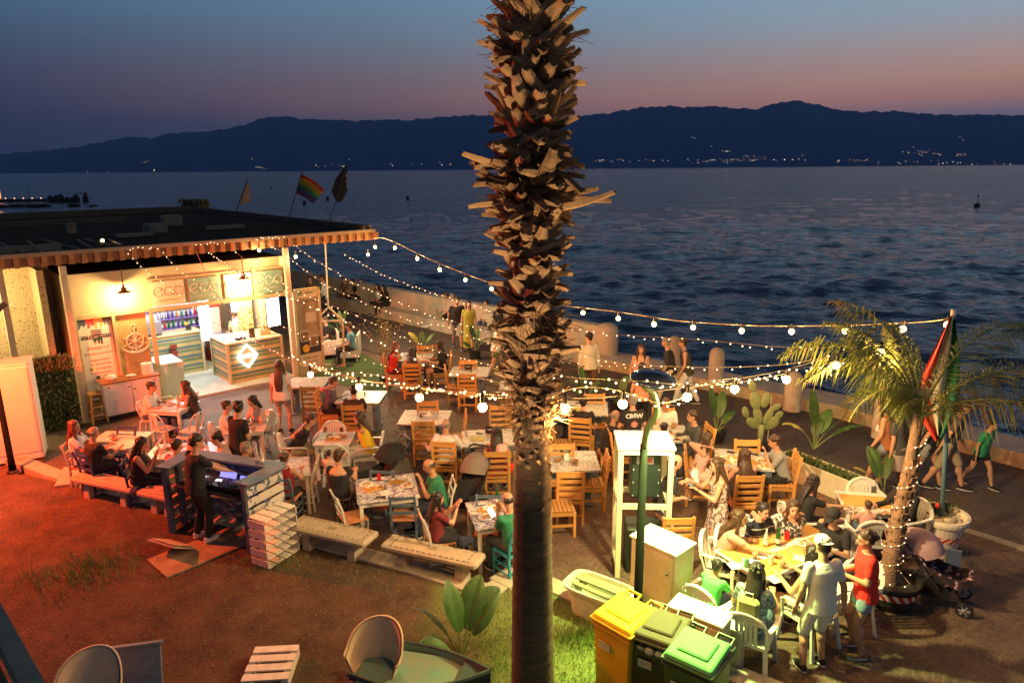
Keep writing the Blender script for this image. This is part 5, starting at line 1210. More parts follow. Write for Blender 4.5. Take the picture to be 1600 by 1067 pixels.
o = MB(); [o.box((0, y, .50 + .03 * (i % 2)), (.66, .075, .025), rotm(0, 3, 2 * i)) for i, y in enumerate((-.13, -.02, .09))]; o.box((.27, 0, .44), (.05, .34, .12)); o.box((-.27, 0, .44), (.05, .3, .1))
o = o.build('wooden_pallet_piece', mat('grey green wood', (.20, .21, .12), .8, .25, 6), bevel=.003); o.location = (c.x, c.y, .02); o.rotation_euler.z = R(a); tag(o, 'broken grey wooden slats lying in the pale plastic trough', 'pallet piece')
# far left white cabinet
c = at(71, 717, 0); o = simple('white_fridge_cabinet', 'tall white cabinet glowing orange at the far left edge', 'cabinet', (c.x - .50 * math.cos(R(28)) - .31 * math.sin(R(28)), c.y - .50 * math.sin(R(28)) + .31 * math.cos(R(28)), 0), 28, [('body', [((0, 0, 1.05), (1.0, .62, 2.0))], WHITEP), ('top', [((0, 0, 2.07), (1.03, .65, .04))], WHITEP), ('door', [((0, -.32, 1.1), (.94, .02, 1.8))], WHITEP), ('plinth', [((0, 0, .03), (.9, .5, .06))], BLACK)])
# parapet of the viewer's building
A_, B_ = at(0, 915, 4.3), at(88, 1067, 4.3); dd = (B_ - A_).normalized(); A_ = A_ - dd * .6; nn = Vector((dd.y, -dd.x, 0)); nn = nn if nn.x > 0 else -nn; A_ -= nn * .0; 
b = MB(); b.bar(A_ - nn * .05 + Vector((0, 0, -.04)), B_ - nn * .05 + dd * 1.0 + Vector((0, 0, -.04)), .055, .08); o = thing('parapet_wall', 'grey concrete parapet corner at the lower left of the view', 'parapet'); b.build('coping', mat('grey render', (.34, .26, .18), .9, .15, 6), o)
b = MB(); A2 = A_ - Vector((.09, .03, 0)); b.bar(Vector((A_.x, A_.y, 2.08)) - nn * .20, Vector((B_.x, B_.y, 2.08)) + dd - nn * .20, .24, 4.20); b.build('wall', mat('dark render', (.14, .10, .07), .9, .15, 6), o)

# ------------------------------------------------------------ foreground clutter
def lounger(loc, rz, label, s=1.):
    r = thing('plastic_tub_chair', label, 'tub chair', loc, rz, 'pale plastic tub chairs on the lawn'); r.scale = (.8,) * 3; m = mat('cream plastic', (.78, .55, .33), .4, .06)
    P = []
    for z0_, kz in ((0, 0), (.5, .6), (.85, .95), (1, 1)):
        row = []
        for k in range(19):
            q_ = R(-20 + k * 220 / 18); top = .34 + .46 * max(0, math.sin(q_)) ** .8 + .05 * math.cos(q_ * 2 + .4); rr = .30 + .09 * kz
            row.append((math.cos(q_) * rr * 1.05, -math.sin(q_) * rr * .95 + .05, .34 + (top - .10) * kz))
        P.append(row)
    b = MB(); b.grid([r_[::-1] for r_ in P]); b.grid([[(x * .93, (y - .05) * .93 + .05, z - .004) for x, y, z in row] for row in P])
    b.tube(P[-1], .016, 6); b.build('shell', m, r, smooth=True)
    MB().lathe([(.01, .33), (.29, .33), (.31, .36), (.28, .385), (.01, .36)], (0, .05, 0), 20, sy=.95).build('seat', m, r, smooth=True)
    for x in (-1, 1):
        for y in (-.2, .3): MB().bar((x * .27, y * 1.15, 0), (x * .23, y, .36), .055, .04).build('leg', m, r)
lounger(at(590, 1080, .1), 165, 'pale plastic tub chair behind the teal rowing boat')
lounger(at(150, 1135, .1), 190, 'pale plastic tub chair at the lower left beside the blue board')
def pallet(loc, rz, label, m):
    b = MB()
    for k in range(4): b.box((0, -.24 + k * .16, .13), (.52, .11, .02))
    for x in (-.22, .22): b.box((x, 0, .06), (.08, .58, .11))
    o = b.build('small_pallet', m); o.location = loc; o.rotation_euler.z = R(rz); tag(o, label, 'pallet')
pallet(at(425, 1050, .1) + Vector((0, 0, 0.0)), 4, 'small cream pallet lying on the lawn near the bottom edge', WHITEW)
o = MB().box((0, 0, .25), (.80, .05, .5)).box((0, 0, .515), (.84, .08, .03)).build('blue_board', BLUEW, bevel=.004); o.location = at(195, 1082, .1); o.rotation_euler = (R(-15), 0, R(12)); tag(o, 'blue painted board at the lower left', 'board')
# rowing boat
bt_ = thing('rowing_boat', 'small teal rowing boat with a dark gunwale at the bottom edge of the lawn', 'boat', at(660, 1085, .1), -14); bt_.scale = (.74,) * 3
def hull(w, L_, h, m_out, z0=0., t=0.):
    P = []
    for i in range(15):
        u = i / 14; x = -L_ / 2 + L_ * u; k = (1 - max(0, (u - .35) / .65) ** 2.2) * (.8 + .2 * min(1, u * 4)); ww = max(.012, w / 2 * k); sh = h * (1 + .28 * max(0, u - .4) ** 2 * 3)
        P.append([(x + .12 * max(0, u - .7) * abs(math.cos(q)) * 2, math.cos(q) * (ww - t), z0 + sh - (sh - .03 - t) * math.sin(q) ** .6) for q in [math.pi * j / 10 for j in range(11)]])
    return P
TE = mat('faded teal boat paint', (.10, .24, .21), .6, .3, 3, .1, c2=(.20, .20, .15)); DKW = mat('dark boat timber', (.03, .04, .045), .6, .3)
b = MB(); Po = hull(.95, 2.0, .48, 0); b.grid(Po); b.build('hull', DKW, bt_, smooth=True); b = MB(); Pi = hull(.95, 2.0, .48, 0, .012, .035); b.grid([row[::-1] for row in Pi]); b.build('lining', TE, bt_, smooth=True)
b = MB(); b.tube([(r_[0][0], r_[0][1], r_[0][2]) for r_ in Po], .035, 6); b.tube([(r_[-1][0], r_[-1][1], r_[-1][2]) for r_ in Po], .035, 6); b.build('gunwale', DKW, bt_)
for x in (-.45, .15): MB().box((x, 0, .38), (.20, .80 if x < 0 else .78, .03)).build('thwart', TE, bt_, bevel=.004)
MB().prism([(-.95, -.36), (.45, -.38), (.72, -.20), (.72, .20), (.45, .38), (-.95, .36)], .395, .425).build('deck', TE, bt_, bevel=.004)
MB().prism([(.62, -.22), (.98, -.03), (.98, .03), (.62, .22)], .50, .53).build('bow_deck', DKW, bt_)
# ------------------------------------------------------------ big palm in the foreground
PX, PY = .185, 6.3
palm = thing('palm_tree', 'tall foreground palm trunk shaggy with cut dead leaf bases, ringed smooth lower down', 'palm tree', (PX, PY, 0))
prof = []
r2 = random.Random(21)
for i in range(150):
    z = i * .05; r_ = .235 - .06 * min(1, z / 3.2) if z < 3.2 else .17
    prof.append((r_ + .004 * math.sin(i * 2.1) + r2.uniform(-.002, .002), z))
TRK = mat('palm bark', (.15, .095, .055), .95, .4, 3, .9, 30, stretch=(1, 1, 14))
MB().lathe(prof + [(0, 7.6)], n=28).build('trunk', TRK, palm, smooth=True)
BOOT = mat('dead leaf base', (.44, .26, .125), .85, .45, 5, .4, 40, c2=(.22, .13, .06))
BOOT2 = mat('frayed leaf base', (.32, .18, .08), .9, .4, 7, .5, 40, c2=(.11, .06, .03))
def halfw(z):
    T = [(2.0, -.075), (2.9, -.065), (3.2, -.055), (3.45, -.03), (3.7, .02), (3.95, .09), (4.3, .11), (4.8, .14), (5.3, .17), (5.55, .30), (5.75, .26), (5.95, .13), (6.15, .17), (6.4, .24), (6.7, .23), (6.95, .19), (7.3, .17), (7.8, .16)]
    for (a, x), (b_, y) in zip(T, T[1:]):
        if a <= z <= b_: return x + (y - x) * (z - a) / (b_ - a)
    return .1
b = MB()
def boot(z, a, L, w, up, curl, mi, twist):
    d = Vector((math.cos(a), math.sin(a), 0)); t = Vector((-d.y, d.x, 0)); up_ = Vector((0, 0, 1))
    p = Vector((0, 0, z)) + d * (.145 if z > 3.2 else .16); rows = []
    n = 6
    for i in range(n + 1):
        u = i / n; ang = up + curl * u
        if i: p = p + (d * math.cos(ang) + up_ * math.sin(ang) + t * twist) * (L / n)
        ww = w * (1 - .68 * u ** 1.1); th = .028 * (1 - .55 * u)
        nrm = (up_ * math.cos(ang) - d * math.sin(ang)); s = (t - d * twist * .5).normalized()
        cup = .35 * ww
        rows.append([p - s * ww + nrm * cup, p - s * ww * .5 + nrm * cup * .1 , p - nrm * .01, p + s * ww * .5 + nrm * cup * .1, p + s * ww + nrm * cup, p + s * ww * .6 - nrm * th, p - nrm * (th + .012), p - s * ww * .6 - nrm * th])
    k = 8; vs = [v for r_ in rows for v in r_]; b.mi = mi
    b.add(vs, [(i * k + j, i * k + (j + 1) % k, (i + 1) * k + (j + 1) % k, (i + 1) * k + j) for i in range(n) for j in range(k)] + [tuple(range(n * k, n * k + k)), tuple(range(k - 1, -1, -1))])
z = 2.1; i = 0
while z < 7.55:
    f = halfw(z); n = 1
    a = i * 2.39996 + r2.uniform(-.25, .25)
    L = (.11 + f * r2.uniform(.45, .85)) if z > 3.95 else .09 + f
    if r2.random() < .08: L *= 1.5
    up = r2.uniform(.25, 1.15) if z < 5.4 or z > 6.05 else r2.uniform(-.1, .45)
    boot(z + r2.uniform(-.05, .05), a, L, r2.uniform(.075, .125) * (1.0 if z > 4 else .30 if z < 3.2 else .45 if z < 3.6 else .65), up, r2.uniform(-.7, .5), 0 if r2.random() < (.7 if not 5.25 < z < 5.95 else .45) else 1, r2.uniform(-1.1, 1.1))
    z += .05 if z < 2.7 else .022 if z < 3.1 else .0088 if z < 5.0 else .0064; i += 1
b.build('leaf_bases', [BOOT, BOOT2], palm)
b = MB()
for i in range(1600):
    a = r2.uniform(0, 6.28); z = r2.choice((r2.uniform(5.3, 5.9), r2.uniform(6.5, 7.5), r2.uniform(3.4, 4.6))); d = Vector((math.cos(a), math.sin(a), 0)); p = Vector((0, 0, z)) + d * .16; l = r2.uniform(.08, .26)
    q = p + (d + Vector((r2.uniform(-.5, .5), r2.uniform(-.5, .5), r2.uniform(-.6, .6)))) * l; b.bar(p, q, .006, .004)
for i in range(500):   # short hairs on the ringed part
    a = r2.uniform(0, 6.28); z = r2.uniform(2.0, 3.9); d = Vector((math.cos(a), math.sin(a), 0)); p = Vector((0, 0, z)) + d * .165
    b.bar(p, p + (d * .5 + Vector((0, 0, r2.uniform(.2, .9)))) * r2.uniform(.02, .06), .004, .003)
b.build('fibre', mat('palm fibre', (.20, .12, .05), .9, .3), palm)

# ------------------------------------------------------------ leafy plants
LEAFM = mat('banana leaf', (.05, .11, .022), .5, .3, 4, .1, 20); LEAFY = mat('yellowed banana leaf', (.30, .27, .05), .5, .35, 4); STEM = mat('leaf stem', (.16, .20, .06), .5, .2); POT = mat('black pot', (.02, .02, .02), .5, .2); TERRA = mat('white planter', (.62, .56, .42), .7, .1)
def blade(b, base, az, L, w, rise, droop, rips, seed, stem):
    """paddle leaf: stem curve then a split blade"""
    q = random.Random(seed); d = Vector((math.cos(az), math.sin(az), 0)); up = Vector((0, 0, 1)); t = Vector((-d.y, d.x, 0)); p = Vector(base); path = [p.copy()]; n = 14
    for i in range(n):
        u = i / n; a = rise - droop * u * u; p = p + (d * math.cos(a) + up * math.sin(a)) * (L / n); path.append(p.copy())
    k = 5
    stem.tube(path[:k + 2], [.016 - .0012 * i for i in range(k + 2)], 5)
    seg = path[k:]; m = (len(seg) - 1) * 3
    roll = q.uniform(-.6, .6)
    for s in (-1, 1):
        i = 0
        while i < m:
            j = min(m, i + (q.randint(1, 3) if rips else m)); rows = []
            sag = q.uniform(.1, .9) if rips else .25
            for e in range(i, j + 1):
                u = e / m; f = u * (len(seg) - 1); a_ = int(min(f, len(seg) - 2)); c = seg[a_].lerp(seg[a_ + 1], f - a_); ww = w * (math.sin(math.pi * min(1, u * .93 + .05)) ** .7) * (1 if not rips else q.uniform(.8, 1))
                side = (t * math.cos(roll) + up * math.sin(roll)) * s
                rows.append([c, c + side * ww * .5 + up * ww * .18, c + side * ww + up * ww * (.22 - sag * .5)])
            if len(rows) > 1: b.grid(rows)
            i = j
    return
def banana(name, label, loc, leaves, h0=.1, yellow=0, seed=0, pot=None, cat='plant'):
    r = thing(name, label, cat, loc); sc_ = .86 if name != 'leafy_plant' else .68
    for i, (az, L, w, rise, droop, rips) in enumerate(leaves):
        b = MB(); s = MB(); blade(b, (0, 0, h0), R(az), L * sc_, w * (.85 if sc_ < 1 else 1), rise, droop, rips, seed * 50 + i, s)
        b.build('leaf', LEAFY if i in (yellow if isinstance(yellow, tuple) else ()) else LEAFM, r); s.build('stem', STEM, r)
    if pot == 'round': MB().lathe([(.16, 0), (.21, .28), (.23, .30), (.20, .30), (.19, .26), (0, .26)], n=18).build('pot', POT, r)
    return r
banana('bird_of_paradise_plant', 'big dark-leaved banana-like plant on the lawn left of the foreground trunk', at(722, 1032, .1), [(118, 1.12, .17, 1.35, .6, 0), (64, 1.18, .19, 1.25, .7, 0), (42, 1.12, .21, 1.15, 1.0, 0), (150, 1.15, .12, 1.0, 1.6, 1), (190, .75, .16, .9, 1.5, 1)], 0, (), 3)
for (px, py, nm, sc, lvs, yl, pt_, zz) in (
    (915, 640, 'broad-leaved plant in front of the walking man in a loose white shirt', 1., [(170, 1.1, .13, 1.2, .9, 0), (110, 1.3, .14, 1.35, .5, 0), (30, 1.2, .14, 1.1, 1.1, 1), (20, .9, .12, .9, .9, 1), (200, .8, .12, 1.0, 1.0, 0)], (), 'round', 0),
    (965, 645, 'broad-leaved plant left of the street lamp head', 1., [(150, 1.2, .13, 1.2, .6, 0), (40, 1.1, .15, 1.3, .6, 0), (180, .8, .12, .9, 1.0, 0), (10, .8, .12, 1.0, 1.0, 0)], (), 'round', 0),
    (1118, 690, 'broad-leaved plant wound with fairy lights left of the prickly pear', 1., [(120, 1.5, .12, 1.4, .3, 0), (60, 1.4, .15, 1.25, .7, 0), (25, 1.0, .14, 1.0, 1.1, 1), (0, .9, .14, .8, 1.2, 1), (160, 1.2, .1, 1.4, .7, 0)], (), 'round', 0),
    (1268, 735, 'tall banana plant in a long white planter right of the prickly pear', 1., [(100, 1.75, .15, 1.45, .2, 0), (40, 1.3, .17, 1.1, .6, 0), (15, 1.25, .13, 1.0, 1.1, 0), (175, 1.3, .13, 1.1, 1.5, 1), (5, 1.6, .10, .7, .9, 1), (60, 1.0, .14, 1.2, .8, 0)], (3,), None, .25),
    (1378, 790, 'banana plant behind the fairy-lit palm trunk', 1., [(110, 1.3, .16, 1.2, .6, 0), (170, 1.1, .17, 1.0, .9, 0), (60, 1.2, .13, 1.1, .8, 1), (200, .9, .14, .9, .9, 1)], (1,), None, .0),
    (533, 530, 'small banana plant behind the man in the blue t-shirt', 1., [(50, 1.3, .12, 1.3, .4, 0), (150, 1.3, .14, 1.1, 1.0, 0), (100, 1.2, .12, 1.4, .3, 0), (200, 1.0, .12, .9, 1.0, 1)], (), 'round', 0),
    (660, 560, 'yellow-green leafy plant behind the three women', 1., [(150, 1.2, .13, 1.1, .9, 0), (200, .8, .14, .8, .6, 0), (40, 1.2, .12, 1.1, 1.1, 1), (90, 1.0, .12, 1.3, .5, 0), (10, 1.0, .1, .9, 1.1, 1)], (0, 1), 'round', 0),
    (742, 560, 'leafy plant in front of the woman in the yellow-green dress', 1., [(110, 1.3, .14, 1.3, .4, 0), (70, 1.2, .14, 1.2, .5, 0), (20, 1.0, .12, 1.0, 1.0, 1), (170, .8, .12, .9, 1.0, 1)], (), 'round', 0),
    (800, 625, 'ragged fern-like plant at the left edge of the big trunk', 1., [(150, 1.3, .10, 1.2, 1.4, 1), (60, 1.0, .11, 1.2, 1.2, 1), (200, .9, .1, 1.0, 1.2, 1), (110, 1.2, .1, 1.3, 1.0, 1)], (0,), 'round', 0)):
    p = at(px, py, 0); banana('leafy_plant', nm, p + Vector((0, 0, 0)), lvs, .2 + zz, yl, px % 17 + 1, pt_)
# long white planter trough behind the table
c0, c1_ = at(1236, 742), at(1345, 788); dv = c1_ - c0
pl = thing('long_planter', 'long white planter box along the promenade edge holding the tall banana plant', 'planter', (c0 + c1_) / 2, math.degrees(math.atan2(dv.y, dv.x)))
L_ = dv.length + .3
MB().box((0, -.19, .22), (L_, .035, .44)).box((0, .19, .22), (L_, .035, .44)).box((-L_ / 2, 0, .22), (.035, .38, .435)).box((L_ / 2, 0, .22), (.035, .38, .435)).build('box', TERRA, pl, bevel=.006)
MB().box((0, 0, .36), (L_ - .04, .35, .02)).build('soil', mat('potting soil', (.03, .02, .012), .95, .3), pl)
b = MB(); q = random.Random(6)
for i in range(500):
    x, y = q.uniform(-L_ / 2, L_ / 2), q.uniform(-.15, .15); z = .38; h = q.uniform(.04, .16); a = q.uniform(0, 6.28); b.add([(x - .02, y, z), (x + .02, y, z), (x + math.cos(a) * .06, y + math.sin(a) * .06, z + h)], [(0, 1, 2)])
b.build('low_foliage', LF, pl)
# prickly pear
PRK = mat('cactus pad', (.22, .26, .11), .6, .2, 8, .2, 60)
pc = thing('prickly_pear', 'big prickly pear cactus with flat round pads behind the empty chair', 'cactus', at(1186, 706)); pc.scale = (.72,) * 3
MB().tube([(0, 0, .2), (.01, 0, .5), (0, 0, .85)], [.10, .08, .11], 10).build('trunk', PRK, pc, smooth=True)
def pad(x, z, rx, rz, tilt, y=0, ya=0):
    MB().ball((0, 0, rz), (rx, .035, rz), 16).build('pad', PRK, pc, smooth=True, loc=(x, y, z)).rotation_euler = (R(ya), R(tilt), 0)
for x, z, rx, rz, t, y, ya in ((-.05, .75, .14, .26, -52, 0, 10), (-.02, .85, .13, .28, -18, .03, 0), (.07, .85, .12, .28, 22, -.03, 0), (.08, .72, .18, .26, 48, .02, 10), (-.14, 1.28, .17, .30, -14, .02, 0), (.02, 1.35, .13, .24, 12, 0, 0), (-.42, 1.05, .10, .19, -20, 0, 5), (.22, 1.28, .10, .18, 62, 0, 0), (-.28, 1.82, .11, .18, -18, 0, 0), (.40, .98, .11, .16, 40, .05, 0)): pad(x, z, rx, rz, t, y, ya)
MB().lathe([(.2, 0), (.26, .24), (.28, .26), (.24, .26), (.23, .22), (0, .22)], n=20).build('pot', POT, pc)
MB().tube([(.24, .05, .3), (.25, .05, 1.72)], .012, 6).build('cane', mat('pale cane', (.5, .45, .3), .6), pc)
# wispy sapling
sp_ = thing('sapling', 'thin wispy sapling in a dark pot left of the three women', 'tree', at(603, 598))
b = MB(); q = random.Random(3); tips = []
for i in range(7):
    a = q.uniform(0, 6.28); P = [(0, 0, .2)]; x = y = 0
    for k in range(1, 6): x += math.cos(a) * .05 * k * .7; y += math.sin(a) * .05 * k * .7; P.append((x, y, .2 + k * .30)); a += q.uniform(-.4, .4); tips += [P[-1]] * (k if k > 2 else 0)
    b.tube(P, [.012, .01, .009, .007, .006, .004], 5)
b.build('trunk', mat('thin bark', (.2, .14, .08), .8), sp_)
b = MB()
for t_ in tips * 5:
    c = Vector(t_) + Vector((q.gauss(0, .1), q.gauss(0, .1), q.gauss(0, .14))); s = q.uniform(.02, .045); M = rotm(q.uniform(0, 360), q.uniform(0, 360), 0); b.add([c + M @ Vector(v) for v in ((-s, 0, 0), (0, -s * .4, 0), (s, 0, 0), (0, s * .4, 0))], [(0, 1, 2, 3)])
b.build('crown', mat('sapling leaf', (.26, .26, .07), .7, .3, 20), sp_); MB().lathe([(.14, 0), (.2, .2), (.17, .2), (.16, .17), (0, .17)], n=14).build('pot', POT, sp_)
# bushy weeds on the kiosk roof edge
leafy('roof_bush', 'dim small bush beyond the corner of the kiosk roof', at_y(305, 325, 34) - Vector((0, 0, .6)), 0, 1.3, 1.0, .6, 500, [LF2], 'bush', .09, 8)

# ------------------------------------------------------------ fairy-lit small palm in a black tub
SPX = at(1396, 915, .30)
sp3 = thing('date_palm', 'small feathery palm in a black tub, its trunk wound with fairy lights', 'palm tree', (SPX.x, SPX.y + .10, 0))
o3 = Vector((SPX.x, SPX.y + .10, 0))
MB().lathe([(.28, 0), (.33, .10), (.36, .28), (.385, .34), (.385, .38), (.35, .38), (.33, .30), (0, .27)], n=28).build('tub', POT, sp3)
def tape(N, L, src, base):
    s = N.new('ShaderNodeSeparateXYZ'); L.new(src, s.inputs[0]); a = nmath(N, L, 'ARCTAN2', s.outputs[1], s.outputs[0])
    w = nmath(N, L, 'FRACT', nmath(N, L, 'ADD', nmath(N, L, 'MULTIPLY', a, 3.2), nmath(N, L, 'MULTIPLY', s.outputs[2], 6)))
    return nmix(N, L, nmath(N, L, 'LESS_THAN', w, .5), base, (.60, .03, .015))
TAPE = mat('red white tape', (.72, .66, .58), .4, .04, pattern=tape)
MB().lathe([(.358, .20), (.392, .31)], n=28, caps=False).build('hazard_tape', TAPE, sp3)
bark = mat('pale palm bark', (.24, .14, .085), .85, .35, 6, .8, 30)
TP_ = [(0, 0, .25), (-.02, .0, .6), (.0, 0, 1.0), (.03, .02, 1.4), (.07, .03, 1.9), (.12, .04, 2.66)]
MB().tube([Vector(p) for p in spline(TP_, 4)], [.125 - .065 * i / 20 for i in range(21)], 14).build('trunk', bark, sp3, smooth=True)
b = MB(); q = random.Random(12)
for i in range(70):
    z = .4 + i * .024; a = i * 2.4; r_ = .12 - .06 * (z - .25) / 1.9; cx = .12 * max(0, (z - .9) / 1.2); d = Vector((math.cos(a), math.sin(a), 0)); p = Vector((cx, .02, z)) + d * r_ * .9
    b.bar(p, p + d * .03 + Vector((0, 0, .09)), .07, .018, up=(d.x, d.y, 0))
b.build('leaf_scars', bark, sp3)
PF = mat('palm frond', (.20, .24, .05), .6, .35, 8); PF2 = mat('dry palm frond', (.26, .17, .06), .7, .35, 8)
def frond(az, L, rise, droop, dry, seed, top=(.12, .04, 2.62)):
    q = random.Random(seed); b = MB(); d = Vector((math.cos(R(az)), math.sin(R(az)), 0)); up = Vector((0, 0, 1)); t = Vector((-d.y, d.x, 0)); p = Vector(top); n = 26; path = [p.copy()]
    for i in range(n):
        u = i / n; a = rise - droop * u ** 1.3; p = p + (d * math.cos(a) + up * math.sin(a)) * (L / n); path.append(p.copy())
    b.tube(path, [.018 * (1 - .75 * i / n) for i in range(n + 1)], 5)
    for i in range(3, n + 1):
        u = i / n
        for s in (-1, 1):
            for k in range(3):
                ll = L * .30 * math.sin(math.pi * min(.96, u * .86 + .14)) ** .6 * q.uniform(.7, 1.15); c = path[i].lerp(path[i - 1], k / 3); dd = (t * s * q.uniform(.5, 1) + d * .55 + up * q.uniform(-.15, .25)).normalized()
                m = c + dd * ll * .5; e = c + dd * ll * .85 + Vector((0, 0, -ll * q.uniform(.35, .75))); w_ = Vector((0, 0, .008)) if abs(dd.z) < .8 else t * .008; b.mi = 1 if q.random() < dry else 0
                sdw = d * .007
                b.add([c - sdw, c + sdw, m + sdw + w_, m - sdw, e], [(0, 1, 2, 3), (3, 2, 4)])
    b.build('frond', [PF, PF2], sp3)
for az, L, ri, dr, dry in ((120, 2.1, 1.4, 1.5, .1), (240, 1.6, 1.2, 2.4, .1), (170, 2.2, 1.2, 1.9, .1), (180, 1.9, 1.15, 2.0, .1), (165, 1.5, 1.3, 1.2, .05), (200, 1.5, 1.05, 2.3, .15), (150, 1.8, 1.35, 1.4, .1), (95, 1.5, 1.45, 1.3, .05), (110, 1.3, 1.5, .9, 0), (20, 2.2, 1.2, 1.5, .1), (0, 2.3, .9, 1.9, .5), (325, 2.0, .75, 1.9, .6), (225, 1.2, 1.1, 2.2, .2)): frond(az, L, ri, dr, dry, az + 7)
# big white pot with flag
W0 = at(1471, 803, .62)
wp = thing('flower_pot', 'big round white pot with pebbles, flowers and hazard tape, holding the blue pole', 'flower pot', (W0.x, W0.y, 0))
MB().lathe([(.24, 0), (.25, .06), (.30, .30), (.34, .52), (.385, .55), (.395, .60), (.385, .64), (.34, .64), (.32, .57), (0, .56)], n=32).build('pot', mat('white fibreglass', (.72, .62, .50), .5, .06), wp, smooth=False)
def tape2(N, L, src, base):
    s = N.new('ShaderNodeSeparateXYZ'); L.new(src, s.inputs[0]); a = nmath(N, L, 'ARCTAN2', s.outputs[1], s.outputs[0])
    w = nmath(N, L, 'FRACT', nmath(N, L, 'ADD', nmath(N, L, 'MULTIPLY', a, 2.6), nmath(N, L, 'MULTIPLY', s.outputs[2], -9)))
    f = nmath(N, L, 'MULTIPLY', nmath(N, L, 'LESS_THAN', w, .5), nmath(N, L, 'GREATER_THAN', a, -2.4))
    return nmix(N, L, f, base, (.62, .03, .015))
MB().lathe([(.303, .28), (.325, .38)], n=32, caps=False).build('hazard_tape', mat('red white tape band', (.74, .64, .52), .5, .05, pattern=tape2), wp)
b = MB(); q = random.Random(4)
for i in range(60): a = q.uniform(0, 6.28); r_ = q.uniform(.03, .30); b.ball((math.cos(a) * r_, math.sin(a) * r_, .575), (q.uniform(.02, .045), q.uniform(.02, .035), .02), 7, rotm(0, 0, q.uniform(0, 180)))
b.ball((.02, -.17, .60), (.10, .065, .045), 10); b.build('pebbles', mat('river pebbles', (.42, .36, .26), .7, .35, 9), wp)
b = MB()
for i in range(420):
    c = Vector((q.gauss(.0, .13), abs(q.gauss(.10, .08)), .60 + q.uniform(0, .16))); s = q.uniform(.015, .035); M = rotm(q.uniform(0, 360), q.uniform(0, 360), 0); b.add([c + M @ Vector(v) for v in ((-s, 0, 0), (0, -s * .6, 0), (s, 0, 0), (0, s * .6, 0))], [(0, 1, 2, 3)])
b.build('foliage', LF, wp); b = MB(); b.ball((-.07, .02, .74), .035, 8); b.ball((-.05, .05, .76), .025, 8); b.build('red_flower', mat('red petal', (.8, .04, .02), .6), wp)
F0 = Vector((W0.x + .03, W0.y + .03, .56)); F1 = at_y(1489, 494, W0.y - .05)
fl = thing('flag_pole', 'blue painted pole rising from the white pot with a limp green, white and red flag', 'flag', F0)
MB().tube([(0, 0, 0), (F1 - F0) * .5, F1 - F0], [.035, .032, .026], 12).build('pole', mat('blue pole paint', (.12, .24, .30), .5, .15), fl, smooth=True)
MB().lathe([(.035, 0), (.035, .10), (0, .10)], F1 - F0, 10).build('cap', PAPER, fl)
def lerp_(T, u):
    for (a_, x_), (c_, y_) in zip(T, T[1:]):
        if a_ <= u <= c_: return x_ + (y_ - x_) * (u - a_) / (c_ - a_)
rows = []
for i in range(19):   # the limp cloth: gathered at the pole head, hanging in folds to a point
    u = i / 18; xl = lerp_([(0, 1481), (.3, 1453), (.6, 1428), (.8, 1436), (1, 1462)], u); xr = lerp_([(0, 1493), (.3, 1500), (.6, 1500), (.8, 1492), (1, 1470)], u); row = []
    for j in range(19):
        v = 1 - j / 18; row.append(at_y(xl + (xr - xl) * v, 503 + 187 * u - 10 * math.sin(v * 3.1), W0.y - .12 + .06 * math.sin(v * 17 + u * 3)) - F0)
    rows.append(row)
for nm, a, b_, cc in (('green_band', 0, 6, (.02, .20, .09)), ('white_band', 6, 12, (.68, .60, .48)), ('red_band', 12, 18, (.62, .03, .02))):
    MB().grid([r_[a:b_ + 1] for r_ in rows]).build(nm, mat('flag ' + nm, cc, .8, .1, 6), fl, smooth=True)
# flags beyond the kiosk roof
def flag(label, foot, tip, Y, pts, m, name='flag'):
    a = at_y(foot[0], foot[1], Y); t = at_y(tip[0], tip[1], Y); r = thing(name, label, 'flag', a)
    MB().tube([(0, 0, 0), t - a], .02, 6).build('pole', METAL, r)
    for nm, poly, mm in pts:
        g = [at_y(x, y, Y + .05 * i) - a for i, (x, y) in enumerate(poly)]
        MB().add(g, [tuple(range(len(g)))]).add([p + Vector((0, .01, 0)) for p in g], [tuple(range(len(g)))[::-1]]).build(nm, mm, r)
fm = lambda n, c: mat(n, c, .9, .2, 3)
flag('pale blurry flag at the left beyond the kiosk roof', (366, 338), (387, 280), 30, [('cloth', [(387, 280), (391, 295), (392, 316), (375, 320), (380, 300)], fm('pale flag', (.30, .20, .15)))], None)
RB = []
cs = (((.35, .03, .02)), ((.40, .18, .02)), ((.20, .22, .03)), ((.02, .14, .06)), ((.02, .05, .18)), ((.07, .02, .13)))
for i, c_ in enumerate(cs):
    u0, u1 = i / 6, (i + 1) / 6
    def e(u, v): # left edge (470,272)->(463,303); right edge (506,300)->(489,318); mid sag
        L0 = (471 + (463 - 471) * u, 272 + (303 - 272) * u); R0 = (507 + (489 - 507) * u, 297 + (320 - 297) * u); x = L0[0] + (R0[0] - L0[0]) * v; y = L0[1] + (R0[1] - L0[1]) * v - 3 * math.sin(v * 3.1); return (x, y)
    RB.append(('stripe', [e(u0, 0), e(u0, .33), e(u0, .66), e(u0, 1), e(u1, 1), e(u1, .66), e(u1, .33), e(u1, 0)], fm('rainbow %d' % i, c_)))
flag('rainbow-striped flag blowing beyond the kiosk roof', (450, 345), (472, 268), 31, RB, None)
flag('black flag with a small pale figure, rightmost beyond the kiosk roof', (513, 352), (543, 254), 31, [('cloth', [(543, 254), (542, 275), (543, 298), (535, 314), (526, 317), (521, 306), (518, 298), (524, 280), (536, 270)], fm('black flag', (.015, .012, .012))), ('pale_mark', [(540, 281), (543, 285), (542, 296), (539, 304), (537, 300), (540, 292), (536, 284)], fm('pale mark', (.45, .36, .30))), ('red_mark', [(540, 272), (543, 274), (542, 280), (538, 279)], fm('red mark', (.4, .12, .06)))], None)

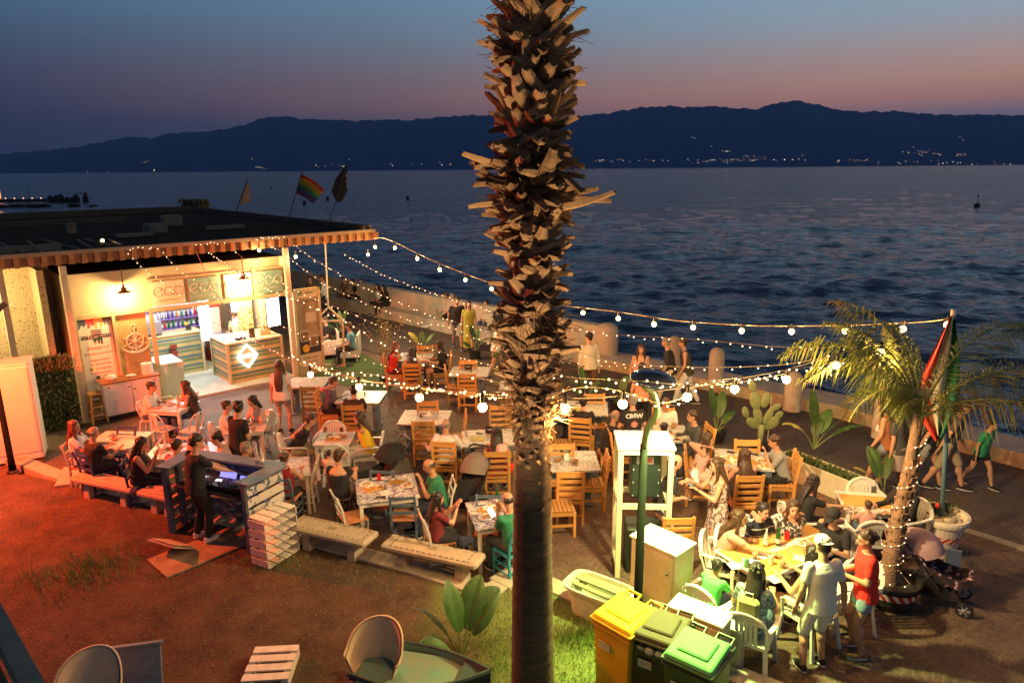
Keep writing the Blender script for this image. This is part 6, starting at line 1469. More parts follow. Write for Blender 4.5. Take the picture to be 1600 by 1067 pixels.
# ------------------------------------------------------------ pushchairs
def pram(loc, rz, label, hoodm, clothm, name='pushchair', s=1.):
    r = thing(name, label, 'pushchair', loc, rz); DK = BLACK
    for x in (-.24, .24):
        for y, rr in ((-.30, .13), (.36, .10)):
            w = bpy.data.objects.new('wheel', None); col.objects.link(w); w.parent = r; w.location = (x, y, rr)
            MB().tube([(0, math.cos(q_) * rr * .86, math.sin(q_) * rr * .86) for q_ in [i * math.pi / 10 for i in range(21)]], rr * .14, 6).build('tyre', DK, w)
            b = MB(); [b.bar((0, 0, 0), (0, math.cos(q_) * rr * .8, math.sin(q_) * rr * .8), .014, .01) for q_ in [i * math.pi / 3 for i in range(6)]]; b.ball((0, 0, 0), .025, 8); b.build('rim', mat('grey rim', (.3, .3, .32), .4), w)
    b = MB()
    for x in (-.22, .22): b.tube([(x, -.30, .14), (x, -.05, .50), (x, .36, .12)], .014, 6); b.tube([(x, .05, .30), (x, -.28, .72), (x, -.52, 1.0)], .014, 6)
    b.tube([(-.22, -.52, 1.0), (-.15, -.56, 1.03), (.15, -.56, 1.03), (.22, -.52, 1.0)], .020, 6); b.tube([(-.22, -.3, .14), (.22, -.3, .14)], .012, 6); b.build('chassis', METAL, r)
    b = MB(); P = []
    for y, z, w in ((.42, .40, .16), (.30, .34, .19), (.10, .36, .20), (-.12, .44, .20), (-.30, .68, .20), (-.36, .80, .19)): P.append([(-w, y, z + .14), (-w * .95, y, z + .03), (0, y, z - .02), (w * .95, y, z + .03), (w, y, z + .14)])
    b.grid(P); b.grid([[Vector(p) + Vector((0, -.01, -.03)) for p in r_][::-1] for r_ in P]); b.build('seat', clothm, r, smooth=False)
    b = MB(); P = []
    for i in range(8):
        a = R(20 + i * 17); P.append([(math.cos(q_) * .235, -.26 + math.cos(a) * .36 * (.35 + .65 * math.sin(q_)), .64 + math.sin(a) * .36 * (.25 + .75 * math.sin(q_)) ) for q_ in [math.pi * j / 8 for j in range(9)]])
    b.grid(P); b.build('hood', hoodm, r, smooth=True); MB().box((0, 0, .22), (.36, .40, .14)).build('basket', DK, r); return r
pram(at(1464, 945) + Vector((0, .12, 0)), -122, 'dark pushchair with a pink flowered hood beside the black palm tub', mat('pink hood', (.42, .26, .27), .7, .2, 6), mat('floral dark cloth', (.035, .02, .03), .8, .3, 9, pattern=speckle((.5, .3, .33), 10, .60)))
pram(at(595, 775), 120, 'black pushchair between the woman with bare shoulders and the food-laden table', mat('black cloth', (.015, .015, .018), .85), mat('black cloth', (.015, .015, .018)))
pram(at(735, 800), 160, 'pushchair with a grey-brown hood beyond the phone-lit table', mat('grey brown hood', (.20, .15, .13), .8, .15), mat('black cloth', (.015, .015, .018)))
o = simple('folding_seat', 'folded pale panel leaning behind the pink-hooded pushchair', 'panel', at(1500, 925) + Vector((0, .25, 0)), 20, [('panel', [((0, 0, .28), (.34, .03, .42), rotm(-15, 18, 0))], TERRA), ('leg', [((-.12, 0, .12), (.03, .03, .26)), ((.12, 0, .12), (.03, .03, .26))], METAL)])

# ------------------------------------------------------------ bulb cables and fairy lights
WIRE = mat('pale cable', (.42, .32, .18), .6, 0)
def plane_path(A, B, pxs): return [at_plane(x, y, A, B) for x, y in pxs]
bulb_proto = None
def big_bulb(parent, p, pw=26., small=1.):
    pw *= 2.3
    """a hanging globe (bulb > globe, socket) with its own light just under it"""
    e = bpy.data.objects.new('bulb', None); col.objects.link(e); e.parent = parent; e.location = p; e.scale = (small,) * 3
    g = GLOBE.copy(); col.objects.link(g); g.parent = e; k = SOCK.copy(); col.objects.link(k); k.parent = e
    lamp('POINT', 'bulb_light', p + Vector((0, 0, -.115)), pw, (1, .54, .17), .035)
GLOBE = MB().ball((0, 0, -.02), .050, 14).build('globe', BULB, smooth=True); SOCK = MB().lathe([(.022, .03), (.022, .11), (.012, .12), (0, .12)], n=10).build('socket', METAL)
cab1 = thing('bulb_string', 'upper cable of warm bulbs from the pergola corner to the blue pole', 'bulb string')
A1 = K(8.05, -.2); B1 = Vector((F1.x, F1.y, 0))
pth = [(578, 375), (600, 372), (640, 390), (680, 409), (725, 427), (768, 443), (820, 462), (875, 476), (930, 483), (985, 490), (1050, 500), (1110, 505), (1190, 509), (1260, 509), (1330, 508), (1400, 505), (1450, 502), (1487, 497)]
MB().tube(spline(plane_path(A1, B1, pth), 3), .009, 5).build('cable', WIRE, cab1)
for px, py in ((586, 385), (617, 386), (652, 403), (687, 420), (727, 436), (768, 450), (818, 470), (911, 487), (966, 496), (1022, 505), (1083, 510), (1159, 515), (1237, 516), (1321, 515), (1411, 512), (1481, 505)): big_bulb(cab1, at_plane(px, py, A1, B1), 24)
cab2 = thing('bulb_string', 'lower cable of warm bulbs from the kiosk past the foreground trunk and the street lamp', 'bulb string')
PT_ = Vector((PX, PY - .19, 0)); KL = K(2.2, -.2)
left = plane_path(PT_, KL, [(805, 622), (760, 620), (700, 613), (640, 605), (590, 598), (540, 587), (500, 577), (470, 568), (440, 558), (405, 535), (370, 500), (335, 455), (303, 385)])
right = plane_path(PT_, B1, [(856, 619), (900, 622), (950, 620), (1000, 614), (1040, 609), (1090, 602), (1150, 592), (1225, 578), (1300, 556), (1370, 534), (1430, 515), (1487, 499)])
mid = [Vector((PX - .06, PY - .21, right[0].z - .02)), Vector((PX + .08, PY - .21, right[0].z - .01))]
MB().tube(spline(left[::-1] + mid + right, 3), .006, 5).build('cable', WIRE, cab2)
for px, py in ((485, 583), (561, 602), (655, 618), (754, 633)): big_bulb(cab2, at_plane(px, py, PT_, KL), 24)
for px, py in ((883, 634), (973, 628), (1074, 617), (1148, 605), (1229, 590), (1307, 568), (1376, 547)): big_bulb(cab2, at_plane(px, py, PT_, B1), 24, 1.0)
GLOBE.parent = None; bpy.data.objects.remove(GLOBE); bpy.data.objects.remove(SOCK)
DOT = MB().ball((0, 0, 0), .0125, 6).build('fairy_bulb', BULBS_); dme = DOT.data; bpy.data.objects.remove(DOT)
q = random.Random(9)
def fairy(label, pts, n):
    r = thing('fairy_lights', label, 'fairy lights', group=None); P = spline(pts, 8)
    MB().tube(P, .004, 4, cap=False).build('wire', WIRE, r)
    seg = [0]
    for a, b_ in zip(P, P[1:]): seg.append(seg[-1] + (b_ - a).length)
    for i in range(n):
        s = (i + q.uniform(.15, .85)) / n * seg[-1]; k = max(j for j in range(len(seg)) if seg[j] <= s); k = min(k, len(P) - 2); t = (s - seg[k]) / max(1e-6, seg[k + 1] - seg[k])
        o = bpy.data.objects.new('fairy_bulb', dme); col.objects.link(o); o.parent = r; o.location = P[k].lerp(P[k + 1], t) + Vector((q.uniform(-.02, .02), 0, q.uniform(-.05, .01)))
    return r
T3_ = Vector((PX, PY, 0)); SP = Vector((o3.x, o3.y, 0))
def fp(A, B, pxs): return plane_path(A, B, pxs)
fairy('fairy-light string falling from the pergola beam across the first eco sign', fp(K(1.6, -.4), K(4.2, -3.0), [(197, 391), (224, 418), (262, 447), (290, 468), (318, 492), (360, 520), (405, 536), (455, 560)]), 34)
fairy('fairy-light string falling across the second eco sign to the till counter', fp(K(2.4, -.4), K(5.2, -2.8), [(250, 388), (275, 418), (305, 440), (325, 455), (370, 480), (430, 505), (490, 530), (560, 556), (640, 585), (700, 602)]), 46)
fairy('fairy-light string falling from the beam past the pendant lamp and the poster door', fp(K(3.3, -.4), T3_, [(305, 380), (335, 400), (385, 432), (430, 455), (490, 478), (545, 505), (600, 540), (660, 565), (720, 584), (800, 601)]), 56)
fairy('fairy-light swag along the pergola beam, left pair of hooks', fp(K(1.6, -.42), K(2.4, -.42), [(197, 389), (212, 388), (228, 386), (250, 387)]), 7)
fairy('fairy-light swag along the pergola beam, middle pair of hooks', fp(K(3.3, -.42), K(4.2, -.42), [(305, 380), (320, 380), (337, 379), (352, 378)]), 7)
fairy('fairy-light swag along the pergola beam above the corner post', fp(K(4.6, -.42), K(5.6, -.42), [(398, 373), (415, 371), (430, 371), (445, 370)]), 8)
fairy('fairy-light string from the beam by the right pendant to the fence of plants', fp(K(4.2, -.4), at(880, 640), [(352, 378), (378, 402), (420, 430), (460, 452), (500, 470), (550, 490), (620, 522), (700, 553), (780, 573), (850, 588)]), 56)
fairy('fairy-light string from above the corner post down past the wall sitters', fp(K(4.6, -.4), at(1010, 610), [(398, 373), (440, 393), (480, 425), (530, 455), (590, 480), (640, 500), (700, 510), (760, 535), (830, 556), (900, 566), (1000, 575)]), 62)
fairy('fairy-light string from the corner post to the far right palm along the promenade', fp(K(5.6, -.4), SP, [(445, 370), (480, 398), (520, 422), (560, 445), (620, 470), (700, 500), (780, 520), (870, 540), (960, 566), (1040, 572), (1120, 574), (1220, 570), (1300, 556)]), 76)
fairy('fairy-light string high over the sea from the pergola end to the fairy-lit palm', fp(K(7.2, -.3), SP + Vector((.0, .5, 0)), [(537, 396), (570, 415), (620, 438), (680, 458), (740, 476), (800, 492), (860, 506), (920, 517), (980, 524), (1050, 528), (1120, 533), (1200, 541), (1270, 543), (1340, 541), (1380, 540)]), 74)
fairy('fairy-light string low behind the walking man and the lamp head', fp(T3_, SP, [(858, 583), (900, 590), (960, 593), (1010, 596), (1060, 600), (1100, 596), (1160, 589), (1240, 577), (1320, 565)]), 34)
fairy('fairy-light string twisted along the lower bulb cable left of the trunk', fp(T3_, KL, [(480, 566), (540, 590), (600, 598), (660, 606), (720, 613), (780, 617), (806, 619)]), 38)
fairy('fairy-light string twisted along the lower bulb cable right of the trunk', fp(T3_, B1, [(858, 619), (900, 606), (950, 607), (1000, 620), (1030, 630), (1065, 622), (1085, 604), (1150, 598), (1230, 583)]), 34)
fairy('second low fairy-light swag near the leftmost bulb and the till counter', fp(PT_, KL, [(452, 552), (490, 568), (530, 580), (590, 586), (640, 600), (700, 607), (760, 612), (808, 612)]), 38)
b = MB(); r = thing('fairy_lights', 'fairy lights wound round the small palm trunk and its black tub', 'fairy lights', o3); P = []
for i in range(130):
    u = i / 129; z = .42 + 1.95 * u; a = u * 44; rr = .150 - .072 * u; cx = .12 * max(0, (z - .9) / 1.2) ** 1.2; P.append(Vector((cx + math.cos(a) * rr, .02 + math.sin(a) * rr, z)))
P = [Vector((math.cos(t) * .27, math.sin(t) * .27, .40 + .01 * math.sin(5 * t))) for t in [x * .35 for x in range(16)]] + P
b.tube(P, .004, 4, cap=False).build('wire', WIRE, r)
for i in range(0, len(P), 2):
    o = bpy.data.objects.new('fairy_bulb', dme); col.objects.link(o); o.parent = r; o.location = P[i]; o.scale = (.72,) * 3
# ------------------------------------------------------------ people
REM = []      # (object, voxel, smooth steps, extra MB, extra materials)
def V3(*a): return Vector(a)
def ik(a, t, l1, l2, hint):
    d = t - a; L = max(.12, min(d.length, l1 + l2 - .006)); u = d.normalized(); x = (l1 * l1 - l2 * l2 + L * L) / (2 * L); h = math.sqrt(max(0, l1 * l1 - x * x)); n = (hint - u * hint.dot(u)).normalized()
    return a + u * x + n * h, a + u * L
def caps(b, a, c, ra, rc, n=12, flat=1.):
    b.tube([a, a.lerp(c, .33), a.lerp(c, .66), c], [ra, ra + (rc - ra) * .25, ra + (rc - ra) * .62, rc], n, flat=flat); b.ball(a, ra * .995, n); b.ball(c, rc * .995, n)
def loft(b, rings, n=18):
    """rings: (centre, side vector, front vector) -> closed tube"""
    vs = []
    for c, sx_, fy in rings:
        for j in range(n):
            q_ = 2 * math.pi * j / n; ca, sa = math.cos(q_), math.sin(q_); vs.append(c + sx_ * (math.copysign(abs(ca) ** .85, ca)) + fy * (math.copysign(abs(sa) ** .85, sa)))
    k = len(rings)
    b.add(vs, [(i * n + j, i * n + (j + 1) % n, (i + 1) * n + (j + 1) % n, (i + 1) * n + j) for i in range(k - 1) for j in range(n)] + [tuple(range(n - 1, -1, -1)), tuple(range((k - 1) * n, k * n))])
SK = [mat('skin %d' % i, c, .5, .06, 5) for i, c in enumerate(((.50, .27, .17), (.42, .21, .12), (.56, .33, .22)))]
EYE = mat('dark eye', (.02, .012, .01), .3, 0); LIP = mat('lips', (.35, .08, .06), .5, 0); BROW = mat('brow', (.05, .03, .02), .8, 0); SOLE = mat('white sole', (.6, .58, .54), .6, .05)
HC = dict(black=mat('black hair', (.018, .013, .011), .45, .3, 30, .5, 60, stretch=(1, 1, .15)), brown=mat('brown hair', (.055, .028, .014), .45, .3, 30, .5, 60, stretch=(1, 1, .15)), red=mat('auburn hair', (.14, .035, .015), .45, .3, 30, .5, 60, stretch=(1, 1, .15)), grey=mat('grey hair', (.22, .20, .18), .6, .3, 30, .5, 60, stretch=(1, 1, .15)), blond=mat('light brown hair', (.16, .09, .04), .5, .3, 30, .5, 60, stretch=(1, 1, .15)))
def cloth(name, c, pat=None, **k): return mat('cloth ' + name, c, .85, .1, 6, .25, 25, pattern=pat, **k)
BLK = cloth('black', (.014, .014, .016)); NVY = cloth('navy', (.016, .02, .045)); WHT = cloth('white', (.68, .66, .62)); JEAN = cloth('denim', (.06, .10, .16)); LJEAN = cloth('light denim', (.20, .28, .36)); KHK = cloth('khaki', (.36, .29, .18)); CRM = cloth('cream', (.58, .52, .40)); MRN = cloth('maroon', (.16, .015, .02)); GRNS = cloth('bottle green', (.02, .17, .08)); YEL = cloth('yellow', (.75, .50, .02)); REDS = cloth('red', (.70, .03, .02)); PNK = cloth('dusty pink', (.45, .24, .22)); GRY = cloth('grey', (.28, .29, .29)); DGR = cloth('dark grey', (.06, .06, .065)); LIME = cloth('bright green', (.10, .62, .14)); OLV = cloth('olive', (.06, .055, .03)); PCH = cloth('peach', (.60, .24, .14)); PURP = cloth('grey purple', (.13, .09, .14)); SKY = cloth('blue', (.10, .26, .34)); YGR = cloth('yellow green', (.33, .33, .05)); TRED = cloth('dark red', (.20, .01, .015)); LPK = cloth('pale pink', (.66, .42, .36)); LIL = cloth('lilac pink', (.60, .25, .35))
FLOR = cloth('floral', (.55, .46, .42), speckle((.12, .06, .05), 28, .50)); PATB = cloth('black white print', (.04, .04, .05), speckle((.55, .5, .48), 26, .54)); LEOP = cloth('leopard', (.06, .03, .02), speckle((.5, .36, .26), 30, .53)); ZEB = cloth('zebra stripe', (.60, .54, .44), stripes((.03, .02, .02), 16, 0, .5, .18)); STRP = cloth('navy stripe', (.016, .018, .035), stripes((.5, .48, .45), 9, 2, .10)); BLO = cloth('blue blouse', (.30, .42, .42), speckle((.06, .09, .12), 30, .52))

def person(label, px, py, face, pose='sit', s=1., lean=12, yaw=0, nod=8, arms='table', top=None, tk='tee', bot=None, bk='long', hair='short', hc='black', skin=0, shoes=None, z0=0., group='people at the tables', side=None, seat=.45, vox=None, legs=None, chair_=None, female=0, cap=None, bag_=None, roll=0):
    h = 1.70 * s; u = s; F = V3(0, 1, 0)
    sh = .150 if female else .170; hp = .165 if female else .150
    if pose == 'sit':
        hips = V3(0, 0, seat + .105 * u); a = R(lean)
    else: hips = V3(0, 0, .90 * u); a = R(lean if pose != 'stand' or lean != 12 else 2)
    sp = V3(0, math.sin(a), math.cos(a)); fr = V3(0, math.cos(a), -math.sin(a)); X = V3(1, 0, 0)
    sl = (.49 if pose == 'sit' else .52) * u
    nk = hips + sp * sl; chest = hips + sp * sl * .68; waist = hips + sp * sl * .30
    a2 = a * .6 + R(nod) * .3; hd = nk + V3(0, math.sin(a2), math.cos(a2)) * .165 * u + V3(0, .025 * u, 0)
    HM = Euler((R(-nod), R(roll), R(yaw))).to_matrix()
    shL, shR = (nk + X * (q_ * sh * u) - sp * .055 * u for q_ in (-1, 1))
    z1 = hips.z
    # legs
    if legs is None:
        if pose == 'sit': ft = [V3(-.12 * u, .40 * u, .075 * u), V3(.13 * u, .44 * u, .075 * u)]; kh = V3(0, .5, 1)
        elif pose == 'walk': ft = [V3(-.09 * u, .30 * u, .08 * u), V3(.09 * u, -.30 * u, .11 * u)]; kh = V3(0, 1, 0)
        else: ft = [V3(-.13 * u, .0, .075 * u), V3(.13 * u, .03 * u, .075 * u)]; kh = V3(0, 1, .1)
    else: ft = [V3(*l) * u for l in legs]; kh = V3(0, .6, 1) if pose == 'sit' else V3(0, 1, 0)
    if pose == 'sit' and s < .8 and legs is None: ft = [V3(-.1 * u, .36 * u, hips.z - .42 * u), V3(.1 * u, .38 * u, hips.z - .42 * u)]
    H_ = [hips + X * (q_ * .088 * u) for q_ in (-1, 1)]; LG = []
    for i in (0, 1):
        kn, an = ik(H_[i], ft[i], .43 * u, .42 * u, kh); LG.append((H_[i], kn, an))
    # arms
    tz = .80; hz = hd.z
    if pose == 'sit': A = dict(table=((-.17, .40, tz), (.15, .42, tz)), phone=((-.05, .32, .95 * 1), (.07, .31, .95)), mouth=((-.03, .17, hz - .14), (.06, .17, hz - .12)), cheek=((-.12, .36, tz), (.075, .13, hz - .09)), lap=((-.12, .30, .64), (.12, .30, .64)), reach=((-.2, .30, tz), (.10, .66, tz + .02)), side=((-.42, .1, .78), (.2, .40, tz)), drink=((-.1, .36, tz), (.03, .20, hz - .10)), chair=((-.42, -.06, .86), (.40, .15, .80)))[arms]
    else: A = dict(table=((-.18, .3, 1.0), (.18, .3, 1.0)), down=((-.25, .05, .80), (.25, .03, .80)), mixer=((-.12, .50, 1.02), (.16, .50, 1.00)), hold=((-.08, .34, 1.12), (.12, .36, 1.22)), phone=((-.06, .28, 1.12), (.08, .27, 1.10)), hips=((-.24, .10, .84), (.27, -.04, .84)), swing=((-.26, .22, .86), (.26, -.16, .82)), back=((-.16, -.16, .92), (.16, -.17, .90)), reach=((-.10, .34, 1.22), (.06, .40, 1.30)), baby=((-.10, .30, 1.18), (.15, .26, 1.05)))[arms]
    AR = []
    for i, S_ in enumerate((shL, shR)):
        t = V3(*A[i]); 
        if pose != 'sit' or s < .8: t = V3(t.x * u, t.y * u, t.z * u if pose != 'sit' else (.80 if arms in ('table', 'reach', 'side') else t.z))
        el, wr = ik(S_, t, .285 * u, .255 * u, V3((-1, 1)[i] * .42, -.45, -.8)); AR.append((S_, el, wr))
    near = (px, py)
    root_z = z0
    # place: the head's world height decides the ground point
    P = at(px, py, z0 + hd.z); off = Matrix.Rotation(R(face - 90), 3, 'Z') @ V3(hd.x, hd.y, 0)
    r = thing('person', label, 'person', (P.x - off.x, P.y - off.y, z0), face - 90, group)
    dist = math.hypot(P.x, P.y); vx = vox or (.0125 if dist < 10.5 else .016 if dist < 15 else .024)
    # body
    b = MB()
    def ring(c, rx, ry): return (c, X * rx * u, fr * ry * u)
    TR = [ring(hips - sp * .09 * u, hp * .75, .095), ring(hips, hp, .115), ring(waist, .132 if female else .140, .098), ring(chest - sp * .04 * u, .150 if female else .158, .115), ring(chest + sp * .06 * u, .160 if female else .172, .108), ring(nk - sp * .045 * u, .12, .075), ring(nk, .055, .055)]
    loft(b, TR); 
    caps(b, nk - sp * .02 * u, hd - V3(0, .03 * u, .06 * u), .056 * u, .050 * u)
    for S_, el, wr in AR: b.ball(S_, .058 * u, 12); caps(b, S_, el, .050 * u, .038 * u); caps(b, el, wr, .040 * u, .026 * u)
    for Hh, kn, an in LG: caps(b, Hh, kn, .085 * u, .056 * u, 14); caps(b, kn, an.lerp(kn, .0) , .054 * u, .037 * u); m_ = kn.lerp(an, .3); b.ball(m_ - (V3(0, .012, 0) * u), (.056 * u, .058 * u, .09 * u), 10)
    def hv(x, y, z): return hd + HM @ (V3(x, y, z) * u)
    b.ball(hv(0, -.012, .028), (.074 * u, .092 * u, .088 * u), 16, HM); b.ball(hv(0, .018, -.035), (.058 * u, .068 * u, .078 * u), 14, HM); b.ball(hv(0, .092, -.012), (.013 * u, .020 * u, .022 * u), 8, HM); b.ball(hv(0, .055, -.085), (.030 * u, .025 * u, .022 * u), 8, HM)
    for q_ in (-1, 1): b.ball(hv(q_ * .075, -.01, -.01), (.012 * u, .020 * u, .030 * u), 8, HM)
    ex = MB()
    for q_ in (-1, 1): ex.mi = 1; ex.ball(hv(q_ * .030, .079, .012), (.012 * u, .007 * u, .007 * u), 8, HM); ex.mi = 3; ex.ball(hv(q_ * .030, .083, .036), (.019 * u, .006 * u, .005 * u), 6, HM)
    ex.mi = 2; ex.ball(hv(0, .082, -.052), (.022 * u, .008 * u, .007 * u), 8, HM)
    ex.mi = 0
    for i, (S_, el, wr) in enumerate(AR):
        d = (wr - el).normalized(); sd = (V3(1, 0, 0) - d * d.x).normalized(); nr = d.cross(sd); q_ = -1 if i == 0 else 1
        pc_ = wr + d * .05 * u; M_ = Matrix((sd, d, nr)).transposed(); ex.ball(pc_, (.040 * u, .052 * u, .017 * u), 10, M_)
        if dist < 13:
            for k, ln in enumerate((.062, .072, .068, .052)):
                o_ = pc_ + sd * ((k - 1.5) * .020 * u) + d * .035 * u; cu = -nr if nr.z > 0 else nr
                m1 = o_ + d * ln * .55 * u + cu * .010 * u; e1 = m1 + d * ln * .38 * u + cu * .030 * u; ex.tube([o_, m1, e1], [.0098 * u, .0088 * u, .0062 * u], 6)
            o_ = pc_ - sd * q_ * .032 * u - d * .02 * u; ex.tube([o_, o_ - sd * q_ * .028 * u + d * .028 * u, o_ - sd * q_ * .030 * u + d * .055 * u], [.012 * u, .010 * u, .007 * u], 6)
        else: ex.ball(pc_ + d * .07 * u, (.036 * u, .045 * u, .014 * u), 8, M_)
    o = b.build('body', [SK[skin], EYE, LIP, BROW], r, smooth=True); REM.append((o, vx, 2, ex))
    # shirt or dress
    g = .016
    if top is not None:
        b = MB(); e = {'tee': .6, 'shirt': .95, 'tank': 0, 'strap': 0, 'long': 1.9, 'off': .35}[tk]
        hem = -.10 if pose == 'stand' or pose == 'walk' else -.04
        lo = hips + sp * hem * u
        rings = [ring(lo, hp + .030, .135), ring(hips + sp * .04 * u, hp + .020, .130), ring(waist, .150 + g, .118), ring(chest - sp * .04 * u, .158 + g, .128), ring(chest + sp * .06 * u, (.166 if female else .178) + g * .6, .118)]
        if tk == 'off': rings[-1] = ring(chest + sp * .03 * u, .168 + g, .122)
        elif tk == 'strap': pass
        else: rings += [ring(nk - sp * .05 * u, .135, .088), ring(nk - sp * .008 * u, .066, .066)]
        loft(b, rings)
        if tk == 'strap' or tk == 'tank':
            for q_ in (-1, 1): b.tube([chest + X * q_ * .085 * u + fr * .11 * u, nk + X * q_ * .09 * u - sp * .01 * u, chest + X * q_ * .085 * u - fr * .11 * u], .015 * u if tk == 'strap' else .032 * u, 8)
        if tk == 'off':
            for q_ in (-1, 1): b.tube([chest + X * q_ * .07 * u + fr * .10 * u, nk + X * q_ * .08 * u, chest + X * q_ * .07 * u - fr * .12 * u], .012, 6)
        for S_, el, wr in AR:
            if e == 0: continue
            b.ball(S_, .060 * u, 12)
            if e <= 1: caps(b, S_, S_.lerp(el, e), .063 * u, .055 * u)
            else: caps(b, S_, el, .066 * u, .052 * u); caps(b, el, el.lerp(wr, e - 1), .052 * u, .040 * u)
        if tk == 'tee' or tk == 'shirt':
            r3 = random.Random(int(px * 7 + py))
            for k in range(9): # cloth folds
                q_ = r3.uniform(0, 6.28); c = waist.lerp(chest, r3.uniform(-.4, .7)); b.ball(c + X * math.cos(q_) * .135 * u + fr * math.sin(q_) * .10 * u, (.05 * u, .03 * u, .018 * u), 8, rotm(0, r3.uniform(-30, 30), math.degrees(q_)))
        o = b.build('dress' if bk == 'dress' else 'top', [top], r, smooth=True); REM.append((o, vx, 2, None))
    if bk == 'dress': bot = top
    if bot is not None:
        b = MB(); 
        if bk in ('skirt', 'dress', 'longskirt'):
            ln = .95 if bk != 'skirt' else .62
            if pose == 'sit':
                for Hh, kn, an in LG: caps(b, Hh, kn, .105 * u, .085 * u); 
                b.ball((LG[0][1] + LG[1][1]) / 2, (.16 * u, .08 * u, .08 * u), 10); loft(b, [ring(hips - sp * .08 * u, hp + .02, .13), ring(hips + sp * .05 * u, hp + .01, .125)])
                if bk != 'skirt':
                    for Hh, kn, an in LG: caps(b, kn, an.lerp(kn, .1), .085 * u, .10 * u)
            else:
                zb = max(.12, hips.z - ln * .82 * u) if bk != 'skirt' else hips.z - .40 * u
                loft(b, [(V3(0, .02, zb), X * .21 * u, F * .19 * u), (V3(0, .01, (zb + hips.z) / 2), X * .19 * u, F * .16 * u), ring(hips, hp + .024, .135), ring(waist, .145, .112)])
        else:
            loft(b, [ring(hips - sp * .09 * u, hp * .85, .115), ring(hips, hp + .014, .128), ring(hips + sp * .09 * u, .15 + .01, .118)])
            for Hh, kn, an in LG:
                caps(b, Hh, kn if bk != 'short' else Hh.lerp(kn, .45 if pose != 'sit' else .5), .098 * u, .074 * u if bk != 'short' else .092 * u)
                if bk == 'long': caps(b, kn, an.lerp(kn, .08), .072 * u, .056 * u)
        o = b.build({'skirt': 'skirt', 'longskirt': 'skirt', 'dress': 'dress_skirt', 'short': 'shorts', 'knee': 'shorts'}.get(bk, 'trousers'), [bot], r, smooth=True); REM.append((o, vx, 2, None))
    # shoes
    for i, (Hh, kn, an) in enumerate(LG):
        b = MB(); tz_ = an.z - .075 * u
        b.mi = 1; b.ball(V3(an.x, an.y + .06 * u, tz_ + .020 * u), (.046 * u, .135 * u, .020 * u), 12); b.mi = 0
        b.ball(V3(an.x, an.y + .075 * u, tz_ + .042 * u), (.044 * u, .115 * u, .034 * u), 12); b.ball(V3(an.x, an.y - .01 * u, tz_ + .065 * u), (.042 * u, .058 * u, .048 * u), 10)
        b.build('shoe', [shoes or BLK, SOLE], r, smooth=True)
    # hair
    if hair:
        hm = HC[hc]; b = MB()
        def hb(x, y, z, rx, ry, rz, n=12): b.ball(hv(x, y, z), (rx * u, ry * u, rz * u), n, HM)
        if hair != 'balding': hb(0, -.026, .045, .083, .096, .088, 16); hb(0, -.055, -.005, .074, .062, .085)
        if hair == 'balding': hb(0, -.05, .005, .081, .064, .052); [hb(q_ * .062, -.035, .012, .018, .04, .040) for q_ in (-1, 1)]
        if hair == 'curly' or hair == 'curlylong':
            r3 = random.Random(int(px)); 
            for k in range(26): q_ = r3.uniform(0, 6.28); zz = r3.uniform(-.03, .115); cz_ = math.sqrt(max(.05, 1 - ((zz - .03) / .11) ** 2)); hb(math.cos(q_) * .082 * cz_, -.035 + math.sin(q_) * .080 * cz_ - (0.015 if math.sin(q_) > 0 else 0), zz, .024, .024, .024, 7)
        if hair in ('long', 'longer', 'curlylong', 'pony', 'bob'):
            ln = dict(long=.24, longer=.40, curlylong=.26, pony=.26, bob=.08)[hair]
            base_ = hv(0, -.07, .02); dn = -sp; back_ = -fr
            if hair == 'pony': b.ball(hv(0, -.12, .03), .035 * u, 8); b.tube([hv(0, -.12, .04), hv(0, -.17, -.03), hv(0, -.15, -.14), hv(0, -.13, -.22)], [.025 * u, .036 * u, .030 * u, .012 * u], 8)
            else:
                q0 = nk + back_ * .095 * u - sp * .03 * u; q1 = nk + back_ * .125 * u - sp * (ln * .5) * u; q2 = nk + back_ * .135 * u - sp * ln * u
                rr = [(hv(0, -.045, .03), X * .085 * u, fr * .07 * u), (hv(0, -.060, -.06), X * .088 * u, fr * .055 * u), (q0, X * .095 * u, fr * .042 * u)]
                if hair != 'bob': rr += [(q1, X * .105 * u, fr * .034 * u), (q2, X * .075 * u, fr * .018 * u)]
                loft(b, rr, 14)
                for q_ in (-1, 1): hb(q_ * .074, -.005, -.02, .022, .045, .070)
                if hair in ('longer', 'long', 'curlylong'):
                    for q_ in (-1, 1): b.tube([hv(q_ * .074, .0, .03), hv(q_ * .082, .01, -.07), nk + X * q_ * .09 * u + fr * .045 * u - sp * .03 * u, nk + X * q_ * .085 * u + fr * .11 * u - sp * .14 * u], [.022 * u, .028 * u, .026 * u, .012 * u], 8)
        if hair == 'bun': hb(0, -.10, .105, .045, .045, .042)
        if hair == 'lowbun': hb(0, -.125, .0, .045, .045, .042)
        r3 = random.Random(int(px * 3 + py))
        for k in range(34 if hair != 'balding' else 8):   # loose tufts
            q_ = r3.uniform(0, 6.28); e_ = r3.uniform(-.2, 1.2) if hair != 'balding' else r3.uniform(-.5, .1); n_ = V3(math.cos(q_) * math.cos(e_), math.sin(q_) * math.cos(e_), math.sin(e_))
            if n_.y > .35 and n_.z < .75: continue
            p_ = V3(n_.x * .080, n_.y * .094 - .026, n_.z * .088 + .042); d_ = V3(n_.x * .2 + r3.uniform(-.6, .6), n_.y * .2 - r3.uniform(-.2, .7), -.7 + r3.uniform(-.3, .5)).normalized() * r3.uniform(.02, .045)
            b.tube([hd + HM @ (p_ * u), hd + HM @ ((p_ + d_ * .5 + n_ * .010) * u), hd + HM @ ((p_ + d_ + n_ * .008) * u)], [.014 * u, .012 * u, .004], 5)
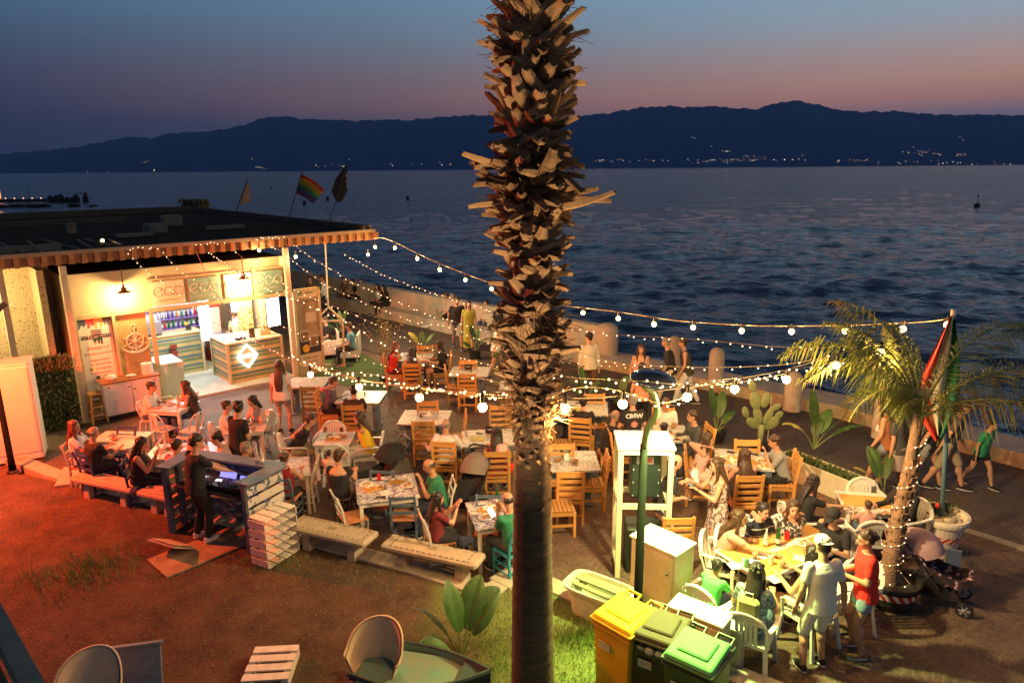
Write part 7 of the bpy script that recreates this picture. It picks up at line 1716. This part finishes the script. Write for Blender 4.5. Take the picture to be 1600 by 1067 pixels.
        o = b.build('hair', [hm], r, smooth=True); REM.append((o, .0095 if dist < 12 else .014, 1, None))
    if cap is not None:
        b = MB(); b.ball(hv(0, -.020, .058), (.093 * u, .108 * u, .080 * u), 16, HM); dr = -1 if cap[1] == 'back' else 1
        b.ball(hv(0, dr * .115, .045), (.065 * u, .07 * u, .010 * u), 12, HM); b.build('cap', [cap[0]], r, smooth=True)
    # snap the nearest chair under a sitter
    if pose == 'sit' and chair_ is not False:
        hw = Vector((r.location.x, r.location.y)); best = None
        for o in bpy.data.objects:
            if o.parent is None and o.get('category') == 'chair' and not o.get('_t'):
                dd = (Vector((o.location.x, o.location.y)) - hw).length
                if best is None or dd < best[0]: best = (dd, o)
        if best and best[0] < (.62 if chair_ is None else chair_):
            o = best[1]; f = Vector((math.cos(R(face)), math.sin(R(face)))); o.location.x = hw.x + f.x * .06; o.location.y = hw.y + f.y * .06; o['_t'] = 1
            if abs(((math.degrees(o.rotation_euler.z) + 90 - face + 180) % 360) - 180) < 75: o.rotation_euler.z = R(face - 90)
    return r
GP_ = 'people at the tables'; WP = 'people on the promenade'
# left, red-lit corner
person('woman with dark red hair leaning back at the far left table, pale t-shirt', 117, 667, 8, lean=-4, yaw=-10, arms='table', top=WHT, bot=LJEAN, hair='long', hc='red', female=1)
person('balding man in a black polo, back to the camera at the leftmost table', 147, 676, 62, lean=8, arms='table', top=BLK, bot=BLK, hair='balding', hc='grey', skin=1)
person('young woman with long dark hair in a black sleeveless dress typing on her phone', 222, 693, 12, lean=8, nod=28, arms='phone', top=BLK, tk='tank', bot=BLK, hair='long', hc='black', female=1)
person('bearded man in a black vest over a white t-shirt at the corner table', 238, 604, 5, lean=14, arms='table', top=WHT, bot=JEAN, hair='short', hc='brown')
person('woman with curly dark hair drinking opposite the bearded man', 288, 602, 192, lean=12, arms='drink', top=cloth('dark top', (.06, .03, .03)), tk='tank', bot=JEAN, hair='curlylong', hc='brown', female=1)
person('person in a white shirt sitting behind the standing waiter', 356, 634, 15, lean=8, arms='table', top=WHT, tk='shirt', bot=KHK, hair='short', hc='brown')
person('woman with a dark bob looking down at the waiter\'s table', 394, 627, 235, lean=12, nod=26, arms='table', top=LPK, bot=JEAN, hair='bob', hc='black', female=1)
person('curly-haired waiter in black standing with his back turned among the tables', 373, 637, 60, 'stand', lean=5, yaw=35, nod=20, arms='phone', top=BLK, bot=BLK, hair='curly', hc='black', s=1.04, chair_=False)
person('girl with long brown hair in white t-shirt and shorts walking past the counter', 437, 571, 88, 'stand', lean=2, arms='down', top=WHT, bot=cloth('taupe shorts', (.26, .20, .17)), bk='short', hair='longer', hc='brown', female=1, s=1.0)
person('older man with grey hair seated behind the right end of the booth', 386, 701, 20, lean=6, arms='table', top=cloth('dark brown', (.05, .025, .02)), bot=JEAN, hair='short', hc='grey', chair_=False)
person('woman with a high dark bun in a pale top at the crowded red-lit table', 338, 686, 200, lean=12, nod=20, arms='table', top=LPK, bot=JEAN, hair='bun', hc='black', female=1, chair_=False)
person('man with short brown hair in a pink t-shirt at the crowded red-lit table', 277, 695, 75, lean=10, arms='table', top=LIL, bot=JEAN, hair='short', hc='brown', chair_=False)
person('small child between the pink t-shirt and the bun at the crowded table', 326, 712, 100, s=.68, lean=10, arms='table', top=PNK, bot=JEAN, hair='short', hc='brown', chair_=False, seat=.40)
person('young man in black with white sneakers mixing music at the booth', 308, 690, 52, 'stand', lean=6, yaw=-20, nod=22, arms='mixer', top=BLK, bot=BLK, hair='short', hc='black', shoes=WHT, z0=.13, s=1.03)
person('crouched man in a black t-shirt eating at the small plastic table', 487, 656, 12, lean=34, nod=18, arms='mouth', top=BLK, bot=KHK, bk='knee', hair='short', hc='brown')
person('woman in a bright yellow sleeveless top with sunglasses on her head', 560, 653, 186, lean=14, nod=12, arms='mouth', top=YEL, tk='tank', bot=WHT, hair='curlylong', hc='brown', female=1)
person('man in a grey-purple t-shirt with his hand at his mouth by the blue table', 523, 596, 5, lean=18, arms='cheek', top=PURP, bot=BLK, hair='short', hc='brown')
person('dark-clad person seen from behind under a lit bulb at the blue table', 553, 610, 95, lean=16, arms='table', top=cloth('dark brown', (.05, .025, .02)), bot=BLK, hair='short', hc='black')
person('boy in a dark red tank top seen from behind', 445, 716, 84, s=.9, lean=10, arms='table', top=TRED, tk='tank', bot=BLK, hair='short', hc='brown')
person('woman with bare shoulders, bun and off-shoulder black top seen from behind', 529, 712, 84, lean=4, arms='table', top=BLK, tk='off', bot=LEOP, bk='longskirt', hair='bun', hc='brown', female=1, chair_=False)
person('dark-haired toddler held in front of the bare-shouldered woman', 514, 708, 95, s=.55, lean=5, arms='lap', top=LPK, bot=WHT, hair='short', hc='black', seat=.62, chair_=False)
person('balding man in a green polo reading his phone at the food-laden table', 670, 728, 192, lean=14, nod=18, arms='phone', top=GRNS, bot=NVY, hair='balding', hc='brown', skin=1)
person('black-haired woman in a maroon top holding a phone beside the last bench', 685, 779, 20, s=.88, lean=2, nod=15, arms='phone', top=MRN, bot=BLK, bk='longskirt', hair='long', hc='black', female=1)
person('balding man in a green t-shirt from behind, looking at a bright phone', 793, 781, 128, lean=10, nod=20, arms='phone', top=GRNS, bot=DGR, hair='balding', hc='black', skin=1)
person('stocky man in a pale shirt seen from behind with one arm on the next chair', 697, 664, 82, lean=2, arms='side', top=WHT, tk='shirt', bot=BLK, hair='balding', hc='grey')
person('woman with long dark hair in a sleeveless maroon top seen from behind', 776, 676, 92, lean=12, arms='table', top=MRN, tk='tank', bot=cloth('pink skirt', (.45, .10, .10)), hair='long', hc='black', female=1)
person('auburn-haired woman in a red dress at the three women\'s table', 619, 541, 5, lean=10, arms='mouth', top=REDS, tk='tank', bot=cloth('red print', (.20, .02, .02), speckle((.03, .01, .01), 14, .5)), bk='skirt', hair='long', hc='red', female=1)
person('dark-haired girl seen from behind between two women near the promenade', 644, 550, 92, lean=8, arms='table', top=BLK, tk='tank', bot=BLK, hair='longer', hc='black', female=1)
person('woman with big curly black hair and bare legs opposite the auburn woman', 685, 539, 186, lean=8, arms='table', top=BLK, bot=BLK, bk='short', hair='curlylong', hc='black', female=1)
person('woman in profile just right of the trunk behind a glowing bulb', 868, 610, 20, lean=12, arms='drink', top=cloth('rust top', (.32, .12, .05)), bot=JEAN, hair='long', hc='brown', female=1)
person('dark-clad man leaning over the yellow-menu table right of the trunk', 912, 628, 75, lean=20, arms='table', top=BLK, bot=BLK, hair='short', hc='black')
person('tanned balding man in a black t-shirt left of the speaker frame', 962, 650, 12, lean=12, arms='table', top=BLK, bot=BLK, hair='balding', hc='grey', skin=1)
cw = person('man in a black CREW t-shirt standing with his back to the camera', 988, 626, 95, 'stand', lean=8, arms='table', top=BLK, bot=BLK, hair='short', hc='grey', s=.98)
text('CREW', .115, mat('white print', (.75, .72, .68), .7, 0), cw, (0, -.055, 1.30), (R(82), 0, R(0)), name='shirt_lettering', depth=.004, bold=.004)
b = MB(); b.lathe([(.02, 0), (.06, .004)], n=10, rot=rotm(90)); [b.bar((0, 0, 0), (.075 * math.cos(a), 0, .075 * math.sin(a)), .012, .006) for a in (R(90), R(200), R(340), R(20), R(160))]; o = b.build('shirt_emblem', mat('pink print', (.6, .22, .18), .7, 0), cw); o.location = (0, -.085, 1.15)
person('man in a white polo with his hand to his face beyond the speaker frame', 1041, 631, 265, lean=12, arms='cheek', top=WHT, bot=JEAN, hair='short', hc='brown', skin=1)
person('man in a dark jacket turned left at the table behind the speaker frame', 1081, 651, 188, lean=14, arms='table', top=DGR, tk='long', bot=DGR, hair='short', hc='brown')
person('dark-haired boy seen from behind above the white frame top', 1037, 668, 92, s=.85, lean=8, arms='table', top=WHT, bot=BLK, hair='short', hc='black', chair_=False)
person('woman in a pale pink strappy top resting chin on hand', 1107, 687, 345, lean=14, arms='cheek', top=LPK, tk='tank', bot=LPK, hair='long', hc='brown', female=1)
person('long-haired woman seen from behind at the table before the prickly pear', 1163, 711, 92, lean=8, arms='table', top=cloth('dark brown', (.05, .025, .02)), tk='tank', bot=BLK, hair='longer', hc='brown', female=1)
person('man in a grey t-shirt and black shorts looking at his phone', 1209, 690, 172, lean=16, nod=22, arms='phone', top=GRY, bot=BLK, bk='knee', hair='short', hc='brown', shoes=WHT)
person('stooping bald man in a black polo and cream trousers holding a baby', 1057, 722, 8, 'stand', lean=16, nod=14, arms='baby', top=BLK, bot=CRM, hair='balding', hc='brown')
person('baby in a white top and blue shorts held by the man in the black polo', 1083, 726, 150, 'sit', s=.42, lean=10, arms='lap', top=WHT, bot=SKY, bk='short', hair='short', hc='blond', seat=1.10, chair_=False, legs=((-.1, .15, 2.1), (.1, .15, 2.1)))
person('woman with glasses and very long hair in a floral dress touching the baby', 1119, 727, 182, 'stand', lean=4, nod=10, arms='reach', top=FLOR, tk='strap', bk='dress', hair='longer', hc='brown', female=1, s=.98)
# long drinks table
person('woman in a dusty pink top reaching across the drinks table', 1156, 810, 335, lean=18, arms='reach', top=PNK, bot=BLK, hair='long', hc='brown', female=1, chair_=.5)
person('boy in a navy striped polo with glasses, cheek in hand', 1193, 799, 290, s=.94, lean=14, arms='cheek', top=STRP, bot=BLK, hair='short', hc='black', chair_=.5)
person('woman in a black and white blouse with both hands at her mouth', 1240, 795, 262, lean=14, arms='mouth', top=PATB, bot=BLK, hair='long', hc='brown', female=1, chair_=.5)
person('man in a black cap and black t-shirt at the far end of the drinks table', 1301, 808, 222, lean=14, nod=16, arms='cheek', top=BLK, bot=JEAN, hair='short', hc='black', cap=(BLK, 'front'), chair_=.6)
person('boy in a bright green t-shirt watching a tablet', 1121, 884, 42, s=.74, lean=14, nod=20, arms='table', top=LIME, bot=JEAN, hair='short', hc='black', chair_=.6)
bw = person('black-haired woman with a small olive backpack, back to the camera', 1183, 893, 58, lean=10, nod=16, arms='table', top=BLO, bot=JEAN, hair='longer', hc='black', female=1, chair_=.6)
person('seated woman in white shorts half hidden behind the man in the white cap', 1268, 866, 120, lean=8, arms='table', top=BLK, tk='tank', bot=WHT, bk='short', hair='long', hc='black', female=1, chair_=.6)
person('standing man in a white t-shirt, white shorts and a white and red cap', 1285, 852, 100, 'stand', lean=4, nod=18, arms='hips', top=WHT, bot=WHT, bk='knee', hair='short', hc='black', cap=(cloth('white cap', (.70, .62, .60)), 'back'), s=1.0, legs=((-.15, 0, .075), (.13, .05, .075)))
person('standing woman in a red t-shirt and denim shorts', 1352, 842, 172, 'stand', lean=4, nod=14, arms='phone', top=REDS, bot=LJEAN, bk='short', hair='lowbun', hc='brown', female=1, s=.97, shoes=cloth('tan sandals', (.3, .16, .08)))
person('woman with long black hair and floral sleeve at the toddler\'s table', 1272, 754, 5, lean=12, nod=18, arms='reach', top=BLK, bot=BLK, hair='longer', hc='black', female=1, chair_=.7)
person('toddler with short brown hair at the small back table', 1356, 789, 84, s=.62, lean=6, arms='table', top=PNK, bot=JEAN, hair='short', hc='brown', seat=.50, chair_=.6)
person('dark-clothed person half hidden behind the fairy-lit trunk', 1416, 752, 192, lean=4, arms='table', top=BLK, tk='long', bot=BLK, hair='short', hc='black', chair_=.7)
tb = item('phone', T20, -.30, -.10, 40, 'tablet with a bright screen in the hands of the boy in green')
tb.name = 'tablet'; tb['category'] = 'tablet'; tb.location.z = .80; tb.scale = (1.5, 1.5, 1); 
o = MB().box((0, 0, .011), (.065, .135, .003)).build('display', mat('tablet screen', (.4, .5, .8), .3, 0, emit=(.5, .65, 1), estr=1.0), tb)
bk_ = thing('backpack', 'small olive backpack hanging on the back of the woman with black hair', 'backpack', bw.matrix_basis @ V3(0, -.20, .78), math.degrees(bw.rotation_euler.z))
MB().box((0, 0, .12), (.24, .12, .28)).build('body', mat('olive nylon', (.30, .32, .12), .6, .1), bk_, bevel=.03); MB().tube([(-.05, 0, .25), (-.04, 0, .33), (.04, 0, .33), (.05, 0, .25)], .008, 6).build('handle', PAPER, bk_)
o = MB().box((0, 0, .005), (.075, .15, .009)).build('lit_phone', [mat('phone glow', (1, 1, 1), .3, 0, emit=(1, 1, 1), estr=2.5)]); p = at(768, 800, .93); o.location = p; o.rotation_euler = (R(35), R(-25), R(20)); tag(o, 'phone with a glaring white screen held by the man in green by the trunk', 'phone')
jk = bag('hung_jacket', 'pink jacket hung over the back of the pine chair by the trunk', at(784, 712, .85), .11, LPK, 'jacket', 4, 1.9); rb = bag('red_handbag', 'red handbag hanging from the chair with the pink jacket', at(799, 738, .55), .12, REDS, 'handbag', 6, 1.3)
# promenade
person('young man in a loose white shirt walking away along the promenade', 919, 527, 105, 'walk', yaw=40, arms='down', top=CRM, tk='long', bot=cloth('brown trousers', (.10, .05, .03)), hair='short', hc='black', group=WP, s=1.04)
person('woman with long wavy dark hair and a pale top facing the camera on the promenade', 1002, 546, 262, 'walk', arms='down', top=LPK, tk='strap', bot=BLK, bk='longskirt', hair='curlylong', hc='brown', female=1, group=WP)
person('dark-haired woman in a peach top seen from behind in front of the promenade walkers', 1003, 574, 92, 'stand', s=.95, arms='down', top=PCH, tk='strap', bot=BLK, hair='bob', hc='black', female=1, group=WP)
person('man in a dark shirt and pale trousers walking left on the promenade', 1040, 535, 165, 'walk', arms='swing', top=cloth('dark shirt', (.03, .025, .025)), tk='shirt', bot=CRM, hair='short', hc='grey', group=WP, s=1.03)
person('woman in an olive tunic and white trousers with sunglasses walking left', 1066, 536, 172, 'walk', arms='swing', top=OLV, tk='tank', bot=WHT, hair='short', hc='brown', female=1, group=WP, s=1.03)
person('man in a black t-shirt and grey shorts striding towards the camera', 714, 470, 282, 'walk', arms='swing', top=BLK, bot=cloth('slate shorts', (.17, .19, .20)), bk='knee', hair='short', hc='brown', group=WP, s=1.05, skin=1)
person('woman in a yellow-green dress beside the man in the black t-shirt', 732, 476, 275, 'walk', arms='down', top=YGR, bk='dress', hair='bob', hc='brown', female=1, group=WP)
person('woman in a cropped white t-shirt and cap walking right behind the palm trunk', 783, 507, 15, 'walk', arms='swing', top=WHT, bot=cloth('green shorts', (.10, .16, .05)), bk='short', hair='pony', hc='brown', cap=(cloth('dark cap', (.03, .02, .02)), 'front'), female=1, group=WP)
SWp = 'people sitting on the sea wall ledge'
for px, py, f, lb, kw in ((695, 462, 215, 'person with outstretched legs sitting on the sea wall ledge', dict(top=GRY, bot=KHK, bk='knee', hair='short', hc='brown', arms='lap', legs=((-.1, .75, .15), (.1, .78, .12)), shoes=WHT, lean=-6)),
    (706, 464, 235, 'person in a grey top sitting close behind the man in the black t-shirt', dict(top=GRY, bot=BLK, hair='short', hc='grey', arms='lap', lean=6)),
    (759, 474, 235, 'person in jeans with a black bag sitting on the ledge left of the trunk', dict(top=BLK, bot=JEAN, hair='short', hc='black', arms='lap')),
    (777, 480, 232, 'black-clad person sitting on the ledge just left of the trunk', dict(top=BLK, bot=BLK, hair='short', hc='black', arms='lap')),
    (589, 448, 232, 'dark-haired woman in a pale top, left of a pair on the sea wall', dict(top=WHT, tk='tank', bot=BLK, bk='skirt', hair='long', hc='black', arms='lap', female=1)),
    (598, 450, 228, 'woman in a black cardigan, right of a seated pair on the sea wall', dict(top=BLK, tk='long', bot=BLK, hair='long', hc='black', arms='lap', female=1)),
    (537, 437, 240, 'reddish blurred person sitting on the wall near the kiosk corner', dict(top=cloth('dim rose', (.20, .10, .08)), bot=cloth('dim brown', (.12, .07, .05)), hair='short', hc='brown', arms='lap')),
    (550, 440, 200, 'dark-clad person leaning back between two others on the wall', dict(top=BLK, bot=BLK, hair='short', hc='brown', arms='lap', lean=20)),
    (564, 439, 235, 'person in a white shirt at the right of the blurred group on the wall', dict(top=WHT, bot=BLK, hair='short', hc='brown', arms='lap'))):
    person(lb, px, py, f, group=SWp, z0=0, seat=.42, chair_=False, **kw)
person('man in a white shirt and dark trousers standing beyond the kiosk corner', 503, 434, 190, 'stand', arms='table', top=WHT, tk='long', bot=NVY, hair='short', hc='brown', group=WP, s=1.06)
person('dim figure standing far behind the kiosk corner post', 484, 436, 260, 'stand', arms='down', top=cloth('dim brown', (.12, .07, .05)), bot=BLK, hair='short', hc='brown', group=WP)
person('man in a black t-shirt and zebra-striped trousers sitting by the swing', 507, 500, 215, lean=2, arms='lap', top=BLK, bot=ZEB, hair='short', hc='brown', group=GP_, chair_=False)
person('man in a blue t-shirt in a cream armchair behind the poster door', 544, 510, 190, lean=4, arms='lap', top=SKY, bot=BLK, hair='short', hc='brown', chair_=False, skin=1)
person('black-haired woman in denim shorts with a white shoulder bag on the promenade', 1381, 634, 140, 'walk', arms='swing', top=cloth('rust top', (.32, .12, .05)), tk='tank', bot=LJEAN, bk='short', hair='longer', hc='black', female=1, group=WP, shoes=BLK)
person('long-haired companion beyond the woman with the white shoulder bag', 1399, 640, 130, 'walk', arms='down', top=DGR, bot=cloth('pale skirt', (.35, .28, .25)), bk='skirt', hair='longer', hc='black', female=1, group=WP)
person('walker in grey shorts and sandals half hidden by the flag', 1473, 640, 330, 'walk', arms='swing', top=BLK, bot=GRY, bk='short', hair='short', hc='brown', group=WP, s=1.0)
person('walker in tan shorts and black shoes beside the blue pole', 1508, 636, 330, 'walk', arms='swing', top=DGR, bot=KHK, bk='knee', hair='short', hc='brown', group=WP, s=1.04)
person('child in a green t-shirt and black shorts at the right behind palm fronds', 1552, 664, 300, 'walk', s=.80, arms='down', top=cloth('mint green', (.03, .32, .13)), bot=BLK, bk='short', hair='short', hc='brown', group=WP)
sb = thing('shoulder_bag', 'white shoulder bag carried by the black-haired woman in denim shorts', 'bag', at(1380, 670, 1.05)); MB().ball((0, 0, 0), (.15, .05, .11), 10).build('body', PAPER, sb); MB().tube([(-.12, 0, .05), (0, 0, .35), (.12, 0, .05)], .01, 5).build('strap', PAPER, sb)
# kiosk staff
person('barista in black working behind the back counter', 302, 483, 215, 'stand', lean=16, nod=22, arms='hold', top=BLK, bot=BLK, hair='short', hc='black', group='kiosk staff')
person('young man in a pale yellow t-shirt at the till', 366, 494, 262, 'stand', lean=6, nod=30, arms='table', top=cloth('pale yellow', (.70, .56, .30)), bot=JEAN, hair='short', hc='brown', group='kiosk staff')

# turn every queued figure into one smooth skin
for o, vx, st, ex in REM:
    m = o.modifiers.new('r', 'REMESH'); m.mode = 'VOXEL'; m.voxel_size = vx; m.use_smooth_shade = True
    m = o.modifiers.new('s', 'SMOOTH'); m.iterations = st; m.factor = .5
dg = bpy.context.evaluated_depsgraph_get(); dg.update()
done = []
for o, vx, st, ex in REM:
    me = bpy.data.meshes.new_from_object(o.evaluated_get(dg), depsgraph=dg); done.append(me)
for (o, vx, st, ex), me in zip(REM, done):
    o.modifiers.clear(); mats = list(o.data.materials); me.materials.clear()
    if ex is not None:
        bm = bmesh.new(); bm.from_mesh(me); me2 = bpy.data.meshes.new('x'); me2.from_pydata(ex.v, [], ex.f); me2.polygons.foreach_set('material_index', ex.m); me2.polygons.foreach_set('use_smooth', [True] * len(me2.polygons)); bm.from_mesh(me2); bm.to_mesh(me); bm.free(); bpy.data.meshes.remove(me2)
    for x in mats: me.materials.append(x)
    if ex is None: me.polygons.foreach_set('material_index', [0] * len(me.polygons))
    me.polygons.foreach_set('use_smooth', [True] * len(me.polygons)); old = o.data; o.data = me; me.name = o.name
for o in bpy.data.objects:
    if '_t' in o: del o['_t']
# ------------------------------------------------------------ evening haze over the strait
hz = MB(); hz.box((0, 0, 846), (46000, 32000, 1706)); ho = hz.build('haze', None)
m = bpy.data.materials.new('haze'); m.use_nodes = True; N = m.node_tree.nodes
N.remove(N['Principled BSDF']); pv = N.new('ShaderNodeVolumePrincipled'); pv.inputs['Color'].default_value = (.42, .58, 1.0, 1); pv.inputs['Density'].default_value = 3.8e-5
m.node_tree.links.new(pv.outputs[0], N['Material Output'].inputs['Volume']); ho.data.materials.clear(); ho.data.materials.append(m); tag(ho, kind='stuff')
